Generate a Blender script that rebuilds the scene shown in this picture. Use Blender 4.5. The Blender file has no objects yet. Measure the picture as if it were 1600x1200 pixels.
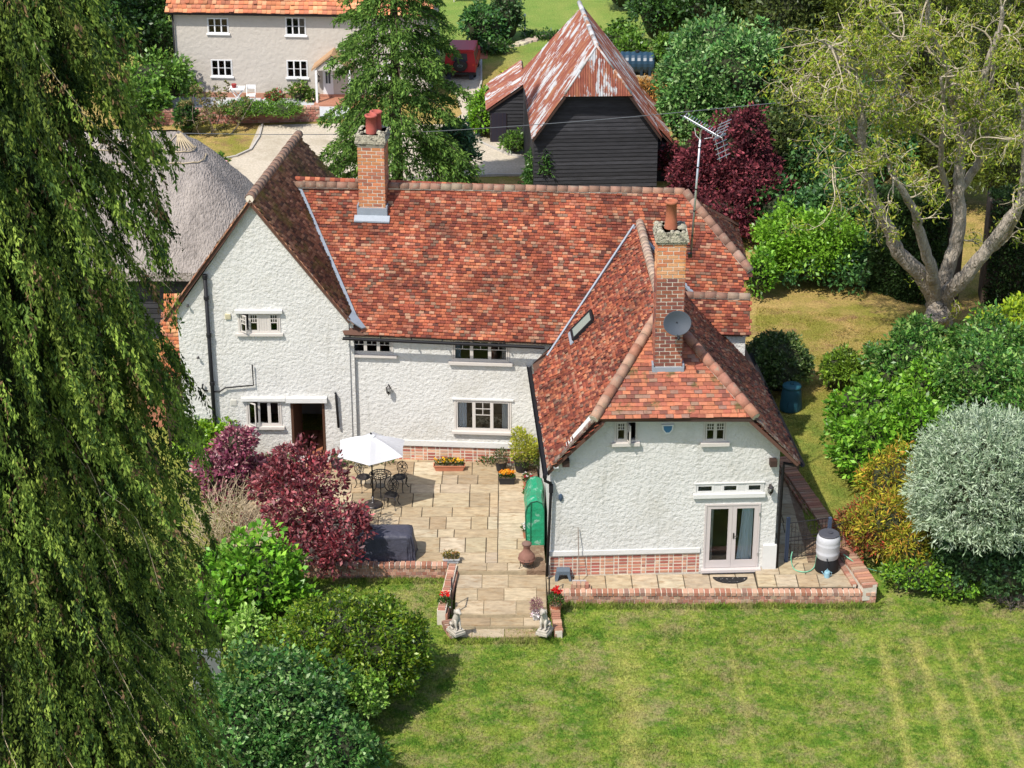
import bpy, math, random
import numpy as np
from mathutils import Matrix, Vector, noise
S = bpy.context.scene
C = S.collection
R = math.radians
rnd = random.Random(7)
NR = np.random.default_rng(11)

# ---------------------------------------------------------------- camera, sky, sun, exposure
CF, CP, CH = 3400.0, R(25.0), 31.4          # focal length in photo pixels, pitch below level, height in metres
cam = bpy.data.objects.new('camera', bpy.data.cameras.new('camera')); C.objects.link(cam); S.camera = cam
cam.location = (0, 0, CH); cam.rotation_euler = (R(90) - CP, 0, 0)
cam.data.sensor_width = 36; cam.data.lens = 36 * CF / 1600; cam.data.clip_start = 1; cam.data.clip_end = 3000
SUN = Vector((0.85, 1.0, -1.85)).normalized()
W = bpy.data.worlds.new('World'); S.world = W; W.use_nodes = True
sky = W.node_tree.nodes.new('ShaderNodeTexSky'); sky.sky_type = 'NISHITA'; sky.sun_disc = False
sky.sun_elevation = math.asin(-SUN.z); sky.sun_rotation = math.atan2(-SUN.x, -SUN.y); sky.air_density = 1.0; sky.dust_density = 1.5
bg = W.node_tree.nodes['Background']; bg.inputs['Strength'].default_value = 0.15
W.node_tree.links.new(sky.outputs[0], bg.inputs['Color'])
sl = bpy.data.objects.new('sun', bpy.data.lights.new('sun', 'SUN')); C.objects.link(sl)
sl.data.energy = 4.0; sl.data.angle = R(0.6); sl.data.color = (1.0, 0.95, 0.87)
sl.rotation_euler = SUN.to_track_quat('-Z', 'Y').to_euler(); sl.location = (-30, -30, 80)
S.view_settings.view_transform = 'Standard'; S.view_settings.look = 'None'
S.view_settings.exposure = 0.55; S.view_settings.gamma = 1; S.view_settings.use_curve_mapping = False
S.render.resolution_x = 1024; S.render.resolution_y = 768
S.render.engine = 'CYCLES'; S.cycles.max_bounces = 6; S.cycles.transparent_max_bounces = 12

# ---------------------------------------------------------------- survey helpers: photograph -> metres
def ray(px, py):
    a = (px - 800) / CF; b = (600 - py) / CF
    return Vector((a, math.cos(CP) + b * math.sin(CP), -math.sin(CP) + b * math.cos(CP)))
def atz(px, py, z=0.0):
    d = ray(px, py); t = (z - CH) / d.z; return Vector((d.x * t, d.y * t, z))
def aty(px, py, Y):
    d = ray(px, py); t = Y / d.y; return Vector((d.x * t, Y, CH + d.z * t))
def proj(x, y, z):
    z = z - CH; f = y * math.cos(CP) - z * math.sin(CP); u = y * math.sin(CP) + z * math.cos(CP)
    return 800 + CF * x / f, 600 - CF * u / f
class Frame:
    """upright plane: u to the right, d inward, z up"""
    def __init__(s, x, y, ang, z=0):
        s.o = Vector((x, y, z)); s.M = Matrix.Translation(s.o) @ Matrix.Rotation(ang, 4, 'Z')
        s.e = Vector((math.cos(ang), math.sin(ang), 0)); s.n = Vector((-math.sin(ang), math.cos(ang), 0))
    def pl(s, px, py, d=0.0):
        r = ray(px, py); o = Vector((0, 0, CH)); t = (s.o + s.n * d - o).dot(s.n) / r.dot(s.n)
        p = o + r * t; return (p - s.o).dot(s.e), p.z - s.o.z
    def rect(s, x0, y0, x1, y1, d=0.0):
        a = s.pl(x0, (y0 + y1) / 2, d)[0]; b = s.pl(x1, (y0 + y1) / 2, d)[0]
        return a, b, s.pl((x0 + x1) / 2, y1, d)[1], s.pl((x0 + x1) / 2, y0, d)[1]

# ---------------------------------------------------------------- materials
def mat(name, col=None, rough=0.8, var=0.0, vscale=3.0, bump=0.0, bscale=20.0, bdist=0.02, metal=0.0, spec=0.3,
        transl=0.0, streak=None, blot=None, blots=(1.0, 0.5, 0.62), stretch=None, coord='Position', orand=0.0, bump2=None, coat=0.0, rot=0.0):
    m = bpy.data.materials.new(name); m.use_nodes = True; nt = m.node_tree; N = nt.nodes; L = nt.links
    b = N['Principled BSDF']; b.inputs['Roughness'].default_value = rough; b.inputs['Metallic'].default_value = metal
    b.inputs['Specular IOR Level'].default_value = spec
    if coat: b.inputs['Coat Weight'].default_value = coat
    if coord == 'Position':
        vec = N.new('ShaderNodeNewGeometry').outputs['Position']
    else:
        vec = N.new('ShaderNodeTexCoord').outputs['Object']
    if stretch:
        mp = N.new('ShaderNodeMapping'); mp.inputs['Scale'].default_value = stretch; mp.inputs['Rotation'].default_value = (0, 0, rot); L.new(vec, mp.inputs['Vector']); svec = mp.outputs[0]
    else: svec = vec
    if col is None:
        at = N.new('ShaderNodeAttribute'); at.attribute_name = 'col'; c = at.outputs['Color']
    else:
        rg = N.new('ShaderNodeRGB'); rg.outputs[0].default_value = (*col, 1); c = rg.outputs[0]
    def mul(c, fac_out, lo, hi):
        mr = N.new('ShaderNodeMapRange'); mr.inputs['To Min'].default_value = lo; mr.inputs['To Max'].default_value = hi
        L.new(fac_out, mr.inputs[0]); vm = N.new('ShaderNodeVectorMath'); vm.operation = 'SCALE'
        L.new(c, vm.inputs[0]); L.new(mr.outputs[0], vm.inputs['Scale']); return vm.outputs[0]
    if var:
        nz = N.new('ShaderNodeTexNoise'); nz.inputs['Scale'].default_value = vscale; nz.inputs['Detail'].default_value = 5
        nz.inputs['Roughness'].default_value = 0.65
        L.new(svec, nz.inputs['Vector']); c = mul(c, nz.outputs[0], 1 - 2 * var, 1 + 2 * var)
    if orand:
        oi = N.new('ShaderNodeObjectInfo'); c = mul(c, oi.outputs['Random'], 1 - orand, 1 + orand)
    if blot:
        nz = N.new('ShaderNodeTexNoise'); nz.inputs['Scale'].default_value = blots[0]; nz.inputs['Detail'].default_value = 6
        nz.inputs['Roughness'].default_value = 0.7
        L.new(svec, nz.inputs['Vector'])
        mr = N.new('ShaderNodeMapRange'); mr.inputs[1].default_value = blots[1]; mr.inputs[2].default_value = blots[2]
        L.new(nz.outputs[0], mr.inputs[0])
        mx = N.new('ShaderNodeMix'); mx.data_type = 'RGBA'; L.new(mr.outputs[0], mx.inputs[0]); L.new(c, mx.inputs[6])
        mx.inputs[7].default_value = (*blot, 1); c = mx.outputs[2]
    if streak:
        mp = N.new('ShaderNodeMapping'); mp.inputs['Scale'].default_value = (5.5, 5.5, 0.35); L.new(vec, mp.inputs[0]); nz = N.new('ShaderNodeTexNoise'); nz.inputs['Scale'].default_value = 1; nz.inputs['Detail'].default_value = 5
        L.new(mp.outputs[0], nz.inputs['Vector']); mr = N.new('ShaderNodeMapRange'); mr.inputs[1].default_value = 0.60; mr.inputs[2].default_value = 0.80; mr.inputs[4].default_value = streak[1]; L.new(nz.outputs[0], mr.inputs[0])
        mx = N.new('ShaderNodeMix'); mx.data_type = 'RGBA'; L.new(mr.outputs[0], mx.inputs[0]); L.new(c, mx.inputs[6]); mx.inputs[7].default_value = (*streak[0], 1); c = mx.outputs[2]
    L.new(c, b.inputs['Base Color'])
    if bump:
        nz = N.new('ShaderNodeTexNoise'); nz.inputs['Scale'].default_value = bscale; nz.inputs['Detail'].default_value = 3
        L.new(svec, nz.inputs['Vector']); bp = N.new('ShaderNodeBump'); bp.inputs['Strength'].default_value = bump
        bp.inputs['Distance'].default_value = bdist; L.new(nz.outputs[0], bp.inputs['Height'])
        L.new(bp.outputs[0], b.inputs['Normal'])
        if bump2:
            n2 = N.new('ShaderNodeTexNoise'); n2.inputs['Scale'].default_value = bump2[0]; n2.inputs['Detail'].default_value = 2
            L.new(vec, n2.inputs['Vector']); b2 = N.new('ShaderNodeBump'); b2.inputs['Strength'].default_value = 1
            b2.inputs['Distance'].default_value = bump2[1]; L.new(n2.outputs[0], b2.inputs['Height']); L.new(b2.outputs[0], bp.inputs['Normal'])
    if transl:
        tr = N.new('ShaderNodeBsdfTranslucent'); mx = N.new('ShaderNodeMixShader'); mx.inputs[0].default_value = transl
        L.new(c, tr.inputs['Color']); L.new(b.outputs[0], mx.inputs[1]); L.new(tr.outputs[0], mx.inputs[2])
        L.new(mx.outputs[0], N['Material Output'].inputs['Surface'])
    return m
def glass_mat(name, tint=(0.8, 0.82, 0.82), gl=0.03):
    m = bpy.data.materials.new(name); m.use_nodes = True; nt = m.node_tree; N = nt.nodes; L = nt.links
    t = N.new('ShaderNodeBsdfTransparent'); t.inputs[0].default_value = (*tint, 1)
    g = N.new('ShaderNodeBsdfGlossy'); g.inputs['Roughness'].default_value = 0.03
    lw = N.new('ShaderNodeLayerWeight'); lw.inputs[0].default_value = 0.15
    ad = N.new('ShaderNodeMath'); ad.inputs[1].default_value = gl; L.new(lw.outputs['Fresnel'], ad.inputs[0])
    mx = N.new('ShaderNodeMixShader'); L.new(ad.outputs[0], mx.inputs[0]); L.new(t.outputs[0], mx.inputs[1]); L.new(g.outputs[0], mx.inputs[2])
    L.new(mx.outputs[0], N['Material Output'].inputs['Surface']); return m

M = {}
M['stucco'] = mat('stucco', (0.555, 0.545, 0.515), 0.9, var=0.06, vscale=1.2, bump=1.0, bscale=9.5, bdist=0.036, spec=0.15, blot=(0.46, 0.44, 0.39), blots=(0.9, 0.50, 0.8), bump2=(26, 0.012), streak=((.36, .35, .31), .6))
M['stucco_smooth'] = mat('stucco_smooth', (0.57, 0.56, 0.535), 0.85, var=0.05, vscale=2, bump=0.4, bscale=12, bdist=0.02, spec=0.15)
M['far_render'] = mat('far_render', (0.47, 0.43, 0.38), 0.9, var=0.04, vscale=1, bump=1.0, bscale=5, bdist=0.03, spec=0.1)
M['tile'] = mat('clay_tile', None, 0.82, var=0.22, vscale=14, bump=0.6, bscale=45, bdist=0.01, spec=0.2, blot=(0.085, 0.048, 0.036), blots=(1.7, 0.57, 0.76))
M['tile_moss'] = mat('mossy_tile', None, 0.9, var=0.2, vscale=14, bump=0.6, bscale=45, bdist=0.01, spec=0.1, blot=(0.22, 0.16, 0.045), blots=(1.1, 0.50, 0.66))
M['ridge'] = mat('ridge_clay', None, 0.85, var=0.2, vscale=7, bump=0.5, bscale=30, bdist=0.01, blot=(0.22, 0.19, 0.14), blots=(5, 0.55, 0.7))
M['deck'] = mat('roof_deck', (0.10, 0.05, 0.035), 0.9)
M['brick'] = mat('brick', None, 0.9, var=0.15, vscale=25, bump=0.5, bscale=60, bdist=0.008)
M['mortar'] = mat('mortar', (0.56, 0.50, 0.41), 0.95, var=0.15, vscale=9, bump=0.5, bscale=40, bdist=0.01)
M['lichen'] = mat('lichened_mortar', (0.36, 0.33, 0.25), 0.95, var=0.25, vscale=9, bump=1, bscale=18, bdist=0.05, blot=(0.10, 0.09, 0.07), blots=(7, 0.5, 0.6))
M['lead'] = mat('lead', (0.24, 0.27, 0.31), 0.5, var=0.12, vscale=5, spec=0.5)
M['paint'] = mat('painted_timber', (0.52, 0.48, 0.44), 0.5, var=0.03, vscale=5, spec=0.4)
M['white_paint'] = mat('white_timber', (0.68, 0.68, 0.68), 0.5, var=0.02, vscale=5, spec=0.4)
M['lilac_paint'] = mat('pale_door_paint', (0.48, 0.43, 0.41), 0.5, var=0.03, vscale=5, spec=0.4)
M['black_plastic'] = mat('black_pipe', (0.012, 0.012, 0.014), 0.6, spec=0.25)
M['black_iron'] = mat('black_iron', (0.022, 0.017, 0.016), 0.38, spec=0.6, var=0.2, vscale=20)
M['dark_wood'] = mat('dark_timber', (0.045, 0.026, 0.02), 0.7, var=0.2, vscale=10)
M['brown_wood'] = mat('brown_door', (0.075, 0.035, 0.02), 0.6, var=0.15, vscale=10)
M['inside'] = mat('interior_wall', (0.36, 0.32, 0.27), 0.9)
M['glass'] = glass_mat('window_glass')
M['slab'] = mat('sandstone', None, 0.85, var=0.34, vscale=2.4, stretch=(1.3, 3.4, 1.0), rot=.5, bump=0.35, bscale=9, bdist=0.012, blot=(0.24, 0.15, 0.07), blots=(1.9, 0.52, 0.72), orand=0.10)
M['joint'] = mat('slab_joint', (0.10, 0.08, 0.055), 0.95, var=0.2, vscale=12)
M['gravel'] = mat('gravel_stone', (0.46, 0.40, 0.31), 0.95, var=0.30, vscale=11, bump=0.8, bscale=30, bdist=0.03, blot=(0.32, 0.27, 0.19), blots=(0.5, 0.48, 0.72))
M['kerb'] = mat('kerb_stone', (0.40, 0.37, 0.33), 0.9, var=0.15, vscale=10, bump=0.4, bscale=20, bdist=0.01)
M['earth'] = mat('earth', (0.17, 0.11, 0.07), 0.95, var=0.25, vscale=5, bump=1, bscale=14, bdist=0.04, blot=(0.30, 0.24, 0.16), blots=(3, 0.5, 0.7))
M['leaf'] = mat('leaf', None, 0.42, transl=0.28, spec=0.45)
M['leafm'] = mat('matt_leaf', None, 0.75, transl=0.30, spec=0.15)
M['petal'] = mat('petal', None, 0.6, transl=0.3, spec=0.2)
M['bark'] = mat('bark', (0.23, 0.185, 0.145), 0.9, var=0.38, vscale=5, bump=1, bscale=6, bdist=0.16, blot=(0.30, 0.25, 0.19), blots=(1.5, 0.5, 0.65), stretch=(2, 2, 0.7))
M['barkd'] = mat('dark_bark', (0.08, 0.055, 0.04), 0.9, var=0.25, vscale=5)
M['core'] = mat('crown_shade', (0.030, 0.034, 0.016), 0.95, var=0.3, vscale=6)  # shade of crown interiors put into the colour of a solid core
M['palebark'] = mat('pale_bark', (0.40, 0.34, 0.24), 0.85, var=0.2, vscale=5)
M['bark_pale'] = mat('pale_ridged_bark', (0.33, 0.285, 0.23), 0.9, var=0.42, vscale=5, bump=1, bscale=6, bdist=0.16, stretch=(2, 2, .6), blot=(.17, .13, .09), blots=(1.6, .55, .68))
M['twig'] = mat('pale_twig', (0.42, 0.34, 0.22), 0.85, var=0.15, vscale=5)
M['board'] = mat('black_board', (0.027, 0.027, 0.031), 0.75, var=0.42, vscale=2.2, stretch=(1, 1, 6), spec=0.3, orand=0.3)
M['attr'] = mat('coloured', None, 0.6, var=0.05, vscale=8, spec=0.35)
M['gloss'] = mat('glossy', None, 0.32, spec=0.4)
M['cloth'] = mat('cloth', None, 0.8, var=0.04, vscale=5, bump=0.3, bscale=12, bdist=0.01)
M['thatch'] = mat('thatch', (0.235, 0.205, 0.185), 0.95, var=0.42, vscale=9, bump=1, bscale=17, bdist=0.11, stretch=(1, 0.5, 0.5), blot=(0.33, 0.29, 0.26), blots=(1.1, 0.42, 0.66))
M['terra'] = mat('terracotta', None, 0.85, var=0.12, vscale=9, spec=0.2)
M['stone'] = mat('statue_stone', (0.42, 0.38, 0.32), 0.9, var=0.22, vscale=9, bump=0.7, bscale=30, bdist=0.01, blot=(0.2, 0.17, 0.13), blots=(8, 0.55, 0.68))
M['galv'] = mat('galvanised', (0.45, 0.46, 0.48), 0.35, metal=0.7, spec=0.5)
M['far_tile'] = mat('pantile', None, 0.8, var=0.1, vscale=9)

def tin_mat():
    m = bpy.data.materials.new('rusty_tin'); m.use_nodes = True; nt = m.node_tree; N = nt.nodes; L = nt.links
    b = N['Principled BSDF']; b.inputs['Roughness'].default_value = 0.6; b.inputs['Specular IOR Level'].default_value = 0.3
    tc = N.new('ShaderNodeTexCoord').outputs['Object']
    def noi(sc, st, det=4, rough=0.6):
        mp = N.new('ShaderNodeMapping'); mp.inputs['Scale'].default_value = st; L.new(tc, mp.inputs[0])
        n = N.new('ShaderNodeTexNoise'); n.inputs['Scale'].default_value = sc; n.inputs['Detail'].default_value = det; n.inputs['Roughness'].default_value = rough
        L.new(mp.outputs[0], n.inputs['Vector']); return n.outputs[0]
    a = noi(0.9, (1.1, 0.5, 1), 6, 0.72); f = noi(1.0, (9, 1.0, 1), 3)
    ad = N.new('ShaderNodeMath'); ad.operation = 'ADD'; L.new(a, ad.inputs[0])
    sc = N.new('ShaderNodeMath'); sc.operation = 'MULTIPLY'; sc.inputs[1].default_value = 0.42; L.new(f, sc.inputs[0]); L.new(sc.outputs[0], ad.inputs[1])
    mr = N.new('ShaderNodeMapRange'); mr.inputs[1].default_value = 0.725; mr.inputs[2].default_value = 0.775; L.new(ad.outputs[0], mr.inputs[0])
    rr = N.new('ShaderNodeValToRGB'); L.new(noi(1.6, (2, 0.6, 1), 4), rr.inputs[0])
    e = rr.color_ramp.elements; e[0].position = 0.35; e[0].color = (0.17, 0.045, 0.030, 1); e[1].position = 0.7; e[1].color = (0.32, 0.15, 0.07, 1)
    e.new(0.52).color = (0.23, 0.075, 0.045, 1)
    mx = N.new('ShaderNodeMix'); mx.data_type = 'RGBA'; L.new(mr.outputs[0], mx.inputs[0]); L.new(rr.outputs[0], mx.inputs[6]); mx.inputs[7].default_value = (0.40, 0.41, 0.42, 1)
    L.new(mx.outputs[2], b.inputs['Base Color']); return m
M['tin'] = tin_mat()

def lawn_mat(name, blades=False):
    m = bpy.data.materials.new(name); m.use_nodes = True; nt = m.node_tree; N = nt.nodes; L = nt.links
    b = N['Principled BSDF']; b.inputs['Roughness'].default_value = 0.9; b.inputs['Specular IOR Level'].default_value = 0.1
    pos = N.new('ShaderNodeNewGeometry').outputs['Position']
    sx = N.new('ShaderNodeSeparateXYZ'); L.new(pos, sx.inputs[0])
    cb = N.new('ShaderNodeCombineXYZ'); L.new(sx.outputs[0], cb.inputs[0]); L.new(sx.outputs[1], cb.inputs[1]); flat = cb.outputs[0]
    def noi(sc, det=5, rough=0.65, off=0, st=None):
        mp = N.new('ShaderNodeMapping'); mp.inputs['Location'].default_value = (off, off * 1.7, 0); L.new(flat, mp.inputs[0])
        if st: mp.inputs['Scale'].default_value = st
        n = N.new('ShaderNodeTexNoise'); n.inputs['Scale'].default_value = sc; n.inputs['Detail'].default_value = det; n.inputs['Roughness'].default_value = rough
        L.new(mp.outputs[0], n.inputs['Vector']); return n.outputs[0]
    def math_(op, a, bb, clamp=False):
        q = N.new('ShaderNodeMath'); q.operation = op; q.use_clamp = clamp
        for i, v in enumerate((a, bb)):
            if isinstance(v, (int, float)): q.inputs[i].default_value = v
            elif v is not None: L.new(v, q.inputs[i])
        return q.outputs[0]
    def rng(v, a, bb, c=0.0, d=1.0):
        q = N.new('ShaderNodeMapRange'); L.new(v, q.inputs[0])
        for i, k in enumerate((a, bb, c, d)): q.inputs[i + 1].default_value = k
        return q.outputs[0]
    def mix(f, c1, c2):
        q = N.new('ShaderNodeMix'); q.data_type = 'RGBA'
        if isinstance(f, (int, float)): q.inputs[0].default_value = f
        else: L.new(f, q.inputs[0])
        for i, c in ((6, c1), (7, c2)):
            if isinstance(c, tuple): q.inputs[i].default_value = (*c, 1)
            else: L.new(c, q.inputs[i])
        return q.outputs[2]
    X, Y = sx.outputs[0], sx.outputs[1]
    c = mix(rng(noi(0.9, 6, 0.75), 0.42, 0.58), (0.080, 0.160, 0.016), (0.185, 0.245, 0.034))
    c = mix(rng(noi(2.6, 6, 0.8, 9), 0.48, 0.62, 0, .85), c, (0.060, 0.130, 0.016))
    c = mix(rng(noi(2.2, 6, 0.8, 77), 0.50, 0.62, 0, .8), c, (0.27, 0.285, 0.060))
    c = mix(rng(noi(0.8, 6, 0.85, 31), 0.48, 0.62, 0, 0.80), c, (0.27, 0.225, 0.105))
    c = mix(rng(noi(1.6, 6, 0.8, 47), 0.60, 0.68, 0, 0.5), c, (0.20, 0.15, 0.075))
    # wheel and mower lines across the front lawn
    tot = None
    wob = math_('MULTIPLY', math_('SUBTRACT', noi(0.5, 2, 0.5, 5), 0.5), 0.35)
    for x0, x1, w, s in ((10.20, 10.02, .14, 1), (11.15, 11.22, .14, 1), (12.0, 12.1, .11, .8), (12.7, 12.85, .1, .7), (3.15, 3.05, .30, .8), (6.0, 6.2, .10, .55), (4.7, 4.6, .12, .3)):
        k = (x0 - x1) / 5.5
        lx = math_('ADD', math_('MULTIPLY', math_('SUBTRACT', Y, 45.4), k), x1)
        dd = math_('ABSOLUTE', math_('SUBTRACT', math_('ADD', X, wob), lx), None)
        g = rng(dd, w * 0.1, w * 1.7, s, 0.0); tot = g if tot is None else math_('MAXIMUM', tot, g)
    tot = math_('MULTIPLY', tot, rng(noi(2.6, 6, 0.8, 3), 0.36, 0.62, .15, .95)); tot = math_('MULTIPLY', tot, rng(Y, 50.8, 52.3, 1, 0))
    c = mix(tot, c, (0.38, 0.35, 0.10))
    # dry orange-brown turf of the side lawn and the far lawn, lush field beyond
    dry = mix(rng(noi(0.45, 6, 0.7, 13), 0.42, 0.60), (0.20, 0.185, 0.035), (0.36, 0.25, 0.09))
    dry = mix(rng(noi(0.7, 5, 0.7, 23), 0.55, 0.66, 0, 0.8), dry, (0.23, 0.13, 0.07))
    c = mix(rng(Y, 60.5, 65), c, dry)
    side = mix(rng(noi(1.2, 5, 0.7, 19), 0.4, 0.62), (0.13, 0.17, 0.03), (0.24, 0.23, 0.05))
    c = mix(math_('MULTIPLY', rng(Y, 55, 57), rng(Y, 66.5, 63.5)), c, side)
    grn = mix(rng(noi(0.35, 5, 0.7, 29), 0.4, 0.62), (0.14, 0.22, 0.04), (0.22, 0.26, 0.06))
    c = mix(rng(math_('ADD', Y, math_('MULTIPLY', noi(0.3, 3, 0.6, 2), 10)), 108, 113), c, grn)
    mot = noi(14, 4, 0.8, 7, (1, 0.7, 1)); vm = N.new('ShaderNodeVectorMath'); vm.operation = 'SCALE'; L.new(c, vm.inputs[0])
    L.new(rng(mot, 0.28, 0.72, 0.45, 1.55), vm.inputs['Scale']); c = vm.outputs[0]
    if blades:
        vm = N.new('ShaderNodeVectorMath'); vm.operation = 'SCALE'; L.new(c, vm.inputs[0]); vm.inputs['Scale'].default_value = 1.25; c = vm.outputs[0]
        tr = N.new('ShaderNodeBsdfTranslucent'); ms = N.new('ShaderNodeMixShader'); ms.inputs[0].default_value = 0.3
        L.new(c, tr.inputs[0]); L.new(b.outputs[0], ms.inputs[1]); L.new(tr.outputs[0], ms.inputs[2]); L.new(ms.outputs[0], N['Material Output'].inputs['Surface'])
    L.new(c, b.inputs['Base Color'])
    if not blades:
        bp = N.new('ShaderNodeBump'); bp.inputs['Distance'].default_value = 0.05; L.new(noi(16, 4, 0.7, 1), bp.inputs['Height']); L.new(bp.outputs[0], b.inputs['Normal'])
    return m
M['lawn'] = lawn_mat('lawn_turf'); M['blade'] = lawn_mat('grass_blade', True)

# ---------------------------------------------------------------- mesh helpers
class MB:
    def __init__(s, M=None): s.v = []; s.f = []; s.c = []; s.M = M
    def add(s, vs, fs, col=(.5, .5, .5), X=None):
        k = len(s.v)
        for v in vs:
            v = Vector(v)
            if X is not None: v = X @ v
            s.v.append(v)
        for f in fs: s.f.append([i + k for i in f]); s.c.append(col)
    def box(s, x0, x1, y0, y1, z0, z1, col=(.5, .5, .5), X=None, skip=''):
        vs = [(x0, y0, z0), (x1, y0, z0), (x1, y1, z0), (x0, y1, z0), (x0, y0, z1), (x1, y0, z1), (x1, y1, z1), (x0, y1, z1)]
        fs = dict(b=(0, 3, 2, 1), t=(4, 5, 6, 7), f=(0, 1, 5, 4), r=(1, 2, 6, 5), k=(2, 3, 7, 6), l=(3, 0, 4, 7))
        s.add(vs, [fs[q] for q in fs if q not in skip], col, X)
    def tube(s, pts, r, seg=6, col=(.5, .5, .5), cap=True, X=None):
        pts = [Vector(p) for p in pts]; n = len(pts)
        if n < 2: return
        rs = r if isinstance(r, (list, tuple)) else [r] * n
        vs = []; up = Vector((0.13, 0.29, 1)).normalized()
        for i, p in enumerate(pts):
            t = (pts[min(i + 1, n - 1)] - pts[max(i - 1, 0)])
            t = t.normalized() if t.length > 1e-9 else Vector((0, 0, 1))
            a = t.cross(up)
            if a.length < 0.2: a = t.cross(Vector((1, 0.1, 0)))
            a.normalize(); b = t.cross(a)
            for k in range(seg):
                q = 2 * math.pi * k / seg; vs.append(p + (a * math.cos(q) + b * math.sin(q)) * rs[i])
        fs = [(i * seg + k, i * seg + (k + 1) % seg, (i + 1) * seg + (k + 1) % seg, (i + 1) * seg + k) for i in range(n - 1) for k in range(seg)]
        if cap: fs += [tuple(range(seg))[::-1], tuple((n - 1) * seg + k for k in range(seg))]
        s.add(vs, fs, col, X)
    def lathe(s, prof, seg=16, c=(0, 0, 0), col=(.5, .5, .5), X=None, cap=True, sx=1, sy=1):
        vs = [(c[0] + sx * r * math.cos(2 * math.pi * k / seg), c[1] + sy * r * math.sin(2 * math.pi * k / seg), c[2] + z) for r, z in prof for k in range(seg)]
        n = len(prof)
        fs = [(i * seg + k, i * seg + (k + 1) % seg, (i + 1) * seg + (k + 1) % seg, (i + 1) * seg + k) for i in range(n - 1) for k in range(seg)]
        if cap: fs += [tuple(range(seg))[::-1], tuple((n - 1) * seg + k for k in range(seg))]
        s.add(vs, fs, col, X)
    def prism(s, poly, ext, col=(.5, .5, .5), X=None):
        """polygon points (3D) extruded along vector ext"""
        n = len(poly); e = Vector(ext); vs = [Vector(p) for p in poly] + [Vector(p) + e for p in poly]
        fs = [tuple(range(n))[::-1], tuple(range(n, 2 * n))] + [(i, (i + 1) % n, n + (i + 1) % n, n + i) for i in range(n)]
        s.add(vs, fs, col, X)
    def mesh(s, name, smooth=False):
        me = bpy.data.meshes.new(name); me.from_pydata([tuple(v) for v in s.v], [], s.f)
        a = me.attributes.new('col', 'FLOAT_COLOR', 'FACE'); a.data.foreach_set('color', np.array([(*c, 1) for c in s.c], dtype=np.float32).ravel())
        if smooth: me.polygons.foreach_set('use_smooth', [True] * len(me.polygons))
        return me
def npmesh(name, V, F, col, smooth=False):
    """V (n,3), F (m,k) constant k, col per vertex (n,3)"""
    me = bpy.data.meshes.new(name); n, m, k = len(V), len(F), F.shape[1]
    me.vertices.add(n); me.vertices.foreach_set('co', np.asarray(V, dtype=np.float32).ravel())
    me.loops.add(m * k); me.loops.foreach_set('vertex_index', np.asarray(F, dtype=np.int32).ravel())
    me.polygons.add(m); me.polygons.foreach_set('loop_start', np.arange(0, m * k, k, dtype=np.int32))
    a = me.attributes.new('col', 'FLOAT_COLOR', 'POINT'); cc = np.ones((n, 4), dtype=np.float32); cc[:, :3] = col; a.data.foreach_set('color', cc.ravel())
    if smooth: me.polygons.foreach_set('use_smooth', np.ones(m, dtype=bool))
    me.update(calc_edges=True); return me
ABS = {}
def obj(name, mb, material, parent=None, M4=None, kind=None, label=None, smooth=False, rel=False):
    """rel=True: geometry is in the parent's own space; else in world space (or in M4's space)"""
    me = mb if isinstance(mb, bpy.types.Mesh) else mb.mesh(name, smooth)
    o = bpy.data.objects.new(name, me); C.objects.link(o)
    if material is not None and not me.materials: me.materials.append(material)
    if parent is not None:
        o.parent = parent
        if not rel: o.matrix_parent_inverse = ABS[parent.name].inverted()
    A = M4 if M4 is not None else Matrix.Identity(4)
    o.matrix_basis = A
    ABS[o.name] = (ABS[parent.name] @ A) if (parent is not None and rel) else A
    if kind: o['kind'] = kind
    if label: o['label'] = label
    return o
def thing(name, label, cat, loc=(0, 0, 0), rz=0.0, group=None):
    o = bpy.data.objects.new(name, None); C.objects.link(o); o.empty_display_size = 0.2
    o.location = loc; o.rotation_euler = (0, 0, rz); o['label'] = label; o['category'] = cat
    if group: o['group'] = group
    ABS[o.name] = Matrix.Translation(Vector(loc)) @ Matrix.Rotation(rz, 4, 'Z'); return o
def tag(o, label, cat, group=None):
    o['label'] = label; o['category'] = cat
    if group: o['group'] = group
    return o
def copy_tree(o, loc, rz=0.0, label=None):
    c = o.copy(); C.objects.link(c); c.location = loc; c.rotation_euler = (0, 0, rz)
    if label: c['label'] = label
    for ch in [q for q in bpy.data.objects if q.parent == o]:
        d = ch.copy(); C.objects.link(d); d.parent = c
        for g in [q for q in bpy.data.objects if q.parent == ch]:
            e = g.copy(); C.objects.link(e); e.parent = d
    ABS[c.name] = Matrix.Translation(Vector(loc)) @ Matrix.Rotation(rz, 4, 'Z'); return c
def jit(c, a=0.12, r=rnd):
    k = 1 + r.uniform(-a, a); return tuple(max(0.0, x * k * (1 + r.uniform(-a * .3, a * .3))) for x in c)

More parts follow.
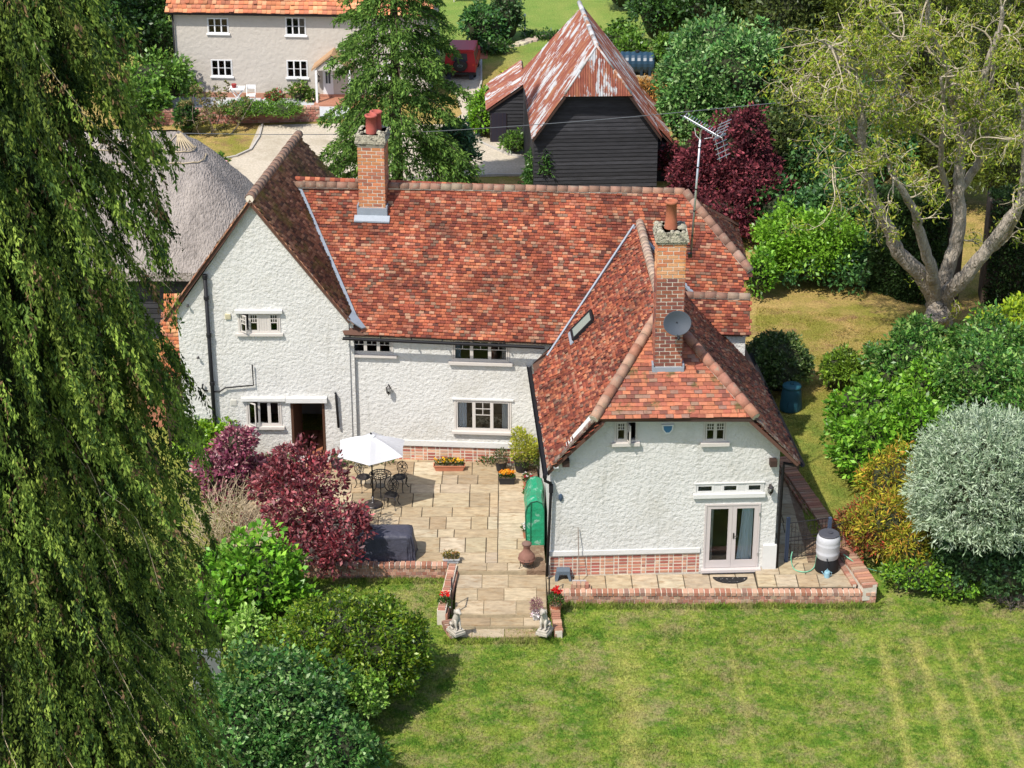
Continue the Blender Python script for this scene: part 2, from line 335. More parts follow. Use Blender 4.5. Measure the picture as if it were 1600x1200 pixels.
# ---------------------------------------------------------------- tiles, bricks, slabs
TILE = [(0.30, 0.090, 0.052), (0.37, 0.125, 0.070), (0.24, 0.068, 0.044), (0.18, 0.052, 0.038), (0.13, 0.042, 0.034), (0.42, 0.170, 0.095), (0.10, 0.042, 0.036), (0.31, 0.125, 0.085), (0.17, 0.105, 0.080), (0.36, 0.215, 0.150)]
TILE = [(r_ * 1.03, g_ * .94, b_ * .86) for r_, g_, b_ in TILE]
TW = [6, 3.5, 6, 4.5, 2.5, 1.5, 1.2, 4, 2.2, 2.2]
TILE_D = [(0.29, 0.13, 0.075), (0.36, 0.16, 0.09), (0.22, 0.10, 0.065), (0.15, 0.08, 0.055), (0.42, 0.21, 0.12)]
BRICK = [(0.36, 0.13, 0.075), (0.42, 0.18, 0.11), (0.30, 0.10, 0.065), (0.46, 0.25, 0.16), (0.24, 0.085, 0.06), (0.50, 0.32, 0.22)]
class Slope:
    """roof plane: point E0, along-eave unit e, up-slope unit U"""
    def __init__(s, E0, E1, top):
        s.o = Vector(E0); s.e = (Vector(E1) - s.o).normalized(); n = s.e.cross(Vector(top) - s.o)
        if n.z < 0: n = -n
        s.n = n.normalized(); s.U = s.n.cross(s.e).normalized()
        if s.U.z < 0: s.U = -s.U
        X = Matrix.Identity(4)
        for i, a in enumerate((s.e, s.U, s.n)):
            for j in range(3): X[j][i] = a[j]
        for j in range(3): X[j][3] = s.o[j]
        s.X = X
    def z(s, x, y): return s.o.z - (s.n.x * (x - s.o.x) + s.n.y * (y - s.o.y)) / s.n.z
    def uv(s, p): d = Vector(p) - s.o; return d.dot(s.e), d.dot(s.U)
def inside(poly, u, v):
    r = False; n = len(poly)
    for i in range(n):
        x0, y0 = poly[i]; x1, y1 = poly[(i + 1) % n]
        if (y0 > v) != (y1 > v) and u < (x1 - x0) * (v - y0) / (y1 - y0) + x0: r = not r
    return r
def tiles(sl, poly, gauge=0.1, tw=0.168, pal=TILE, wts=TW, seed=1, keep=None, wave=0.022, lift=0.022, tone=.95):
    """poly in (u,v); returns arrays of tiles as one mesh's V, F, C in world space"""
    r = random.Random(seed); V = []; Cc = []
    us = [p[0] for p in poly]; vs = [p[1] for p in poly]
    rows = int((max(vs) - min(vs)) / gauge) + 1
    for i in range(rows):
        v = min(vs) + i * gauge; u = min(us) + (0.5 * tw if i % 2 else 0) + r.uniform(-.015, .015); pv = r.uniform(-.006, .006)
        while u < max(us) + tw:
            w = tw * r.uniform(0.94, 1.03)
            if inside(poly, u + w / 2, v + gauge * .5):
                p = sl.o + sl.e * u + sl.U * v
                if keep is None or keep(p):
                    lw = noise.noise(Vector((u * .45, v * .5, seed * 3.3))) * wave * 1.6; pw = noise.noise(Vector((u * .8, seed, v * .3))) * .012
                    a = r.uniform(0, lift) * (1 if r.random() < .85 else 1.9) + lw; b = a + r.uniform(-.006, .006); hd = lw - .006
                    v0 = v + pv + pw + r.uniform(-.007, .007); v1 = v + gauge * 1.45; g = .004; t = .024
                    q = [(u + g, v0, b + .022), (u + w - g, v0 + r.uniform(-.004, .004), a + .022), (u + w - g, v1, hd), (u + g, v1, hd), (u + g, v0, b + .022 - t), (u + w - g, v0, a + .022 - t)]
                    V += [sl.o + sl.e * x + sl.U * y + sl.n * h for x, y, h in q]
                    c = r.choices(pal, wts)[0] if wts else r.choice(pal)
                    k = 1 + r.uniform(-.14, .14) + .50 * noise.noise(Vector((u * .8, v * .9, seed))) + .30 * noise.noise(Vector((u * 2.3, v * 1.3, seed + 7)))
                    c = [max(.01, x * k * tone) for x in c]; Cc += [c] * 4 + [[.035, .022, .018]] * 2  # lower tail edge near-black: shade under each tile put into the colour
            u += w
    n = len(V) // 6; base = (np.arange(n) * 6)[:, None]
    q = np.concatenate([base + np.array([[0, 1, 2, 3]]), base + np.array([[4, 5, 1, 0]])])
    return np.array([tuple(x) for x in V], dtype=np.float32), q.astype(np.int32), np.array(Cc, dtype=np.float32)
def tile_part(sl, poly, parent, material, name='tiling', **k):
    V, F, Cc = tiles(sl, poly, **k)
    o = obj(name, npmesh(name, V, F, Cc), material, parent, kind='stuff'); return o
def deck(sl, poly, parent=None, t=0.10, mt=None, name='roof', drop=0.02):
    mb = MB(); mb.prism([sl.o + sl.e * u + sl.U * v - sl.n * drop for u, v in poly], -sl.n * t); return obj(name, mb, mt or M['deck'], parent)
RT = {}
def ridge_run(a, b, parent, L=0.33, r=0.125, pal=((0.20, 0.115, 0.08), (0.25, 0.14, 0.095), (0.17, 0.10, 0.07), (0.23, 0.17, 0.125)), lift=0.02, joint=None):
    a = Vector(a); b = Vector(b); d = (b - a); n = max(1, round(d.length / L)); L = d.length / n; t = d.normalized()
    side = t.cross(Vector((0, 0, 1))).normalized(); up = side.cross(t).normalized()
    for i in range(n):
        key = (round(L, 2), r, rnd.randrange(5), pal)
        if key not in RT:
            mb = MB(); seg = 7; vs = []; col = jit(rnd.choice(pal), .12)
            for x, rr in ((0.004, r), (L * .98, r * .93), (L * .98, r * .80), (0.004, r * .86)):
                vs += [(x, rr * math.cos(math.pi * (k / seg * 1.16 - .08)), rr * math.sin(math.pi * (k / seg * 1.16 - .08))) for k in range(seg + 1)]
            s1 = seg + 1
            fs = [(j * s1 + k, j * s1 + k + 1, ((j + 1) % 4) * s1 + k + 1, ((j + 1) % 4) * s1 + k) for j in range(4) for k in range(seg)]
            mb.add(vs, fs, col); me = mb.mesh('ridge_tile', True); me.materials.append(M['ridge']); RT[key] = me
        p = a + t * (i * L) + up * (lift - r * .35 + rnd.uniform(-.008, .01)); X = Matrix.Identity(4)
        tt = (t + up * rnd.uniform(-.015, .015) + side * rnd.uniform(-.015, .015)).normalized(); ss = side; uu = ss.cross(tt).normalized()
        for c, ax in enumerate((tt, -ss if False else ss, uu)):
            for k in range(3): X[k][c] = ax[k]
        for k in range(3): X[k][3] = p[k]
        obj('ridge_tile', RT[key], None, parent, M4=X)
    # mortar bedding between the tiles
    mb = MB(); mb.tube([a + up * (-r * .35), b + up * (-r * .35)], r * .84, 8); obj('mortar_bed', mb, joint or M['mortar'], parent)
BM = {}
def brick_mesh(w, h, dd, pal):
    key = (round(w, 3), round(h, 3), round(dd, 3), id(pal), rnd.randrange(7))
    if key not in BM:
        mb = MB(); mb.box(0, w, 0, dd, 0, h, jit(rnd.choice(pal), .16)); me = mb.mesh('brick'); me.materials.append(M['brick']); BM[key] = me
    return BM[key]
def brickwork(fr, u0, u1, z0, z1, d, parent, single=True, bw=0.215, bh=0.065, j=0.012, proud=0.012, pal=BRICK, dd=0.05, header=True, name='brick', top=None):
    """lays a brick face in frame fr at depth d; single bricks or one joined part"""
    mb = MB(); row = 0; z = z0
    while z + bh <= z1 + 1e-6:
        u = u0; k = 0
        if row % 2: u -= (bw + j) / 2
        while u < u1 - .02:
            w = bw if not header else (bw if (k + row) % 2 == 0 else (bw - j) / 2)
            a = max(u, u0); b = min(u + w, u1)
            if b - a > .03 and (top is None or z + bh < top((a + b) / 2)):
                dz = rnd.uniform(-.003, .003); pr = proud * rnd.uniform(.4, 1.3)
                if single:
                    me = brick_mesh(b - a if b - a < w - 1e-4 else w, bh, dd, pal)
                    obj('brick', me, None, parent, M4=fr.M @ Matrix.Translation((a, d - pr, z + dz)))
                else: mb.box(a, b, d - pr, d - pr + dd, z + dz, z + dz + bh, jit(rnd.choice(pal), .16), fr.M, skip='k')
            u += w + j; k += 1
        z += bh + j; row += 1
    if not single: return obj(name, mb, M['brick'], parent, kind='stuff')
def wall(fr, u0, u1, top, holes, z0=-0.1, t=0.25, parent=None, mt=None, name='wall', brk=()):
    """wall in strips between break points; top(u) piecewise linear; holes (u0,u1,z0,z1)"""
    us = sorted(set([u0, u1] + [b for b in brk if u0 < b < u1] + [x for h in holes for x in h[:2]]))
    mb = MB()
    for a, b in zip(us[:-1], us[1:]):
        m = (a + b) / 2; hs = sorted([h for h in holes if h[0] < m < h[1]], key=lambda h: h[2]); z = z0
        for h in hs:
            if h[2] > z: mb.box(a, b, 0, t, z, h[2], X=fr.M, skip='')
            z = h[3]
        vs = [(a, 0, z), (b, 0, z), (b, t, z), (a, t, z), (a, 0, top(a)), (b, 0, top(b)), (b, t, top(b)), (a, t, top(a))]
        mb.add(vs, [(0, 3, 2, 1), (4, 5, 6, 7), (0, 1, 5, 4), (1, 2, 6, 5), (2, 3, 7, 6), (3, 0, 4, 7)], X=fr.M)
    return obj(name, mb, mt or M['stucco'], parent)
def pw(pts):
    def f(u):
        if u <= pts[0][0]: return pts[0][1]
        for (a, b), (c, d) in zip(pts[:-1], pts[1:]):
            if u <= c: return b + (d - b) * (u - a) / (c - a)
        return pts[-1][1]
    return f
def window(fr, r, house, lights, mt, sill=None, hood=None, fw=0.055, label=None, glass='glass', fd=(-.02, .07), bd=.038):
    """lights: list of (fraction, style, open) ; styles: plain, cottage(3x2 small panes above one), top2 (2 panes above one), grid2 (2 over 2 ,lower single), panel, two_rows, blank"""
    u0, u1, z0, z1 = r; a, b = fd; F = fr.M
    mb = MB()
    mb.box(u0, u0 + fw, a, b, z0, z1, X=F); mb.box(u1 - fw, u1, a, b, z0, z1, X=F)
    mb.box(u0 + fw, u1 - fw, a + .002, b, z1 - fw, z1, X=F); mb.box(u0 + fw, u1 - fw, a + .002, b, z0, z0 + fw, X=F)
    iw = u1 - u0 - 2 * fw; u = u0 + fw; segs = []
    tot = sum(l[0] for l in lights)
    for i, l in enumerate(lights):
        w = iw * l[0] / tot; segs.append((u, u + w, l)); u += w
        if i < len(lights) - 1: mb.box(u - .018, u + .018, a + .004, b - .002, z0 + fw, z1 - fw, X=F)
    wobj = obj('window', mb, mt, house, label=label)
    if sill: s = MB(); s.box(u0 - sill[0], u1 + sill[0], -sill[1], b, z0 - sill[2], z0 - .002, X=F); obj('sill', s, mt, wobj)
    if hood: s = MB(); s.box(u0 - hood[0], u1 + hood[0], -hood[1], .05, z1 + .002, z1 + hood[2], X=F); obj('hood', s, M['stucco_smooth'], wobj)
    for (p, q, l) in segs:
        p += .012; q -= .012; zz0 = z0 + fw; zz1 = z1 - fw; w = q - p; st = l[1]
        X = Matrix.Identity(4)
        if l[2]: X = Matrix.Translation((p, a, 0)) @ Matrix.Rotation(R(-l[2]), 4, 'Z') @ Matrix.Translation((-p, -a, 0))
        G = F @ X; c = MB()
        if st == 'panel':
            c.box(p, q, a + .015, a + .035, zz0, zz1, X=G)
            for k in range(1, 4): c.box(p + w * k / 4 - .004, p + w * k / 4 + .004, a + .008, a + .015, zz0, zz1, X=G)
            obj('panel', c, mt, wobj); continue
        da = a + .006; db = a + .04
        c.box(p, p + bd, da, db, zz0, zz1, X=G); c.box(q - bd, q, da, db, zz0, zz1, X=G)
        c.box(p + bd, q - bd, da, db, zz1 - bd, zz1, X=G); c.box(p + bd, q - bd, da, db, zz0, zz0 + bd, X=G)
        gx0, gx1, gz0, gz1 = p + bd, q - bd, zz0 + bd, zz1 - bd; bb = .011; gh = gz1 - gz0; gw = gx1 - gx0
        def hb(f): z = gz0 + gh * f; c.box(gx0, gx1, da + .003, db - .004, z - bb, z + bb, X=G)
        def vb(f, lo=0.0, hi=1.0): x = gx0 + gw * f; c.box(x - bb, x + bb, da + .004, db - .005, gz0 + gh * lo, gz0 + gh * hi, X=G)
        if st == 'cottage': hb(.5); hb(.76); vb(.34, .5); vb(.67, .5)
        if st == 'top2': hb(.56); vb(.5, .56)
        if st == 'cottage2': hb(.6); hb(.8); vb(.34, .6); vb(.67, .6)
        if st == 'grid2': hb(.52); hb(.76); vb(.5, .52)
        if st == 'two_rows': hb(.5)
        obj('casement', c, mt, wobj)
        g = MB(); g.box(gx0, gx1, a + .02, a + .025, gz0, gz1, X=G); obj('pane', g, M[glass], wobj)
    return wobj
def lantern(fr, u, z, label, s=1.0):
    """black coach lantern on a wall bracket"""
    p = fr.M @ Vector((u, 0, z)); t = thing('wall_lantern', label, 'lamp', p, math.atan2(fr.e.y, fr.e.x))
    m = MB(); m.lathe([(.035 * s, 0), (.035 * s, .015)], 8, X=Matrix.Translation((0, 0, 0)) @ Matrix.Rotation(R(90), 4, 'X')); m.tube([(0, 0, -.02), (0, -.08 * s, .05 * s), (0, -.15 * s, .02 * s), (0, -.16 * s, .0)], .011 * s, 6); obj('bracket', m, M['black_iron'], t, rel=True)
    m = MB(); X = Matrix.Translation((0, -.16 * s, -.02 * s))
    m.lathe([(.01, .16), (.022, .13), (.012, .11), (.085, .04), (.095, .02), (.08, .015)], 6, X=X @ Matrix.Scale(s, 4)); m.lathe([(.075, -.13), (.05, -.17), (.012, -.2), (.012, -.235), (.003, -.24)], 6, X=X @ Matrix.Scale(s, 4))
    for k in range(6):
        q = k * math.pi / 3; m.tube([(.082 * s * math.cos(q), .082 * s * math.sin(q), .02 * s), (.068 * s * math.cos(q), .068 * s * math.sin(q), -.13 * s)], .008 * s, 4, X=X)
    obj('lantern_cage', m, M['black_iron'], t, rel=True)
    m = MB(); m.lathe([(.076, .018), (.064, -.128)], 6, X=X @ Matrix.Scale(s, 4)); obj('lantern_glass', m, M['glass'], t, rel=True); return t
def dress(p0, p1, n):
    return [Vector(p0).lerp(Vector(p1), i / n) for i in range(n + 1)]
# ================================================================ GROUND
def sm(a, b, x): t = max(0.0, min(1.0, (x - a) / (b - a))); return t * t * (3 - 2 * t)
def gz(x, y):
    """ground height: sunken front lawn, raised side lawn, level yard behind the house"""
    front = -0.38 + 0.02 * noise.noise(Vector((x * .3, y * .3, 0)))
    side = 0.22 * sm(55.0, 58.0, y) * sm(8.2, 9.4, x)
    back = sm(61.9, 63.0, y)
    if x > 8.6: k = sm(53.8, 57.5, y); z = front * (1 - k) + side * k
    else: z = front * (1 - back)
    if y > 70: z = z * (1 - sm(70, 76, y))
    if y > 112: z += (y - 112) * 0.02
    return z
xs = [-600, -300, -150, -80, -50] + [-34 + i * .5 for i in range(137)] + [50, 80, 150, 300, 600]
ys = [-50, 0, 25, 38] + [40 + i * .4 for i in range(91)] + [78 + i * 2 for i in range(30)] + [150, 200, 400, 1000]
nx, ny = len(xs), len(ys)
V = np.array([(x, y, gz(x, y)) for y in ys for x in xs]); ii = np.arange(nx * ny).reshape(ny, nx)
F = np.stack([ii[:-1, :-1], ii[:-1, 1:], ii[1:, 1:], ii[1:, :-1]], -1).reshape(-1, 4)
g = obj('lawn_ground', npmesh('lawn_ground', V, F, (.1, .1, .1), True), M['lawn'], kind='structure')

# gravel drive behind the house, in real metres on the yard
def sheet(name, pts, z, m, label=None, t=None):
    mb = MB()
    if t: mb.prism([(p[0], p[1], z - t) for p in pts], (0, 0, t))
    else: mb.add([(p[0], p[1], z) for p in pts], [tuple(range(len(pts)))])
    o = obj(name, mb, m, kind='structure'); return o
def P2(*pp, z=0.0): return [tuple(atz(x, y, z))[:2] for x, y in pp]
drive = P2((405, 196), (520, 193), (700, 195), (722, 178), (712, 150), (690, 120), (752, 95), (752, 128), (748, 150), (738, 180), (735, 205), (745, 222), (775, 232), (800, 242), (900, 250), (900, 280), (820, 275), (690, 278), (520, 330), (300, 330), (340, 275), (362, 248), (388, 235))
sheet('gravel_drive', drive, 0.012, M['gravel'])
gb = P2((738, 205), (745, 222), (775, 234), (822, 246), (825, 214), (790, 214), (765, 217), (750, 213)); sheet('gravel_bed', gb, 0.02, M['gravel'])
kb = mk = None
def kerb(pts, name='kerb', w=.09, h=.09, L=.9, z=0.0):
    t = thing(name, 'x', 'kerb', atz(*pts[0], z)); del t['category']; del t['label']; t['kind'] = 'structure'; k = 0
    W3 = [atz(x, y, z) for x, y in pts]
    for a, b in zip(W3[:-1], W3[1:]):
        n = max(1, int((b - a).length / L)); d = (b - a) / n; q = math.atan2(d.y, d.x)
        for i in range(n):
            mb = MB(); mb.box(.01, d.length - .01, -w / 2, w / 2, -.1, h + rnd.uniform(-.01, .01)); o = obj('kerb_stone', mb, M['kerb'], t, M4=Matrix.Translation(a + d * i) @ Matrix.Rotation(q, 4, 'Z'))
kerb([(410, 196), (405, 215), (392, 235), (370, 245), (345, 250)])
kerb([(752, 95), (752, 128), (748, 150), (738, 180), (732, 200), (740, 218), (765, 230), (795, 243), (822, 248)])
kerb([(690, 279), (760, 275), (822, 275)])
sheet('red_paving', P2((740, 72), (762, 74), (762, 92), (745, 93)), 0.02, M['terra'] if False else mat('red_paving', (0.34, 0.12, 0.07), 0.9, var=0.2, vscale=4))

# ================================================================ THE HOUSE
LWY = 61.6
LW = Frame(-10.31, LWY, 0.0); MW = Frame(-5.06, 61.78, R(-4.0)); WF = Frame(1.10, 54.42, R(2.9))
house = thing('house', 'old white roughcast house with red clay tiled roofs around the stone patio', 'house', (-1.5, 60, 0))
PB = [(0.44, 0.17, 0.11), (0.50, 0.25, 0.16), (0.36, 0.12, 0.09), (0.52, 0.32, 0.22), (0.30, 0.13, 0.10)]
M['tile_hip'] = mat('lichened_tile', None, .85, var=.25, vscale=12, bump=.8, bscale=30, bdist=.012, blot=(.12, .085, .035), blots=(2.2, .56, .66))
# -- roof planes
mzE = Slope((-5.3, 61.50, 4.42), (7.4, 60.62, 4.20), (5.4, 64.35, 8.02))         # main front slope
mzL = mzE
RA = Vector((-7.30, 64.95, 8.02)); RB = Vector((5.42, 64.40, 7.98))
lgA = Vector((-7.86, 61.42, 8.86)); lgB = Vector((-6.95, 67.8, 8.75))
sLR = Slope((-4.93, 61.42, 4.88), (-4.93 + (lgB.x - lgA.x) , 67.8, 4.78), lgA)   # left wing, slope facing right
sLL = Slope((-10.72, 61.42, 4.92), (-10.72 + (lgB.x - lgA.x), 67.8, 4.82), lgA)  # left wing, slope facing left
wA = Vector((4.26, 57.0, 7.20)); wB = Vector((3.98, 63.75, 7.20))                # wing ridge
sWL = Slope((1.00, 54.18, 3.48), (0.60, 61.8, 3.48), wA)
sWR = Slope((8.06, 54.22, 3.66), (7.30, 62.6, 3.66), wA)
hzL = Vector((2.30, 53.98, 5.15)); hzR = Vector((6.70, 54.12, 5.15)); sWH = Slope(hzL, hzR, wA)
sMH = Slope((7.35, 62.40, 6.12), (7.35, 66.3, 6.12), RB)                          # half hip at the right end
back = Slope((7.4, 68.3, 4.3), (-5.2, 68.6, 4.4), RA)
# walls
def gable(u): pass
lw_u1 = 5.27
lwtop = pw([(0, 5.15), (2.45, 8.62), (lw_u1, 4.82)])
a1 = LW.rect(372, 488, 438, 520); a2 = LW.rect(385, 625, 440, 665); a3 = LW.rect(456, 627, 508, 713); a3 = (a3[0], a3[1], 0.04, a3[3])
holes = [a1, a2, a3]
lwall = wall(LW, 0, lw_u1, lwtop, holes, z0=-.45, parent=house, brk=[2.45])
b1 = MW.rect(548, 526, 614, 553); b2 = MW.rect(706, 530, 796, 565); b3 = MW.rect(710, 625, 799, 673)
mtop = lambda u: 4.50 - u * .015
mwall = wall(MW, 0, 6.6, mtop, [b1, b2, b3], z0=.62, parent=house)
pm = MB(); pm.box(.0, 6.2, -.045, .0, .52, .70, X=MW.M); obj('plinth_band', pm, M['stucco_smooth'], house)
pm = MB(); pm.box(.0, 6.6, .02, .25, -.4, .615, X=MW.M); mbrick = obj('plinth', pm, M['mortar'], house)
brickwork(MW, .02, 6.15, -.02, .52, .022, mbrick, single=False, bw=.23, bh=.070, j=.034, proud=.012, pal=PB)
c1 = WF.rect(960, 657, 996, 690); c2 = WF.rect(1099, 657, 1136, 690); c3 = WF.rect(1086, 755, 1193, 769); c4 = WF.rect(1100, 787, 1186, 889); c4 = (c4[0], c4[1], .06, c4[3])
cw = WF.rect(1098, 655, 1098, 900)[0]; wu1 = 6.46
wtop = pw([(0, 3.55), (1.25, 5.12), (5.50, 5.12), (wu1, 3.95)])
wwall = wall(WF, 0, wu1, wtop, [c1, c2, c3, c4, (0, cw - .02, -1, .62)], z0=-.45, parent=house, brk=[1.25, 5.50, cw - .02])
pm = MB(); pm.box(-.03, cw - .02, -.045, .0, .60, .74, X=WF.M); pm.box(c4[1] + .12, wu1 + .05, -.09, .0, -.1, .80, X=WF.M); obj('plinth_band', pm, M['stucco_smooth'], house)
pm = MB(); pm.box(.0, cw - .02, .02, .25, -.4, .60, X=WF.M); wbrick = obj('plinth', pm, M['mortar'], house)
brickwork(WF, .0, cw - .03, -.06, .60, .022, wbrick, single=True, bw=.23, bh=.070, j=.034, proud=.012, pal=PB)
# side and rear walls
def plainwall(a, b, z0, z1, t=.25, m=None, z1b=None, name='wall'):
    a = Vector(a); b = Vector(b); d = b - a; n = Vector((-d.y, d.x)).normalized() * t; mb = MB()
    zb = z1 if z1b is None else z1b
    vs = [(a.x, a.y, z0), (b.x, b.y, z0), (b.x + n.x, b.y + n.y, z0), (a.x + n.x, a.y + n.y, z0), (a.x, a.y, z1), (b.x, b.y, zb), (b.x + n.x, b.y + n.y, zb), (a.x + n.x, a.y + n.y, z1)]
    mb.add(vs, [(0, 3, 2, 1), (4, 5, 6, 7), (0, 1, 5, 4), (1, 2, 6, 5), (2, 3, 7, 6), (3, 0, 4, 7)]); return obj(name, mb, m or M['stucco'], house)
plainwall((.85, 61.3), (1.10, 54.45), -.45, 3.5)                 # wing, patio side
plainwall((7.55, 54.78), (7.15, 61.2), -.45, 3.75)               # wing, garden side
plainwall((7.1, 61.2), (7.1, 68), -.1, 4.4)
plainwall((-5.1, 61.65), (-4.9, 67.6), -.1, 4.9, t=-.2); plainwall((-9.3, 67.6), (-10.28, 61.85), -.1, 4.85, z1b=4.9)
plainwall((7.1, 68.1), (-9.3, 67.75), -.1, 4.3)
# gable triangle under the half hip, rear gable of the left wing
mb = MB(); mb.prism([(7.12, 61.4, 4.2), (7.12, 67.9, 4.2), (7.12, 66.2, 6.05), (7.12, 62.6, 6.05)], (-.2, 0, 0)); obj('gable_wall', mb, M['stucco'], house)
mb = MB(); mb.prism([(-9.4, 67.62, 4.3), (-4.4, 67.62, 4.3), (-6.95, 67.62, 8.55)], (0, -.2, 0)); obj('gable_wall', mb, M['stucco'], house)
# floors and dark rooms
mb = MB(); mb.box(-10.1, 7.0, 61.95, 67.4, 2.35, 2.45); mb.box(1.3, 7.3, 54.9, 61.4, 2.5, 2.6); mb.box(-10.1, -5.2, 65.0, 65.1, 0, 4.8); mb.box(-5, 1, 65, 65.1, 0, 4.2); mb.box(2.3, 6.3, 58, 58.1, 0, 4.5)
mb.box(1.35, 7.25, 54.85, 61.4, -.1, .0); mb.box(-5, 1.2, 62, 65, -.1, .0)
obj('interior_wall', mb, M['inside'], house)
fl = obj('hall_floor', MB(), M['terra'], house)
for i in range(7):
    for k in range(6):
        mb = MB(); mb.box(.008, .29, .008, .29, -.06, .03, jit((.33, .125, .07), .15)); obj('floor_tile', mb, M['terra'], fl, M4=LW.M @ Matrix.Translation((a3[0] - .1 + .3 * k * .8, .02 + i * .3, 0)))
# -- main roof
vt = (RB - mzE.o).dot(mzE.U); L0 = mzE.uv(RA)[0]; Lr = mzE.uv(RB)[0]
hipf = mzE.uv((7.35, 62.40, 6.12))
mpoly = [(.12, 0), (10.0, 0), (10.0, 1.85), (12.36, 1.85), (12.36, hipf[1] - .3), (12.6, hipf[1] - .1), (12.6, hipf[1]), (Lr, vt), (L0 - .4, vt)]
roofm = deck(mzE, mpoly, house)
keepm = lambda p: sWL.z(p.x, p.y) < p.z + .06 or sWR.z(p.x, p.y) < p.z + .06
keepm = lambda p: (min(sWL.z(p.x, p.y), sWR.z(p.x, p.y), 7.2) < p.z + .05) and sLR.z(p.x, p.y) < p.z + .12
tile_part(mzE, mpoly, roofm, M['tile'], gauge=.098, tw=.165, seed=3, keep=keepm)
if True:
    hp = [sMH.uv((7.35, 62.40, 6.12)), sMH.uv((7.35, 66.3, 6.12)), sMH.uv(RB)]
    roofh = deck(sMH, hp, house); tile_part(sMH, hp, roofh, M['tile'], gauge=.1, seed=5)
bt = back.uv(RA)[1]; bkp = [(0, 0), (12.9, 0), (12.7, bt), (2.0, bt), (0, bt * .55)]
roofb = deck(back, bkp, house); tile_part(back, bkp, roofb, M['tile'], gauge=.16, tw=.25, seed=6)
up = Vector((0, 0, .07))
ridge_run(RA + up + Vector((-.2, 0, 0)), Vector((-4.85, 64.82, 8.09)), roofm); ridge_run(Vector((-3.9, 64.80, 8.09)), RB + up, roofm)
ridge_run(RB + up + Vector((.02, -.02, 0)), Vector((7.38, 62.38, 6.19)), roofm, L=.36, r=.14, pal=((0.23, 0.125, 0.09), (0.20, 0.11, 0.08), (0.27, 0.17, 0.125)))
# -- projecting stair bay on the right
bw_ = Frame(5.0, 60.82, R(-4)); topb = lambda u: 4.85
wall(bw_, 0, 2.12, topb, [], z0=0, parent=house, t=.3)
mb = MB(); mb.box(0, .2, -.0, 1.5, 0, 4.7, X=bw_.M @ Matrix.Translation((1.92, .3, 0))); obj('wall', mb, M['stucco'], house)
sB = Slope((4.8, 60.62, 4.84), (7.22, 60.45, 4.84), (6, 61.45, 5.68)); bl = 2.42; bv = sB.uv((6, 61.45, 5.68))[1]
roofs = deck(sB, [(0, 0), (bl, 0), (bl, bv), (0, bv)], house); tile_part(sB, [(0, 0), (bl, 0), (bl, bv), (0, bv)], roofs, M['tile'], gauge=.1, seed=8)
ridge_run(sB.o + sB.U * bv + up, sB.o + sB.U * bv + sB.e * bl + up, roofs, L=.34)
mb = MB(); mb.prism([(7.16, 60.5, 4.78), (7.16, 61.9, 4.78), (7.16, 61.55, 5.66), (7.16, 61.4, 5.62)], (-.15, 0, 0)); obj('gable_wall', mb, M['stucco'], house)
# -- left wing roof
lv = sLR.uv(lgA)[1]; q0 = sLR.uv(lgA); q1 = sLR.uv(lgB); lp = [(0, 0), (sLR.uv((-4.0, 67.8, 4.78))[0], 0), q1, q0]
roofl = deck(sLR, lp, house)
keepl = lambda p: mzE.z(p.x, p.y) < p.z + .06 or p.y > 64.9
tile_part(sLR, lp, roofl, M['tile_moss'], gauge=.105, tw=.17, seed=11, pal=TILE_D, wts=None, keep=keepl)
q0 = sLL.uv(lgA); q1 = sLL.uv(lgB); lp2 = [(0, 0), (6.4, 0), q1, q0]
if sLL.e.dot(Vector((0, 1, 0))) < 0: pass
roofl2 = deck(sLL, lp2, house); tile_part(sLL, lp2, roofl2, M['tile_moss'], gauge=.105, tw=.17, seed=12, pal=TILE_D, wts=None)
ridge_run(lgA + up + Vector((0, -.03, 0)), lgB + up, roofl, L=.31, r=.15, pal=((.20, .12, .085), (.24, .15, .10), (.17, .11, .08)))
# verge: undercloak tiles seen on edge along the gable
vg = MB()
for A, B in ((lgA, Vector((-4.86, 61.40, 4.80))), (lgA, Vector((-10.85, 61.40, 4.78)))):
    n = int((B - A).length / .105); d = (B - A) / n
    for i in range(n):
        p = A + d * i + Vector((0, rnd.uniform(-.012, .0), -.02)); q = p + d * .98 + Vector((0, 0, -.035)); s_ = Vector((0, 0, -.03))
        vg.add([p + Vector((0, -.05, .03)), q + Vector((0, -.05, .06)), q + Vector((0, .12, .06)), p + Vector((0, .12, .03)), p + Vector((0, -.05, 0)) + s_ * .2, q + Vector((0, -.05, .03)), q + Vector((0, .12, .03)), p + Vector((0, .12, 0))], [(0, 1, 2, 3), (4, 5, 1, 0), (7, 6, 5, 4), (3, 2, 6, 7)], jit(rnd.choice(TILE_D + [(.3, .2, .14)]), .2))
obj('verge_tiling', vg, M['tile'], roofl, kind='stuff')
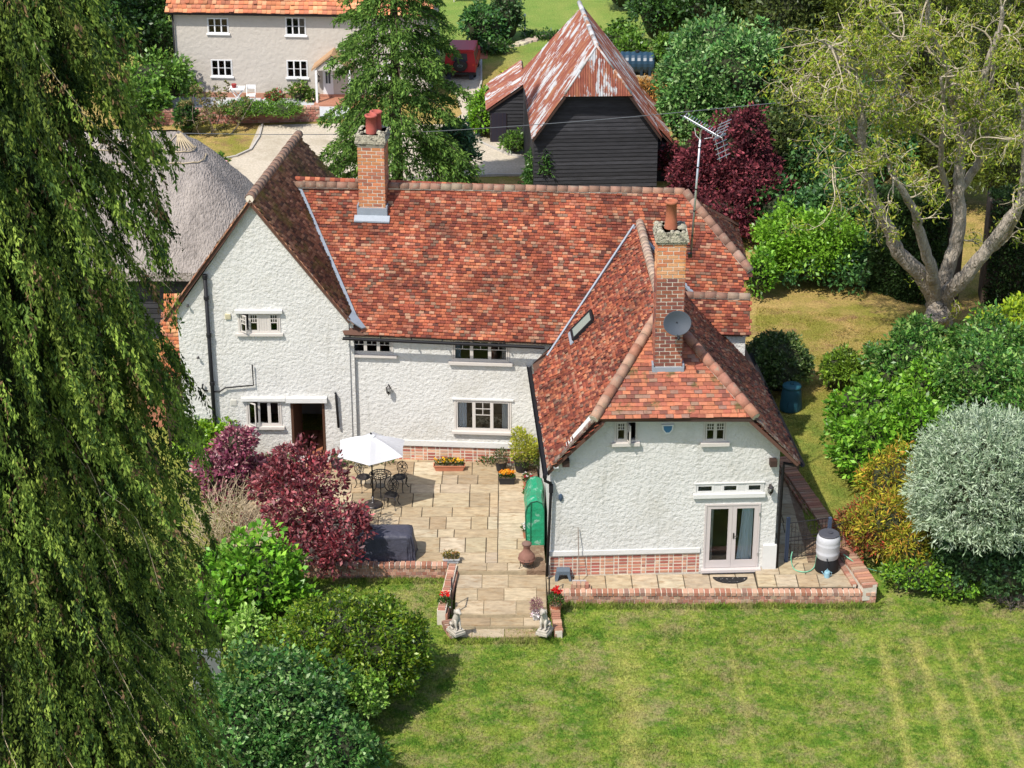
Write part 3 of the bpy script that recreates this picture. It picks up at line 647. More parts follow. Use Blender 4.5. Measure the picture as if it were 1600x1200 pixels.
# lead valley between left wing and main roof
def lead(pts, w, parent, name='lead_valley', h=.035):
    mb = MB(); 
    for a, b in zip(pts[:-1], pts[1:]):
        a = Vector(a); b = Vector(b); t = (b - a).normalized(); s_ = t.cross(Vector((0, 0, 1))).normalized() * w / 2; u_ = s_.cross(t).normalized(); u_ = u_ if u_.z > 0 else -u_
        vs = [a - s_ + u_ * h, a + s_ + u_ * h, b + s_ + u_ * h, b - s_ + u_ * h, a - s_ - u_ * h, a + s_ - u_ * h, b + s_ - u_ * h, b - s_ - u_ * h]
        mb.add(vs, [(0, 1, 2, 3), (4, 5, 1, 0), (6, 7, 3, 2), (5, 6, 2, 1), (7, 4, 0, 3), (7, 6, 5, 4)])
    return obj(name, mb, M['lead'], parent)
def meet(A, B, z):
    """point at height z on both planes"""
    a = np.array([[A.n.x, A.n.y], [B.n.x, B.n.y]]); b_ = np.array([A.n.dot(A.o) - A.n.z * z, B.n.dot(B.o) - B.n.z * z]); x, y = np.linalg.solve(a, b_); return Vector((x, y, z))
lead([meet(mzE, sLR, 4.75) + Vector((0, -.1, .03)), meet(mzE, sLR, 7.95) + Vector((0, 0, .05))], .11, roofm)
mb = MB(); mb.prism([(-5.05, 61.36, 4.95), (-4.62, 61.42, 4.62), (-4.5, 61.5, 4.62), (-4.9, 61.7, 5.1)], (0, -.03, .05)); obj('lead_valley', mb, M['lead'], roofm)
# -- wing roof
wl = sWL.uv(wA); wl2 = sWL.uv(wB); hL = sWL.uv(hzL)
wpl = [(0, 0), (sWL.uv((.6, 61.9, 3.48))[0], 0), (sWL.uv((.6, 61.9, 3.48))[0], wl[1] * .4), (wl2[0], wl2[1]), wl, hL]
wpl = [sWL.uv((1.0, 54.18, 3.48)), sWL.uv((.60, 61.8, 3.48)), sWL.uv((.55, 63.9, 3.6)), sWL.uv(wB), sWL.uv(wA), sWL.uv(hzL)]
roofw = deck(sWL, wpl, house)
keepw = lambda p: mzE.z(p.x, p.y) < p.z + .06
tile_part(sWL, wpl, roofw, M['tile'], gauge=.105, tw=.168, seed=21, keep=keepw, pal=TILE, wts=[5, 3, 5, 4, 3, 2, 1.5, 4, 1.5, 1.5], wave=.035, lift=.03)
wpr = [sWR.uv((8.06, 54.22, 3.66)), sWR.uv((7.30, 62.2, 3.66)), sWR.uv((6.9, 63.7, 3.9)), sWR.uv(wB), sWR.uv(wA), sWR.uv(hzR)]
roofr = deck(sWR, wpr, house); tile_part(sWR, wpr, roofr, M['tile'], gauge=.105, tw=.168, seed=22, keep=keepw, wave=.035, lift=.03)
hp = [sWH.uv(hzL), sWH.uv(hzR), sWH.uv(wA)]
roofhip = deck(sWH, hp, house)
HT = {}
hw = hp[1][0]; hv = hp[2][1]; nr = int(hv / .128)
r5 = random.Random(5)
for i in range(nr):
    v = i * .128; u = (.115 if i % 2 else 0) - .1
    while u < hw:
        w = .225 * r5.uniform(.94, 1.04)
        if inside(hp, u + w / 2, v + .05):
            key = (r5.randrange(24), i % 2)
            if key not in HT:
                tb = MB(); t0 = r5.uniform(.02, .035); t1 = t0 + r5.uniform(-.006, .006); k = .017
                vs = [(.004, 0, t0), (.221, r5.uniform(-.006, .006), t1), (.221, .19, -.004), (.004, .19, -.004), (.004, 0, t0 - k), (.221, 0, t1 - k), (.221, .19, -.02), (.004, .19, -.02)]
                tb.add(vs, [(0, 1, 2, 3), (4, 5, 1, 0), (1, 5, 6, 2), (4, 0, 3, 7), (7, 6, 5, 4)], jit(r5.choices([(0.37, .13, .07), (.31, .10, .058), (.24, .075, .048), (.41, .175, .10), (.16, .06, .042), (.23, .13, .095)], [4, 5, 5, 2, 3, 2.5])[0], .15, r5)); me = tb.mesh('tile'); me.materials.append(M['tile_hip']); HT[key] = me
            obj('tile', HT[key], None, roofhip, M4=sWH.X @ Matrix.Translation((u, v + r5.uniform(-.008, .008), r5.uniform(0, .006))) @ Matrix.Rotation(r5.uniform(-.012, .012), 4, 'Z'))
        u += w
ridge_run(wB + up + Vector((0, .15, 0)), wA + up, roofw, L=.28, r=.135, pal=((.28, .18, .13), (.24, .16, .12), (.33, .24, .18)))
hpal = ((.30, .14, .09), (.26, .12, .085), (.31, .18, .125))
ridge_run(wA + up, hzL + up + Vector((-.06, -.06, 0)), roofhip, L=.40, r=.15, pal=hpal); ridge_run(wA + up, hzR + up + Vector((.06, -.06, 0)), roofhip, L=.40, r=.15, pal=hpal)
lead([meet(mzE, sWL, 4.0) + Vector((-.05, -.05, .04)), meet(mzE, sWL, 7.15) + Vector((-.05, 0, .06))], .06, roofw)
lead([meet(mzE, sWR, 4.9) + Vector((.1, 0, .05)), meet(mzE, sWR, 7.1) + Vector((.05, 0, .06))], .11, roofw)
# verges and barge boards of the wing
for A, B, nm in ((hzL, sWL.o, 'l'), (hzR, sWR.o, 'r')):
    vg = MB(); n = int((B - A).length / .105); d = (B - A) / n
    for i in range(n):
        p = A + d * i; q = p + d * .98; dn = Vector((0, 0, -.045))
        for k_, dp in ((0, 0), (.035, -.01)):
            z_ = Vector((0, dp, -k_)); vg.add([p + z_ + Vector((0, -.03, .03)), q + z_ + Vector((0, -.03, .045)), q + z_ + Vector((0, .15, .045)), p + z_ + Vector((0, .15, .03)), p + z_ + Vector((0, -.03, .0)), q + z_ + Vector((0, -.03, .028)), q + z_ + Vector((0, .15, .0)), p + z_ + Vector((0, .15, 0))], [(0, 1, 2, 3), (4, 5, 1, 0), (7, 6, 5, 4), (1, 5, 6, 2), (4, 0, 3, 7)], jit(rnd.choice([(.15, .105, .085), (.11, .055, .04), (.19, .155, .12)]), .2))
    obj('verge_tiling', vg, M['tile'], roofhip, kind='stuff')
    bb = MB(); o_ = Vector((0, .10, -.10)); bb.prism([A + o_ + Vector((0, 0, .03)), B + o_, B + o_ + Vector((0, 0, -.16)), A + o_ + Vector((0, 0, -.13))], (0, .05, 0)); obj('barge_board', bb, M['dark_wood'], roofhip)
bb = MB(); bb.box(hzL.x + .05, hzR.x - .05, 54.10, 54.16, 5.02, 5.10); obj('fascia', bb, M['dark_wood'], roofhip)
for (px, py) in ((884, 722), (1208, 722)):
    u, z = WF.pl(px, py, -.1); bb = MB(); bb.box(u - .10, u + .10, -.22, .1, z - .10, z + .09, X=WF.M); obj('beam_end', bb, M['dark_wood'], house)
# -- gutters and pipes
def pipe(name, pts, r, parent, m='black_plastic', seg=8):
    mb = MB(); mb.tube(pts, r, seg); return obj(name, mb, M[m], parent, smooth=True)
def gutter(a, b, parent, r=.075):
    a = Vector(a); b = Vector(b); t = (b - a).normalized(); s_ = t.cross(Vector((0, 0, 1))).normalized(); mb = MB(); n = 8; vs = []
    for e_ in (a, b):
        for rr in (r, r - .008):
            vs += [e_ + s_ * rr * math.cos(math.pi * k / n) - Vector((0, 0, rr * math.sin(math.pi * k / n))) for k in range(n + 1)]
    s1 = n + 1; fs = []
    for k in range(n): fs += [(k, k + 1, 2 * s1 + k + 1, 2 * s1 + k), (s1 + k + 1, s1 + k, 3 * s1 + k, 3 * s1 + k + 1)]
    fs += [(0, s1, 3 * s1, 2 * s1), (s1 - 1, 3 * s1 - 1, 4 * s1 - 1, 2 * s1 - 1)]
    mb.add(vs, fs); return obj('gutter', mb, M['black_plastic'], parent)
gutter((-5.22, 61.36, 4.36), (1.0, 60.92, 4.25), house); gutter((.93, 54.12, 3.40), (.50, 61.75, 3.42), house); gutter((8.14, 54.3, 3.58), (7.4, 62.0, 3.58), house)
mb = MB()
for i in range(7): mb.box(-.015, .015, 0, .14, -.02, .05, X=Matrix.Translation(Vector((-5.0 + i * .95, 61.42 - i * .067, 4.32))))
obj('gutter_bracket', mb, M['black_plastic'], house)
def LP(px, py, d=-.09): u, z = LW.pl(px, py, d); return LW.M @ Vector((u, d, z))
p0, p1 = LP(320, 432, -.12), LP(334, 662, -.12); p1.x = p0.x + .02
sp = pipe('soil_pipe', [p0, Vector((p1.x, p1.y, -.3))], .062, house)
mb = MB()
for f in (.0, .14, .39, .72, .96): q = p0.lerp(p1, f); mb.lathe([(.074, -.07), (.082, -.06), (.082, .05), (.07, .06)], 10, c=q)
obj('pipe_socket', mb, M['black_plastic'], sp, smooth=False)
pipe('waste_pipe', [LP(394, 570), LP(396, 602), LP(352, 606), LP(343, 612), LP(334, 612)], .024, sp); pipe('waste_pipe', [LP(325, 611), LP(319, 610), LP(316, 606), LP(317, 600)], .03, sp)
pipe('downpipe', [LP(524, 614, -.02), LP(525, 617), LP(529, 668)], .04, house)
def WP(px, py, d=-.09): u, z = WF.pl(px, py, d); return WF.M @ Vector((u, d, z))
hpx = pipe('downpipe', [Vector((.92, 54.15, 3.36)), Vector((.93, 54.15, 3.15)), Vector((1.08, 54.30, 3.0)), Vector((1.10, 54.30, 2.8)), Vector((1.00, 54.28, .0))], .045, house)
mb = MB(); mb.box(1.04, 1.16, 54.24, 54.34, 2.72, 2.95); obj('hopper', mb, M['black_plastic'], hpx)
mb = MB(); mb.box(.86, .98, 54.08, 54.22, 3.26, 3.36); obj('gutter_outlet', mb, M['black_plastic'], hpx)
pipe('downpipe', [Vector((8.1, 54.45, 3.52)), Vector((7.95, 54.6, 3.42)), Vector((7.68, 54.72, 3.42)), Vector((7.66, 54.74, 3.2)), Vector((7.64, 54.74, 0))], .045, house)
# -- windows and doors
pp = 'paint'
w1 = window(LW, a1, house, [(1, 'cottage', 42), (1, 'cottage', 0), (1.15, 'panel', 0), (1, 'cottage', 0)], M[pp], sill=(.07, .10, .08), hood=(.08, .12, .10), label='upper window of the left gable with a boarded panel and one open casement')
window(LW, a2, house, [(1, 'plain', 38), (1, 'plain', 0), (1, 'plain', 0)], M[pp], sill=(.08, .12, .09), hood=(.14, .12, .11), label='three-light window beside the open brown door')
window(MW, b1, house, [(1, 'top2', 0)] * 3, M[pp], sill=(.12, .12, .08), label='eaves window next to the left gable')
window(MW, b2, house, [(1, 'top2', 0)] * 3, M[pp], sill=(.10, .12, .09), label='wide eaves window over the patio')
window(MW, b3, house, [(1, 'plain', 0), (1, 'grid2', 0), (1, 'plain', 0)], M[pp], sill=(.07, .13, .08), hood=(.07, .06, .05), label='large ground floor window with blue curtains')
window(WF, c1, house, [(1, 'cottage2', 0), (1, 'cottage2', 75)], M[pp], sill=(.07, .12, .10), label='small window under the hip with its right casement open')
window(WF, c2, house, [(1, 'cottage2', 0), (1, 'cottage2', 0)], M[pp], sill=(.07, .12, .10), label='small closed window under the hip')
window(WF, (c3[0], c3[1], c3[2] - .02, c3[3]), house, [(1.45, 'plain', 0), (.75, 'panel', 0), (1.35, 'plain', 0), (.75, 'panel', 0), (1.3, 'plain', 0)], M['stucco_smooth'], sill=(.05, .10, .12), hood=(.03, .04, .03), fw=.04, label='low strip of three lights above the glazed doors')
# open plank door on the left
mb = MB(); F_ = LW.M; mb.box(a3[0] - .01, a3[0] + .07, -.01, .12, .04, a3[3], X=F_); mb.box(a3[1] - .07, a3[1] + .01, -.01, .12, .04, a3[3], X=F_); mb.box(a3[0] + .07, a3[1] - .07, -.008, .12, a3[3] - .08, a3[3], X=F_)
df = obj('door_frame', mb, M['brown_wood'], house)
mb = MB(); X = LW.M @ Matrix.Translation((a3[0] + .08, .12, .05)) @ Matrix.Rotation(R(78), 4, 'Z')
for k in range(6): mb.box(.01 + k * .135, .14 + k * .135, 0, .04, 0, a3[3] - .14, X=X)
dr = obj('door', mb, M['brown_wood'], house, label='brown plank door standing open'); mb = MB(); mb.tube([X @ Vector((.74, -.04, .95)), X @ Vector((.62, -.04, .95))], .014, 6); obj('handle', mb, M['black_iron'], dr)
mb = MB(); mb.box(a3[0] - .14, a3[1] + .10, -.16, .05, a3[3] + .01, a3[3] + .17, X=F_); obj('door_hood', mb, M['stucco_smooth'], house)
mb = MB(); mb.box(a3[0] - .05, a3[1] + .08, -.14, .0, -.05, .03, X=F_); ds = obj('door_step', mb, M['kerb'], house)
for k in range(8): me = brick_mesh(.11, .065, .2, BRICK); obj('brick', me, None, ds, M4=LW.M @ Matrix.Translation((a3[0] + .0 + k * .122, -.36, -.06)))
# French doors
u0, u1, z0, z1 = c4; F_ = WF.M
mb = MB(); mb.box(u0, u0 + .05, -.03, .09, z0, z1, X=F_); mb.box(u1 - .05, u1, -.03, .09, z0, z1, X=F_); mb.box(u0 + .05, u1 - .05, -.028, .09, z1 - .05, z1, X=F_)
mb.box(u0 - .06, u1 + .08, -.16, .05, -.02, z0, X=F_); fdm = obj('door_frame', mb, M['lilac_paint'], house)
um = (u0 + u1) / 2
for k, (p, q) in enumerate(((u0 + .053, um - .003), (um + .003, u1 - .053))):
    d = MB(); s_ = .105; zz0, zz1 = z0 + .012, z1 - .055
    d.box(p, p + s_, -.012, .035, zz0, zz1, X=F_); d.box(q - s_, q, -.012, .035, zz0, zz1, X=F_); d.box(p + s_, q - s_, -.010, .033, zz1 - .10, zz1, X=F_); d.box(p + s_, q - s_, -.010, .033, zz0, zz0 + .24, X=F_)
    for a_, b_ in ((p + s_, p + s_ + .012), (q - s_ - .012, q - s_)): d.box(a_, b_, -.016, .03, zz0 + .24, zz1 - .10, X=F_)
    dd_ = obj('glazed_door', d, M['lilac_paint'], house, label='left leaf of the glazed double doors' if k == 0 else 'right leaf of the glazed double doors with the handle')
    gg = MB(); gg.box(p + s_, q - s_, .008, .014, zz0 + .24, zz1 - .10, X=F_); obj('pane', gg, M['glass'], dd_)
    if k: hh = MB(); hh.box(p + .03, p + .065, -.03, -.012, 1.02, 1.20, X=F_); hh.tube([F_ @ Vector((p + .047, -.03, 1.12)), F_ @ Vector((p + .047, -.07, 1.12)), F_ @ Vector((p + .16, -.075, 1.125))], .011, 6); obj('handle', hh, M['black_iron'], dd_)
mb = MB()
for z in (.45, 1.75): mb.box(u1 - .04, u1 + .0, -.04, -.028, z, z + .1, X=F_)
obj('hinge', mb, M['galv'], fdm)
# curtains
def curtain(fr, ua, ub, z0, z1, d, label, col, slant=0.0):
    n = 26; V_ = []; fs = []; rows = 8
    for j in range(rows + 1):
        f = j / rows; z = z0 + (z1 - z0) * f; sh = slant * (1 - f) ** 1.5
        for i in range(n + 1):
            g_ = i / n; V_.append(fr.M @ Vector((ua + (ub - ua) * g_ + sh * (1 - g_) , d + .03 * math.sin(g_ * 22 + f), z)))
    fs = [(j * (n + 1) + i, j * (n + 1) + i + 1, (j + 1) * (n + 1) + i + 1, (j + 1) * (n + 1) + i) for j in range(rows) for i in range(n)]
    mb = MB(); mb.add(V_, fs, col); tag(obj('curtain', mb, M['cloth'], smooth=True), label, 'curtain')
w_ = u1 - u0
curtain(WF, u1 - .50, u1 - .19, .1, 2.0, .10, 'pale blue curtain hanging behind the right leaf of the glazed double doors', (.78, .86, .90), -.14)
curtain(WF, u0 + .14, u0 + .26, .1, 2.0, .10, 'narrow off-white curtain gathered behind the left leaf of the glazed doors', (.8, .78, .74), 0.1)
curtain(MW, b3[0] + .08, b3[0] + .38, b3[2], b3[3], .10, 'blue-grey curtain at the left of the large patio window', (.72, .76, .82))
curtain(MW, b3[1] - .30, b3[1] - .08, b3[2], b3[3], .10, 'blue-grey curtain at the right of the large patio window', (.75, .76, .78))
curtain(MW, b2[0] + .08, b2[0] + .26, b2[2], b2[3], .14, 'blue curtain at the left of the wide window under the gutter', (.30, .36, .50))
curtain(MW, b2[1] - .24, b2[1] - .08, b2[2], b2[3], .14, 'pale curtain at the right of the wide window under the gutter', (.42, .40, .40))
mb = MB()
for k in range(5): mb.lathe([(.02, -.16), (.17, -.10), (.20, .0), (.16, .1), (.02, .15)], 10, c=MW.M @ Vector((b3[0] + .55 + k * .24, .45 + .05 * (k % 2), b3[2] + .12)), col=rnd.choice([(.35, .30, .20), (.22, .18, .12), (.42, .38, .28)]), sy=.5)
tag(obj('cushion', mb, mat('patterned_cloth', (.40, .34, .24), .9, blot=(.10, .07, .04), blots=(9, .48, .52)), smooth=True), 'patterned sofa cushions seen through the large patio window', 'cushions')
# small fixtures on the walls
def plate(fr, px, py, w, h, m, name, label, cat, dpt=.03, col=(.6, .6, .6)):
    u, z = fr.pl(px, py); mb = MB(); mb.box(u - w / 2, u + w / 2, -dpt, .0, z - h / 2, z + h / 2, col, X=fr.M); mb.box(u - w / 2 + .02, u + w / 2 - .02, -dpt - .006, -dpt, z - h / 2 + .02, z + h / 2 - .02, tuple(c * .8 for c in col), X=fr.M); return obj(name, mb, m, house)
plate(LW, 356, 494, .17, .17, M['attr'], 'vent_cover', '', '', .05, (.55, .50, .33)); plate(LW, 365, 629, .2, .2, M['attr'], 'vent_cover', '', '', .02, (.58, .56, .50)); plate(MW, 596, 706, .2, .18, M['attr'], 'meter_box', '', '', .06, (.30, .28, .28))
for px, py in ((294, 476), (310, 557)):
    u, z = LW.pl(px, py); mb = MB(); mb.tube([LW.M @ Vector((u, 0, z)), LW.M @ Vector((u, -.10, z + .02))], .02, 6); mb.lathe([(.03, -.03), (.05, 0), (.02, .04)], 8, c=LW.M @ Vector((u, -.12, z))); obj('wall_hook', mb, M['black_iron'], house)
u, z = WF.pl(1043, 669); al = thing('burglar_alarm', 'blue and white burglar alarm box under the tiled hip, between the two small windows', 'alarm box', WF.M @ Vector((u, 0, z)), R(2.9))
mb = MB(); hx = [(-.17, .13), (.17, .13), (.15, -.02), (.06, -.14), (-.06, -.14), (-.15, -.02)]; mb.prism([(x, -.06, z_) for x, z_ in hx], (0, .06, 0)); obj('case', mb, M['white_paint'], al, rel=True)
mb = MB(); mb.prism([(x * .72, -.075, z_ * .72 + .0) for x, z_ in hx], (0, .014, 0), (.05, .16, .30)); obj('cover', mb, M['gloss'], al, rel=True)
u, z = WF.pl(876, 777); mb = MB(); mb.lathe([(.005, -.07), (.075, -.05), (.09, -.01), (.09, 0)], 14, X=WF.M @ Matrix.Translation((u, 0, z)) @ Matrix.Diagonal((.75, 1, 1.35, 1)) @ Matrix.Rotation(R(90), 4, 'X') @ Matrix.Scale(-1, 4, (0, 0, 1)) , col=(.045, .07, .11)); tag(obj('bulkhead_lamp', mb, M['gloss']), 'dark blue oval lamp on the left edge of the right wing wall', 'lamp')
u, z = WF.pl(870, 728, -.15); mb = MB(); mb.box(u - .1, u + .04, -.26, -.16, z - .02, z + .05, X=WF.M); tag(obj('floodlight', mb, M['white_paint']), 'small white floodlight under the left eave of the right wing', 'lamp')
u, z = MW.pl(608, 603); lantern(MW, u, z, 'black coach lantern on the white wall above the parasol')
u, z = WF.pl(1203, 758); lantern(WF, u, z, 'black coach lantern right of the glazed double doors')
# skylight in the left slope of the wing
sk = sWL
def onsl(px, py):
    o = Vector((0, 0, CH)); r = ray(px, py); t = (sk.o - o).dot(sk.n) / r.dot(sk.n); return sk.uv(o + r * t)
su, sv = onsl(912, 510); mb = MB(); G = sk.X
hu, hv_ = .40, .46
mb.box(su - hu, su - hu + .08, sv - hv_, sv + hv_, .0, .11, X=G); mb.box(su + hu - .08, su + hu, sv - hv_, sv + hv_, .0, .11, X=G); mb.box(su - hu + .08, su + hu - .08, sv - hv_, sv - hv_ + .08, 0, .108, X=G); mb.box(su - hu + .08, su + hu - .08, sv + hv_ - .08, sv + hv_, 0, .108, X=G)
sko = obj('roof_window', mb, M['black_plastic'], roofw, label='roof window in the tiled slope')
mb = MB(); mb.box(su - hu + .08, su + hu - .08, sv - hv_ + .08, sv + hv_ - .08, .07, .085, (.22, .26, .23), X=G); obj('roof_window_pane', mb, M['gloss'], roofw)  # grey-green reflection painted as the pane's own colour
mb = MB(); mb.box(su - hu - .04, su + hu + .04, sv - hv_ - .14, sv - hv_ - .005, .02, .05, X=G); obj('roof_window_flashing', mb, M['lead'], roofw)
# -- chimneys
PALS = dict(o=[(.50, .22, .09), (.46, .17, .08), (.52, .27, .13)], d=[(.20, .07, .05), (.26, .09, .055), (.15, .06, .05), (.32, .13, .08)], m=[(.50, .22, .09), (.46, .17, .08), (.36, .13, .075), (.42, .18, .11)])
def chimney(x0, y0, ang, w, dp, z0, z1, single, zbot, nm, dark=False):
    fr = Frame(x0, y0, ang); mb = MB(); mb.box(.012, w - .012, .012, dp - .012, zbot, z1, X=fr.M); ch = obj('chimney', mb, M['mortar'], house, label=nm)
    z = z0; row = 0; bh = .085; j = .030; L_ = .27
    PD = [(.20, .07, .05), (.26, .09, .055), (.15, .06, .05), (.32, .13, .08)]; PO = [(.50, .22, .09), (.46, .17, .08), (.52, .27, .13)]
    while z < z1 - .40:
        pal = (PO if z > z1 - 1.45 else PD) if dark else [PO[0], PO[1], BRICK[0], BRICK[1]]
        for face in range(4):
            lw = w if face in (0, 2) else dp; u = 0 if (row + face) % 2 else -(L_ + j) / 2; k = 0
            while u < lw - .02:
                a_, b_ = max(0, u), min(u + L_, lw)
                if b_ - a_ > .04:
                    if face == 0: X = Matrix.Translation((a_, 0, z))
                    elif face == 1: X = Matrix.Translation((w, a_, z)) @ Matrix.Rotation(R(90), 4, 'Z')
                    elif face == 2: X = Matrix.Translation((w - a_, dp, z)) @ Matrix.Rotation(R(180), 4, 'Z')
                    else: X = Matrix.Translation((0, dp - a_, z)) @ Matrix.Rotation(R(270), 4, 'Z')
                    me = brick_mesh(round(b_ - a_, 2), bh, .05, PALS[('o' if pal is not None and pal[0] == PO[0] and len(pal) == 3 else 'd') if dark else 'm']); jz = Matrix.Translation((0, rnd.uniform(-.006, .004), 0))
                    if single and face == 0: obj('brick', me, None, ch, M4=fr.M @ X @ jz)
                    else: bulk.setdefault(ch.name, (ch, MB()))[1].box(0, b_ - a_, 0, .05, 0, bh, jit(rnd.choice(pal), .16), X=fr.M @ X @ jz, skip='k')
                u += L_ + j
        z += bh + j; row += 1
    # corbelled, lichened head
    hd = MB()
    for k, (g_, za, zb) in enumerate(((.035, z1 - .34, z1 - .27), (.07, z1 - .268, z1 - .19), (.05, z1 - .188, z1 - .10), (.03, z1 - .098, z1 - .0))):
        hd.box(-g_, w + g_, -g_, dp + g_, za, zb, X=fr.M)
    obj('chimney_head', hd, M['lichen'], ch)
    fl_ = MB()
    for i in range(26): 
        a_ = rnd.uniform(0, w); b_ = rnd.uniform(0, dp); s_ = rnd.uniform(.05, .12); fl_.lathe([(s_, 0), (s_ * .8, s_ * .5), (.01, s_ * .8)], 6, c=fr.M @ Vector((a_, b_, z1 - .01)))
    obj('flaunching', fl_, M['lichen'], ch, kind='stuff'); return fr, ch
bulk = {}
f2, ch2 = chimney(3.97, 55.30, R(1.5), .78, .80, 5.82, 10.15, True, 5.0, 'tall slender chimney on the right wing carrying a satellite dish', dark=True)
f1, ch1 = chimney(-4.80, 64.22, R(-5), .84, .86, 7.15, 9.95, True, 6.6, 'chimney with two pots on the main ridge')
for ch, m_ in list(bulk.values()): obj('brickwork', m_, M['brick'], ch, kind='stuff')
def pot(fr, ch, u, d, z, r, h, col, flare=1.0):
    mb = MB(); c = fr.M @ Vector((u, d, z)); mb.lathe([(r * flare, -.02), (r, h * .35), (r * .92, h * .88), (r * 1.14, h * .9), (r * 1.16, h * .98), (r * .95, h), (r * .8, h), (r * .78, h * .5)], 18, c=c, col=col, cap=False); return obj('chimney_pot', mb, M['terra'], ch, smooth=True)
pot(f2, ch2, .38, .38, 10.12, .155, .82, (.33, .11, .06), 1.25); pot(f1, ch1, .42, .24, 9.92, .17, .62, (.36, .09, .07)); pot(f1, ch1, .52, .62, 9.92, .17, .62, (.36, .09, .07))
def flash(fr, ch, w, z, d):
    mb = MB(); mb.box(-.05, w + .05, -.06, .0, z - .18, z + .12, X=fr.M); mb.prism([fr.M @ Vector(p) for p in ((-.14, -.06, z - .16), (w + .14, -.06, z - .16), (w + .14, -.06 - d, z - .16 - d * .86), (-.14, -.06 - d, z - .16 - d * .86))], (0, 0, .05)); mb.box(-.06, -.01, -.05, .25, z - .1, z + .2, X=fr.M); mb.box(w + .01, w + .06, -.05, .25, z - .1, z + .2, X=fr.M); obj('lead_flashing', mb, M['lead'], ch)
flash(f2, ch2, .78, 6.02, .22); flash(f1, ch1, .84, 7.45, .16)
# ================================================================ TERRACES, STEPS AND BRICK EDGINGS
SLAB = [(0.345, 0.27, 0.17), (0.38, 0.305, 0.20), (0.31, 0.235, 0.145), (0.39, 0.325, 0.225), (0.29, 0.225, 0.145), (0.36, 0.29, 0.20)]
SW = [5, 5, 3, 4, 1.6, 3]
SB = mat('step_stone', (.33, .265, .17), .9, var=.25, vscale=5)
def slabs(name, x0, x1, y0, y1, z, parentless=True, bm=None, rows=(.62, .90, .50, .78, .62, .92, .58), seed=1, keep=None, ang=0.0, org=None, wmin=.42, wmax=1.0):
    r = random.Random(seed); O = Vector(org) if org else Vector((x0, y0, 0)); X = Matrix.Translation((O.x, O.y, 0)) @ Matrix.Rotation(ang, 4, 'Z')
    w_, h_ = x1 - x0, y1 - y0
    mb = MB(); mb.box(0, w_, 0, h_, z - .4, z - .028, X=X); p = obj(name, mb, bm or M['joint'], kind='structure')
    y = 0; i = 0
    while y < h_ - .05:
        hh = min(rows[i % len(rows)], h_ - y); hh = h_ - y if h_ - y - hh < .15 else hh; x = -r.uniform(0, .4) if parentless else 0
        while x < w_ - .02:
            ww = r.choice([.5, .62, .75, .92, .92, 1.12]); ww = max(wmin, min(ww, wmax)); a, b = max(0, x), min(x + ww, w_)
            if w_ - b < .2: b = w_
            if keep is None or keep(X @ Vector(((a + b) / 2, y + hh / 2, 0))):
                k = r.random(); c = jit(r.choices(SLAB, SW)[0], .05, r); g = r.uniform(.006, .013); mm = MB(); dz = r.uniform(-.003, .003)
                if k < .02 and name == 'patio': c = (.30, .14, .08)
                vs = [(g, g, -.05), (b - a - g, g, -.05), (b - a - g, hh - g, -.05), (g, hh - g, -.05)]
                top = [(g + r.uniform(0, .012), g + r.uniform(0, .012), dz), (b - a - g - r.uniform(0, .012), g + r.uniform(0, .012), dz), (b - a - g - r.uniform(0, .012), hh - g - r.uniform(0, .012), dz + r.uniform(-.003, .003)), (g + r.uniform(0, .012), hh - g - r.uniform(0, .012), dz)]
                mm.add(vs + top, [(4, 5, 6, 7), (0, 1, 5, 4), (1, 2, 6, 5), (2, 3, 7, 6), (3, 0, 4, 7)], c)
                obj('paving_slab', mm, M['slab'], p, M4=X @ Matrix.Translation((a, y, z)))
            x = b if b >= w_ - .001 else x + ww
        y += hh; i += 1
    return p
slabs('patio', -8.3, -.42, 55.06, 61.95, 0.0, seed=4, wmax=1.15)
slabs('patio', -.42, .42, 55.06, 61.2, 0.002, seed=9, rows=(.8, .65, .9, .7), wmin=.84)
sheet('gravel_bed', [(.42, 54.6), (.98, 54.6), (.78, 61.2), (.42, 61.2)], .0, M['earth'], t=.3)
slabs('garden_path', -1.60, .98, 52.42, 54.62, -.14, bm=SB, seed=12, rows=(.75, .7, .75), wmin=.75)
slabs('patio_edge', -1.62, 1.02, 54.62, 55.06, -.004, bm=SB, seed=13, rows=(.44,), wmin=.6)
slabs('garden_step', -1.55, 1.05, 51.98, 52.42, -.25, bm=SB, seed=14, rows=(.44,), wmin=.8)
slabs('garden_step', -1.62, 1.12, 51.52, 51.98, -.345, bm=SB, seed=15, rows=(.46,), wmin=.9)
slabs('terrace', 1.0, 7.0, 53.62, 54.55, -.10, seed=16, rows=(.93,), ang=R(1), org=(1.0, 53.6, 0), wmin=.75)
slabs('terrace', 7.0, 9.75, 53.66, 55.05, .02, seed=17, rows=(.7, .75), wmin=.6, wmax=.8)
slabs('side_path', 7.6, 8.6, 55.05, 61.5, -.01, seed=18, rows=(.62, .5, .7), wmin=.5, wmax=.6, org=(7.62, 55.05, 0), ang=R(0.5))
sheet('side_path', [(8.5, 55.2), (9.7, 55.2), (8.75, 60.8), (8.45, 60.8)], -.02, M['earth'], t=.1)
EDGE = [(0.36, 0.18, 0.12), (0.42, 0.24, 0.165), (0.30, 0.135, 0.09), (0.40, 0.26, 0.18), (0.25, 0.14, 0.10)]
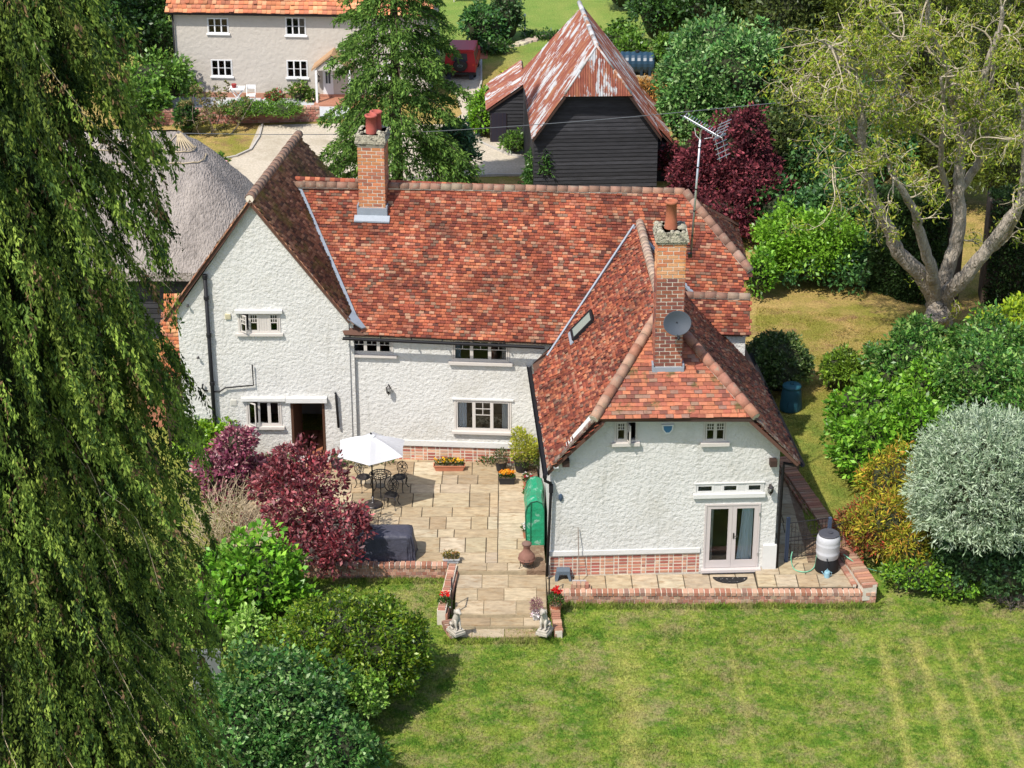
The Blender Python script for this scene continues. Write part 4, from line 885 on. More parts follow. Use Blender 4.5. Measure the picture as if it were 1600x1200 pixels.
def edging(a, b, z0, z1, th, label, single=True, pitch=.15, face=True, group=None):
    """low brick retaining wall from a to b with a brick-on-edge coping"""
    a = Vector((*a, 0)); b = Vector((*b, 0)); d = b - a; q = math.atan2(d.y, d.x); L = d.length; t = thing('garden_wall', label, 'garden wall', (a.x, a.y, z0), q, group)
    X = ABS[t.name]; h = z1 - z0
    mb = MB(); mb.box(.005, L - .005, .012, th - .012, -.2, h - .02); obj('wall_core', mb, M['mortar'], t, rel=True)
    n = int(L / pitch)
    if single:
        for i in range(n):
            w = pitch - .03; me = brick_mesh(round(w, 3), .10, th + .02, EDGE)
            obj('brick', me, None, t, rel=True, M4=Matrix.Translation((i * L / n + .006, -.012 + rnd.uniform(-.012, .008), h - .095 + rnd.uniform(-.008, .008))) @ Matrix.Rotation(rnd.uniform(-.04, .04), 4, 'Z'))
    else:
        mb = MB()
        for i in range(n): mb.box(i * L / n + .006, i * L / n + L / n - .007, -.012 + rnd.uniform(-.012, .008), th + .01, h - .09, h + rnd.uniform(-.008, .008), jit(rnd.choice(EDGE), .16))
        obj('coping', mb, M['brick'], t, rel=True, kind='stuff')
    if face:
        mb = MB(); z = h - .10 - .012
        for row in range(int((h + .0) / .115) + 1):
            if z - .10 < -.15: break
            off = rnd.uniform(0, pitch)
            for i in range(n): mb.box(max(0, (i * L / n + off) % L), min(L, (i * L / n + off) % L + L / n - .014), rnd.uniform(-.006, .008), .06, z - .10, z, jit(rnd.choice(EDGE), .18))
            z -= .112
        obj('brick_face', mb, M['brick'], t, rel=True, kind='stuff')
    return t
edging((1.20, 53.36), (10.32, 53.36), -.36, -.01, .24, 'long low brick wall edging the terrace below the glazed doors')
edging((10.34, 53.40), (8.72, 61.4), -.05, .26, .42, 'brick retaining wall running back beside the side path and iron gate', pitch=.15)
edging((9.80, 53.68), (8.52, 60.8), -.1, .10, .12, 'narrow inner brick kerb along the side path', single=False, face=False)
edging((-6.6, 54.80), (-1.86, 54.80), -.37, .06, .24, 'low brick wall along the patio edge in front of the covered barbecue')
edging((-1.60, 54.82), (-1.86, 52.2), -.37, .10, -.22, 'sloping brick side wall left of the garden steps', pitch=.12)
edging((-1.95, 52.1), (-1.72, 51.45), -.38, -.16, .3, 'low brick pier under the left stone dog', pitch=.1)
edging((1.06, 53.3), (1.18, 51.5), -.38, -.12, .22, 'low brick pier under the right stone dog', pitch=.12)
mb = MB(); [mb.box(i * .12, i * .12 + .11, 0, .22, 0, .07, jit(rnd.choice(EDGE), .2)) for i in range(5)]; [mb.box(i * .12 + .03, i * .12 + .14, .02, .20, .072, .14, jit(rnd.choice(EDGE), .2)) for i in range(4)]

# ================================================================ PATIO FURNITURE
def pat(px, py, z=0.0): return atz(px, py, z)
b0 = pat(583, 789); um_ = thing('parasol', 'open white hexagonal parasol on a dark pole over the bistro table', 'parasol', b0)
mb = MB(); mb.lathe([(.29, 0), (.30, .03), (.26, .06), (.10, .09), (.035, .13), (.035, .30)], 24); obj('base', mb, M['black_iron'], um_, rel=True, smooth=True)
mb = MB(); mb.tube([(0, 0, .1), (0, 0, 2.36)], .022, 10); obj('pole', mb, M['black_plastic'], um_, rel=True, smooth=True)
mb = MB(); rc, zr, za = 1.13, 1.93, 2.36; rim = [(rc * math.cos(R(90 + 60 * k)), rc * math.sin(R(90 + 60 * k)), zr) for k in range(6)]
for k in range(6):
    A, B = Vector(rim[k]), Vector(rim[(k + 1) % 6]); T = Vector((0, 0, za)); n = 6; rows = []
    for i in range(n + 1):
        f = i / n; l = [];
        for j in range(i + 1):
            g_ = j / i if i else 0; p = T.lerp(A.lerp(B, g_), f); s_ = math.sin(math.pi * g_) if i else 0; p = p + (Vector((0, 0, zr)) + Vector((0, 0, 0)) - p) * 0; p *= 1; inw = -(A + B).normalized() * .07 * s_ * f * f; p = p + Vector((inw.x, inw.y, -.02 * s_ * f + .05 * math.sin(math.pi * f) * (1 - s_ * .6))); l.append(p)
        rows.append(l)
    for i in range(n):
        for j in range(i + 1):
            tri = [rows[i][j], rows[i + 1][j], rows[i + 1][j + 1]]; mb.add(tri, [(0, 1, 2)], (.62, .62, .635))
            if j < i: mb.add([rows[i][j], rows[i + 1][j + 1], rows[i][j + 1]], [(0, 1, 2)], (.62, .62, .635))
M['canopy'] = mat('canopy_cloth', None, .8, transl=.25, spec=.1)
obj('canopy', mb, M['canopy'], um_, rel=True)
mb = MB(); mb.lathe([(.13, za - .03), (.12, za + .005), (.02, za + .05)], 12, col=(.8, .8, .8)); obj('vent_cap', mb, M['canopy'], um_, rel=True)
mb = MB(); mb.lathe([(.03, za + .04), (.035, za + .07), (.015, za + .10)], 8); obj('finial', mb, M['black_plastic'], um_, rel=True)
for k in range(6):
    mb = MB(); mb.tube([(0, 0, za - .03), Vector(rim[k]) * .985 + Vector((0, 0, -.02))], .010, 5); mb.tube([(0, 0, 1.6), Vector(rim[k]) * .5 + Vector((0, 0, (za + zr) / 4 - .0 + .03))], .008, 5); obj('rib', mb, M['galv'], um_, rel=True)
mb = MB(); mb.box(-.04, .04, -.06, .0, 1.05, 1.12); obj('crank', mb, M['black_plastic'], um_, rel=True)

def ring(mb, c, r, tr=.008, n=16, sx=1, sy=1, X=None, col=(.5, .5, .5)):
    mb.tube([(c[0] + sx * r * math.cos(2 * math.pi * k / n), c[1] + sy * r * math.sin(2 * math.pi * k / n), c[2]) for k in range(n + 1)], tr, 4, X=X, cap=False)
tp = pat(594, 741, .68); tb_ = thing('bistro_table', 'small round black cast-iron bistro table beneath the white parasol', 'table', (tp.x, tp.y, 0))
mb = MB(); ring(mb, (0, 0, .68), .335, .018, 28); ring(mb, (0, 0, .68), .20, .012, 20); ring(mb, (0, 0, .68), .06, .014, 12)
for k in range(12):
    q = 2 * math.pi * k / 12; mb.tube([(math.cos(q + t_ * .5) * (.06 + .27 * t_), math.sin(q + t_ * .5) * (.06 + .27 * t_), .68) for t_ in (0, .33, .66, 1)], .010, 4)
    ring(mb, (.265 * math.cos(q), .265 * math.sin(q), .68), .045, .008, 8)
obj('tabletop', mb, M['black_iron'], tb_, rel=True)
for k in range(3):
    q = 2 * math.pi * k / 3 + .6; mb = MB(); mb.tube([(rr * math.cos(q), rr * math.sin(q), z) for rr, z in ((.20, .67), (.23, .55), (.15, .38), (.14, .22), (.22, .08), (.29, .01))], [.018, .02, .016, .016, .016, .02], 6); obj('leg', mb, M['black_iron'], tb_, rel=True)
mb = MB(); mb.lathe([(.15, .27), (.16, .285), (.15, .30)], 16); obj('shelf', mb, M['black_iron'], tb_, rel=True)
def chair(lbl, px, py, rz):
    p = pat(px, py, .42); t = thing('garden_chair', lbl, 'chair', (p.x, p.y, 0), rz, 'ornate cast-iron bistro chairs')
    mb = MB(); ring(mb, (0, 0, .42), .20, .018, 20); ring(mb, (0, 0, .42), .11, .010, 14)
    mb.lathe([(.19, .405), (.19, .42), (.0, .425)], 20)
    for k in range(8): q = k * math.pi / 4; ring(mb, (.15 * math.cos(q), .15 * math.sin(q), .428), .04, .007, 8)
    obj('seat', mb, M['black_iron'], t, rel=True)
    for sx in (-1, 1):
        for sy in (-1, 1):
            mb = MB(); mb.tube([(sx * .14, sy * .13, .42), (sx * .19, sy * .17, .33), (sx * .155, sy * .15, .16), (sx * .19, sy * .20, .03), (sx * .22, sy * .23, .005)], [.022, .022, .014, .014, .018], 6); obj('leg', mb, M['black_iron'], t, rel=True)
    mb = MB(); X = Matrix.Translation((0, .19, .42)) @ Matrix.Rotation(R(-12), 4, 'X')
    out = [(-.11, 0), (-.10, .06), (-.155, .14), (-.175, .24), (-.15, .33), (-.08, .40), (0, .425), (.08, .40), (.15, .33), (.175, .24), (.155, .14), (.10, .06), (.11, 0)]
    mb.tube([X @ Vector((x, 0, z)) for x, z in out], .015, 5); 
    for cx, cz, r_ in ((-.07, .25, .055), (.07, .25, .055), (0, .33, .05), (0, .17, .045), (-.045, .10, .035), (.045, .10, .035), (-.10, .17, .03), (.10, .17, .03), (0, .25, .025), (-.09, .33, .03), (.09, .33, .03)):
        mb.tube([X @ Vector((cx + r_ * math.cos(k * math.pi / 5), 0, cz + r_ * math.sin(k * math.pi / 5))) for k in range(11)], .009, 4, cap=False)
    mb.tube([X @ Vector((0, 0, 0)), X @ Vector((0, 0, .42))], .009, 4); obj('backrest', mb, M['black_iron'], t, rel=True)
chair('ornate black iron chair left of the round table, by the door', 568, 745, R(35)); chair('ornate black iron chair behind and right of the round table', 624, 745, R(-20)); chair('ornate black iron chair nearest the camera, in front of the table', 611, 773, R(-15))

# covered barbecue
A0, A1 = pat(556, 881), pat(652, 879); cx_, cy_ = (A0.x + A1.x) / 2 - .05, A0.y + .52
bq = thing('barbecue_cover', 'charcoal fabric cover draped over a barbecue by the brick edge', 'barbecue', (cx_, cy_, 0))
def cover(w, d, h, nx=30, nz=10, rnd_=.1, seed=3, fold=.03):
    V_ = []; n = nx * 2
    for j in range(nz + 1):
        f = j / nz; z = h * f
        for i in range(n):
            q = 2 * math.pi * i / n; c, s_ = math.cos(q), math.sin(q); e = .22
            x = math.copysign(abs(c) ** e, c) * w / 2; y = math.copysign(abs(s_) ** e, s_) * d / 2
            k = 1.0 + .06 * (1 - f) + .055 * (1 - f) ** .6 * abs(math.sin(q * 5.5 + 1.2 * math.sin(q * 2) + f * .7)) ** 2.2 + fold * (1 - f * .8) * noise.noise(Vector((q * 4.5, f * 1.6, seed))) * 3 - .02 * f
            hh = z * (1 + .0) ; V_.append((x * k, y * k, hh - .05 * (f ** 3) * (x / w) * 2 * 0))
    for sc_, dz in ((.82, .035), (.5, .07), (.15, .075)):
        for i in range(n):
            b_ = V_[nz * n + i]; V_.append((b_[0] * sc_, b_[1] * sc_, h + dz + .02 * noise.noise(Vector((b_[0] * 4 * sc_, b_[1] * 4, seed)))))
    rows = nz + 4; fs = [(j * n + i, j * n + (i + 1) % n, (j + 1) * n + (i + 1) % n, (j + 1) * n + i) for j in range(rows - 1) for i in range(n)] + [tuple((rows - 1) * n + i for i in range(n))]
    mb = MB(); mb.add(V_, fs, (.045, .045, .06)); return mb
obj('cover', cover(1.62, .82, .80, nx=44, nz=14, fold=.055), mat('charcoal_cover', (.052, .052, .072), .55, var=.08, vscale=3, bump=.7, bscale=3.5, bdist=.09), bq, rel=True, smooth=True)
mb = MB(); mb.box(-.8, .8, -.40, -.385, .0, .06); mb2 = MB()
for sx in (-1, 1): mb2.tube([(sx * .86, -.1, .02), (sx * .86, -.1, .10)], .02, 6)
obj('trolley_foot', mb, M['black_plastic'], bq, rel=True)

# green plastic grow-house
g0 = Vector((.42, 56.35, 0)); gt = thing('growhouse', 'narrow green plastic covered growhouse against the right wing', 'growhouse', g0)
gc = mat('green_plastic', (.02, .30, .15), .22, var=.2, vscale=2, bump=.8, bscale=6, bdist=.05, spec=.6, transl=.2, blot=(.30, .50, .40), blots=(4.0, .57, .66))
V_ = []; prof = [(0, 0), (-.02, .5), (-.03, 1.05), (.02, 1.3), (.14, 1.44), (.30, 1.48), (.46, 1.40), (.52, 1.2), (.53, .6), (.53, 0)]
n = len(prof); K = 12
K = 20
for j in range(K + 1):
    y = -.25 + 1.55 * j / K
    for x, z in prof: V_.append((x + .06 * noise.noise(Vector((y * 2.2, z * 2.5, 1))), y + .03 * noise.noise(Vector((x * 9, z * 3, 8))), z * (1 + .03 * noise.noise(Vector((y * 2, x * 5, 3))))))
fs = [(j * n + i, j * n + i + 1, (j + 1) * n + i + 1, (j + 1) * n + i) for j in range(K) for i in range(n - 1)] + [tuple(range(n)), tuple(K * n + i for i in range(n))[::-1]]
mb = MB(); mb.add(V_, fs); obj('cover', mb, gc, gt, rel=True)
mb = MB()
for y in (-.26, 1.3):
    mb.tube([(x, y, z) for x, z in prof], .014, 5)
mb.tube([(-.03, -.26, .9), (-.03, 1.3, .9)], .012, 5); mb.tube([(.12, -.28, 0), (.12, -.275, .7), (.14, -.27, 1.42)], .010, 5); obj('frame', mb, mat('dark_green', (.01, .09, .05), .4), gt, rel=True)

# leaf and flower builders -------------------------------------------------------
def leafmesh(name, P, D, size, cols, aspect=.5, fold=.12, seed=0, jitter=.42):
    """P positions, D growth directions; one folded diamond per leaf"""
    r = np.random.default_rng(seed); n = len(P); D = D / (np.linalg.norm(D, axis=1, keepdims=True) + 1e-9)
    q = r.normal(size=(n, 3)); s_ = np.cross(D, q); s_ /= (np.linalg.norm(s_, axis=1, keepdims=True) + 1e-9); nn = np.cross(s_, D)
    L = (size * r.uniform(1 - jitter, 1 + jitter, n))[:, None]; Wd = L * aspect * .5
    a = P; b_ = P + D * L * .5 + s_ * Wd + nn * L * fold; c = P + D * L; d = P + D * L * .5 - s_ * Wd + nn * L * fold
    V = np.stack([a, b_, c, d], 1).reshape(-1, 3); F = np.arange(n * 4).reshape(n, 4); Cc = np.repeat(cols, 4, axis=0)
    return npmesh(name, V, F, Cc)
def palcols(pal, n, r, var=.18, w=None):
    pal = np.array(pal); i = r.choice(len(pal), n, p=(np.array(w) / sum(w) if w else None)); return np.clip(pal[i] * (1 + r.uniform(-var, var, (n, 1))), .004, 1)
GREENS = [(.05, .11, .02), (.07, .15, .03), (.04, .09, .02)]
def tuft(parent, c, rx, ry, h, n, pal, size=.07, seed=1, name='foliage', up=.8, material='leafm', aspect=.4, z0=0.0):
    r = np.random.default_rng(seed); a = r.uniform(0, 2 * np.pi, n); q = np.sqrt(r.uniform(0, 1, n)); z = r.uniform(0, 1, n) ** .7
    P = np.stack([c[0] + rx * q * np.cos(a), c[1] + ry * q * np.sin(a), c[2] + z0 + h * z * (1 - .35 * q * q)], 1)
    D = np.stack([np.cos(a) * q, np.sin(a) * q, np.full(n, up)], 1) + r.normal(scale=.45, size=(n, 3))
    return obj(name, leafmesh(name, P, D, size, palcols(pal, n, r), aspect, seed=seed), M[material], parent, rel=True)
def flowers(parent, c, rx, ry, z, n, pal, size=.05, seed=1, zj=.05, name='flower_heads'):
    r = np.random.default_rng(seed); a = r.uniform(0, 2 * np.pi, n); q = np.sqrt(r.uniform(0, 1, n)); k = 6
    C0 = np.stack([c[0] + rx * q * np.cos(a), c[1] + ry * q * np.sin(a), z + r.uniform(-zj, zj, n)], 1); P = np.repeat(C0, k, 0)
    D = r.normal(size=(n * k, 3)); D[:, 2] = np.abs(D[:, 2]) * .6; cols = np.repeat(palcols(pal, n, r, .12), k, 0)
    return obj(name, leafmesh(name, P, D, size, cols, .9, seed=seed), M['petal'], parent, rel=True, kind='stuff')
def pot_plant(lbl, loc, prof, potcol, grn, fl=None, name='flower_pot', box=None, gpal=GREENS, gh=.25, fcol=None, fsize=.05, gn=260, fz=None, seed=1, fn=22, gsz=.07, mt='terra', aspect=.4):
    t = thing(name, lbl, 'plant pot', loc); mb = MB()
    if box:
        w, d, h = box; k = .86
        mb.add([(-w / 2 * k, -d / 2 * k, 0), (w / 2 * k, -d / 2 * k, 0), (w / 2 * k, d / 2 * k, 0), (-w / 2 * k, d / 2 * k, 0), (-w / 2, -d / 2, h), (w / 2, -d / 2, h), (w / 2, d / 2, h), (-w / 2, d / 2, h)], [(0, 3, 2, 1), (0, 1, 5, 4), (1, 2, 6, 5), (2, 3, 7, 6), (3, 0, 4, 7)], potcol)
        for x0_, x1_, y0_, y1_ in ((-w / 2 - .012, w / 2 + .012, -d / 2 - .012, -d / 2 + .012), (-w / 2 - .012, w / 2 + .012, d / 2 - .012, d / 2 + .012), (-w / 2 - .012, -w / 2 + .012, -d / 2 + .012, d / 2 - .012), (w / 2 - .012, w / 2 + .012, -d / 2 + .012, d / 2 - .012)): mb.box(x0_, x1_, y0_, y1_, h - .03, h + .006, potcol)
        rx, ry, top = w * .46, d * .42, h
    else: mb.lathe(prof, 16, col=potcol, cap=False); rx = ry = prof[-1][0] * .9; top = prof[-1][1]
    mb2 = MB(); mb2.box(-rx, rx, -ry, ry, top - .05, top - .02) if box else mb2.lathe([(rx * .98, top - .06), (rx * .98, top - .03), (.0, top - .02)], 12)
    obj('planter' if box else 'pot', mb, M[mt], t, rel=True); obj('soil', mb2, M['earth'], t, rel=True)
    if grn: tuft(t, (0, 0, top - .03), rx * grn, ry * grn, gh, gn, gpal, seed=seed, size=gsz, aspect=aspect)
    if fl: flowers(t, (0, 0, 0), rx * fl, ry * fl, top + (fz if fz is not None else gh * .8), fn, fcol, fsize, seed)
    return t
YEL = [(.80, .48, .02), (.85, .58, .05), (.75, .35, .02)]; ORA = [(.85, .30, .02), (.80, .40, .03)]; RED = [(.70, .02, .015), (.55, .015, .02)]; WHI = [(.8, .78, .75), (.75, .6, .65)]
p_ = pat(526, 729); pot_plant('small square black planter by the wall right of the open door', p_, None, (.025, .025, .028), .8, name='square_planter', box=(.34, .34, .36), gh=.08, gn=60, mt='attr')
p_ = pat(702, 735); t = pot_plant('terracotta trough of yellow and orange flowers under the large window', p_ + Vector((0, .05, 0)), None, (.42, .16, .09), 1.0, fl=1.05, name='window_trough', box=(.98, .24, .18), gh=.24, gn=420, fcol=YEL, fn=46, fz=.16, seed=5)
p_ = pat(792, 757); pot_plant('black trough of orange marigolds near the growhouse', p_ + Vector((0, .1, 0)), None, (.02, .02, .022), .95, fl=1.0, name='flower_trough', box=(.52, .26, .22), gh=.16, fcol=ORA, fn=60, fz=.15, seed=6, mt='attr')
p_ = pat(783, 738); pot_plant('black pot with a grey-green shrub against the brick plinth', p_ + Vector((0, .15, 0)), [(.14, 0), (.19, .3), (.21, .34)], (.02, .02, .022), 1.2, gh=.42, gpal=[(.09, .12, .05), (.14, .15, .07)], gn=420, seed=7, mt='attr')
p_ = pat(815, 740); t = pot_plant('large black pot with a tall yellow-leaved shrub in the patio corner', p_ + Vector((0, .2, 0)), [(.18, 0), (.25, .4), (.27, .44)], (.02, .02, .022), None, seed=8, mt='attr')
YS = [(.42, .44, .05), (.30, .36, .04), (.48, .46, .08)]
tuft(t, (.08, -.05, .4), .42, .34, .95, 1500, YS, .085, 18); tuft(t, (.25, -.1, .25), .5, .3, .35, 500, [(.12, .17, .04), (.07, .12, .03)], .08, 19); tuft(t, (-.10, .0, 1.1), .2, .2, .42, 300, YS, .085, 20)
for i, (px, py, w_, lb, pl) in enumerate(((560, 731, .5, 'low green plants growing against the brick plinth behind the parasol', GREENS), (603, 727, .25, 'small weedy tuft at the foot of the brick plinth', GREENS), (760, 729, .3, 'sprig of green leaves below the large window', GREENS))):
    p_ = pat(px, py); t = thing('plant', lb, 'plant', p_ + Vector((0, .1, 0))); tuft(t, (0, 0, 0), w_, .16, .3 if i else .5, 420 if i == 0 else 150, pl, .08, 30 + i)
p_ = pat(705, 880); pot_plant('low grey planter of heather-like foliage on the patio corner', p_ + Vector((0, .1, 0)), None, (.42, .42, .42), 1.15, fl=1.0, name='square_planter', box=(.46, .28, .14), gh=.22, gpal=[(.12, .13, .03), (.26, .20, .05)], gn=320, fcol=[(.6, .38, .05), (.45, .2, .1)], fn=14, fsize=.03, seed=9, mt='attr')
for i, (px, py, fc, lb) in enumerate(((824, 762, [(.5, .02, .05), (.7, .6, .6)], 'small pot of red flowers left of the growhouse'), (826, 783, [(.5, .1, .1), (.2, .3, .05)], 'pale trough of seedlings left of the growhouse'), (824, 842, WHI, 'pot of white flowers in front of the growhouse'))):
    p_ = pat(px, py); pot_plant(lb, p_ + Vector((-.0, .1, 0)), [(.11, 0), (.14, .2), (.15, .22)], (.38, .3, .22) if i == 1 else (.35, .14, .08), 1.2, fl=1.25, gh=.22, fcol=fc, fn=16 if i < 2 else 34, seed=40 + i, gn=220)
# chiminea
p_ = pat(823, 889); ch_ = thing('chiminea', 'brown clay chiminea with a lid on a black iron stand', 'chiminea', p_ + Vector((0, .15, 0)))
mb = MB(); mb.lathe([(.10, .10), (.20, .16), (.245, .27), (.23, .38), (.16, .47), (.10, .54), (.095, .66), (.13, .70), (.12, .73)], 20, col=(.20, .10, .075), cap=False); mb.lathe([(.246, .25), (.26, .27), (.246, .29)], 20, col=(.24, .12, .09), cap=False); obj('body', mb, M['terra'], ch_, rel=True, smooth=True)
mb = MB(); mb.lathe([(.14, .73), (.15, .76), (.10, .80), (.02, .82)], 16, col=(.16, .10, .08)); obj('lid', mb, M['terra'], ch_, rel=True, smooth=True)
mb = MB(); mb.lathe([(.0, -.005), (.085, -.005), (.09, .0)], 12, X=Matrix.Translation((0, -.235, .28)) @ Matrix.Rotation(R(80), 4, 'X')); obj('mouth', mb, M['black_iron'], ch_, rel=True)
for k in range(3): q = R(90 + 120 * k); mb = MB(); mb.tube([(.22 * math.cos(q), .22 * math.sin(q), .2), (.2 * math.cos(q), .2 * math.sin(q), .08), (.26 * math.cos(q), .26 * math.sin(q), 0)], .014, 5); obj('leg', mb, M['black_iron'], ch_, rel=True)
# small grey-blue step stool, broom, brick stack, boot scraper pot
p_ = atz(880, 907, -.10); st_ = thing('step_stool', 'grey-blue plastic step stool beside the brick plinth', 'stool', p_ + Vector((0, .1, 0)))
mb = MB(); mb.box(-.19, .19, -.13, .13, .27, .31, (.10, .13, .16)); obj('top', mb, M['attr'], st_, rel=True)
for s_ in (-1, 1):
    mb = MB(); mb.prism([(s_ * .18, -.13, .27), (s_ * .24, -.16, 0), (s_ * .17, -.16, 0), (s_ * .11, -.13, .20), (s_ * .11, -.13, .27)], (0, .29, 0), (.09, .12, .15)); obj('leg', mb, M['attr'], st_, rel=True)
mb = MB(); mb.box(-.11, .11, -.125, -.11, .2, .27, (.09, .12, .15)); obj('apron', mb, M['attr'], st_, rel=True)
p_ = atz(905, 912, -.10); bm_ = thing('broom', 'wooden broom leaning upright on the brick plinth beside the step stool', 'broom', p_)
top_ = WF.M @ Vector((WF.pl(903, 823)[0], -.06, WF.pl(903, 823)[1])) - Vector(p_)
mb = MB(); mb.tube([(0, .05, .08), top_], .013, 6, (.20, .15, .12)); obj('handle', mb, M['attr'], bm_, rel=True); mb = MB(); mb.box(-.2, .2, .0, .07, .03, .09, (.35, .33, .32)); obj('head', mb, M['attr'], bm_, rel=True); mb = MB(); [mb.box(-.2 + i * .025, -.2 + i * .025 + .018, .0, .07, -.03 + .03, .03, (.45, .42, .4)) for i in range(16)]; obj('bristles', mb, M['attr'], bm_, rel=True)
p_ = atz(908, 926, -.10); bs = thing('brick_stack', 'small stack of bricks on the terrace edge below the broom', 'bricks', p_ + Vector((0, .08, 0)))
for r_ in range(2):
    for i in range(5 - r_): me = brick_mesh(.10, .10, .21, EDGE); obj('brick', me, None, bs, rel=True, M4=Matrix.Translation((-.28 + i * .115 + r_ * .05, rnd.uniform(-.01, .01), r_ * .10)) @ Matrix.Rotation(rnd.uniform(-.06, .06), 4, 'Z'))
# half-round doormat
p_ = atz(1141, 904, -.10); dm = MB(); pts = [(.50 * math.cos(math.pi + math.pi * k / 16), .36 * math.sin(math.pi + math.pi * k / 16), 0) for k in range(17)]; dm.prism([Vector(p_) + Vector((x, y + .06, .005)) for x, y, z in pts], (0, 0, .018))
mm_ = mat('doormat_rubber', (.015, .013, .013), .9, blot=(.42, .40, .36), blots=(13, .60, .62)); tag(obj('doormat', dm, mm_), 'black half-round doormat with pale scrolls outside the glazed doors', 'doormat')
# dog statues on plinths
def dog(lbl, px, py, mirror, rz):
    p = atz(px, py, -.17); t = thing('dog_statue', lbl, 'statue', (p.x, p.y, -.17 if False else -.16), rz, 'seated stone dogs at the garden steps'); me = bpy.data.meshes.new('s'); 
    mb = MB(); mb.box(-.17, .17, -.24, .22, 0, .07); mb.box(-.145, .145, -.21, .19, .07, .13); obj('base', mb, M['stone'], t, rel=True)
    m = mirror; bm_v = [(0, .05, .24), (0, .0, .36), (0, -.05, .50), (0, -.08, .62), (0, -.11, .70), (0, -.19, .71), (0, -.26, .69)]
    rad = [.115, .105, .10, .07, .062, .05, .032]
    mb = MB(); mb.tube(bm_v, rad, 12); mb.lathe([(.001, -.09), (.07, -.05), (.085, 0), (.06, .06), (.001, .08)], 12, c=(0, -.12, .71))
    obj('body', mb, M['stone'], t, rel=True, smooth=True)
    for s_ in (-1, 1):
        mb = MB(); mb.tube([(s_ * .06, -.07, .46), (s_ * .065, -.11, .30), (s_ * .065, -.12, .17), (s_ * .065, -.16, .15)], [.045, .035, .028, .034], 8); obj('front_leg', mb, M['stone'], t, rel=True, smooth=True)
        mb = MB(); mb.tube([(s_ * .07, .10, .26), (s_ * .11, .02, .27), (s_ * .12, .08, .17), (s_ * .11, -.04, .15)], [.08, .07, .04, .035], 8); obj('haunch', mb, M['stone'], t, rel=True, smooth=True)
        mb = MB(); mb.prism([(s_ * .05, -.10, .77), (s_ * .085, -.08, .78), (s_ * .10, -.09, .67)], (0, .025, 0)); obj('ear', mb, M['stone'], t, rel=True)
    mb = MB(); mb.tube([(0, .14, .17), (.06, .20, .15), (.12, .18, .15)], [.03, .022, .01], 6); obj('tail', mb, M['stone'], t, rel=True, smooth=True)
    return t
dog('pale stone seated dog on a plinth at the left of the garden steps', 712, 988, 1, R(35)); dog('pale stone seated dog on a plinth at the right of the garden steps', 851, 988, -1, R(-25))
for px, py, lb in ((706, 960, 'short dark iron handrail post at the left of the garden steps'), (858, 940, 'short dark iron handrail post at the right of the garden steps')):
    p_ = atz(px, py, -.12); q_ = thing('handrail', lb, 'handrail', p_); mb = MB(); mb.tube([(0, 0, 0), (0, 0, .78), (.0, .12, .84), (0, .45, .92)], .022, 6); obj('rail', mb, M['black_iron'], q_, rel=True); mb = MB(); mb.tube([(0, .45, .92), (0, .45, .05)], .016, 6); obj('post', mb, M['black_iron'], q_, rel=True); mb = MB(); mb.lathe([(.03, -.01), (.035, .01), (.01, .04)], 8, c=(0, 0, .80)); obj('knob', mb, M['black_iron'], q_, rel=True)
p_ = atz(866, 958, -.25); pot_plant('terracotta pot of red geraniums and yellow flowers right of the steps', p_ + Vector((.05, .1, 0)), [(.12, 0), (.16, .22), (.18, .25)], (.46, .15, .08), 1.2, fl=.9, gh=.34, fcol=RED, fn=20, seed=51, gn=420, fsize=.06, fz=.42)
t = pot_plant('dark red pot of red geraniums and small white flowers left of the steps', atz(695, 962, -.3) + Vector((0, .1, 0)), [(.12, 0), (.15, .2), (.17, .22)], (.30, .07, .05), 1.2, fl=.8, gh=.36, fcol=RED, fn=14, seed=52, gn=420, fz=.42); flowers(t, (.0, -.12, 0), .17, .08, .26, 14, WHI, .035, 5)
t = pot_plant('pot of purple-leaved foliage and white flowers beside the right stone dog', atz(838, 968, -.25) + Vector((0, .05, 0)), [(.10, 0), (.13, .2), (.14, .22)], (.5, .5, .5), 1.3, gh=.46, gpal=[(.28, .10, .14), (.20, .07, .10), (.35, .2, .22)], seed=53, gn=420, aspect=.25); flowers(t, (-.04, -.12, 0), .14, .1, .2, 22, WHI, .045, 6)

# iron gate, fence, water butt, hose, compost bin
ga, gbp = atz(1228, 876, .02), atz(1293, 866, .05)
gt = thing('iron_gate', 'black wrought-iron gate with curved bars between two blue-grey posts', 'gate', ga, math.atan2(gbp.y - ga.y, gbp.x - ga.x)); gl_ = (gbp - ga).length
for k, x in enumerate((0, gl_)): mb = MB(); mb.box(x - .045, x + .045, -.045, .045, -.05, 1.42 if k == 0 else 1.25, (.06, .08, .13)); obj('gate_post', mb, M['attr'], gt, rel=True)
for z in (.08, .62, .74, 1.22): mb = MB(); mb.box(.05, gl_ - .05, -.012, .012, z, z + .025); obj('rail', mb, M['black_iron'], gt, rel=True)
for i in range(10): x = .12 + (gl_ - .24) * i / 9; mb = MB(); mb.tube([(x, 0, .06), (x, 0, 1.22 + .06 * math.sin(i / 9 * math.pi))], .009, 5); obj('bar', mb, M['black_iron'], gt, rel=True)
mb = MB()
for i in range(4):
    x = .2 + i * .26
    for zc, rr in ((.34, .14), (.98, .10)): mb.tube([(x + rr * math.cos(k * .5) * (1 - k * .05), 0, zc + rr * math.sin(k * .5) * (1 - k * .05)) for k in range(14)], .008, 4)
obj('scrollwork', mb, M['black_iron'], gt, rel=True)
fa = atz(1300, 870, .1); fb_ = atz(1352, 846, .2); ft = thing('iron_fence', 'low black iron railing running from the gate post into the shrubs', 'fence', fa, math.atan2(fb_.y - fa.y, fb_.x - fa.x)); fl2 = (fb_ - fa).length + .6
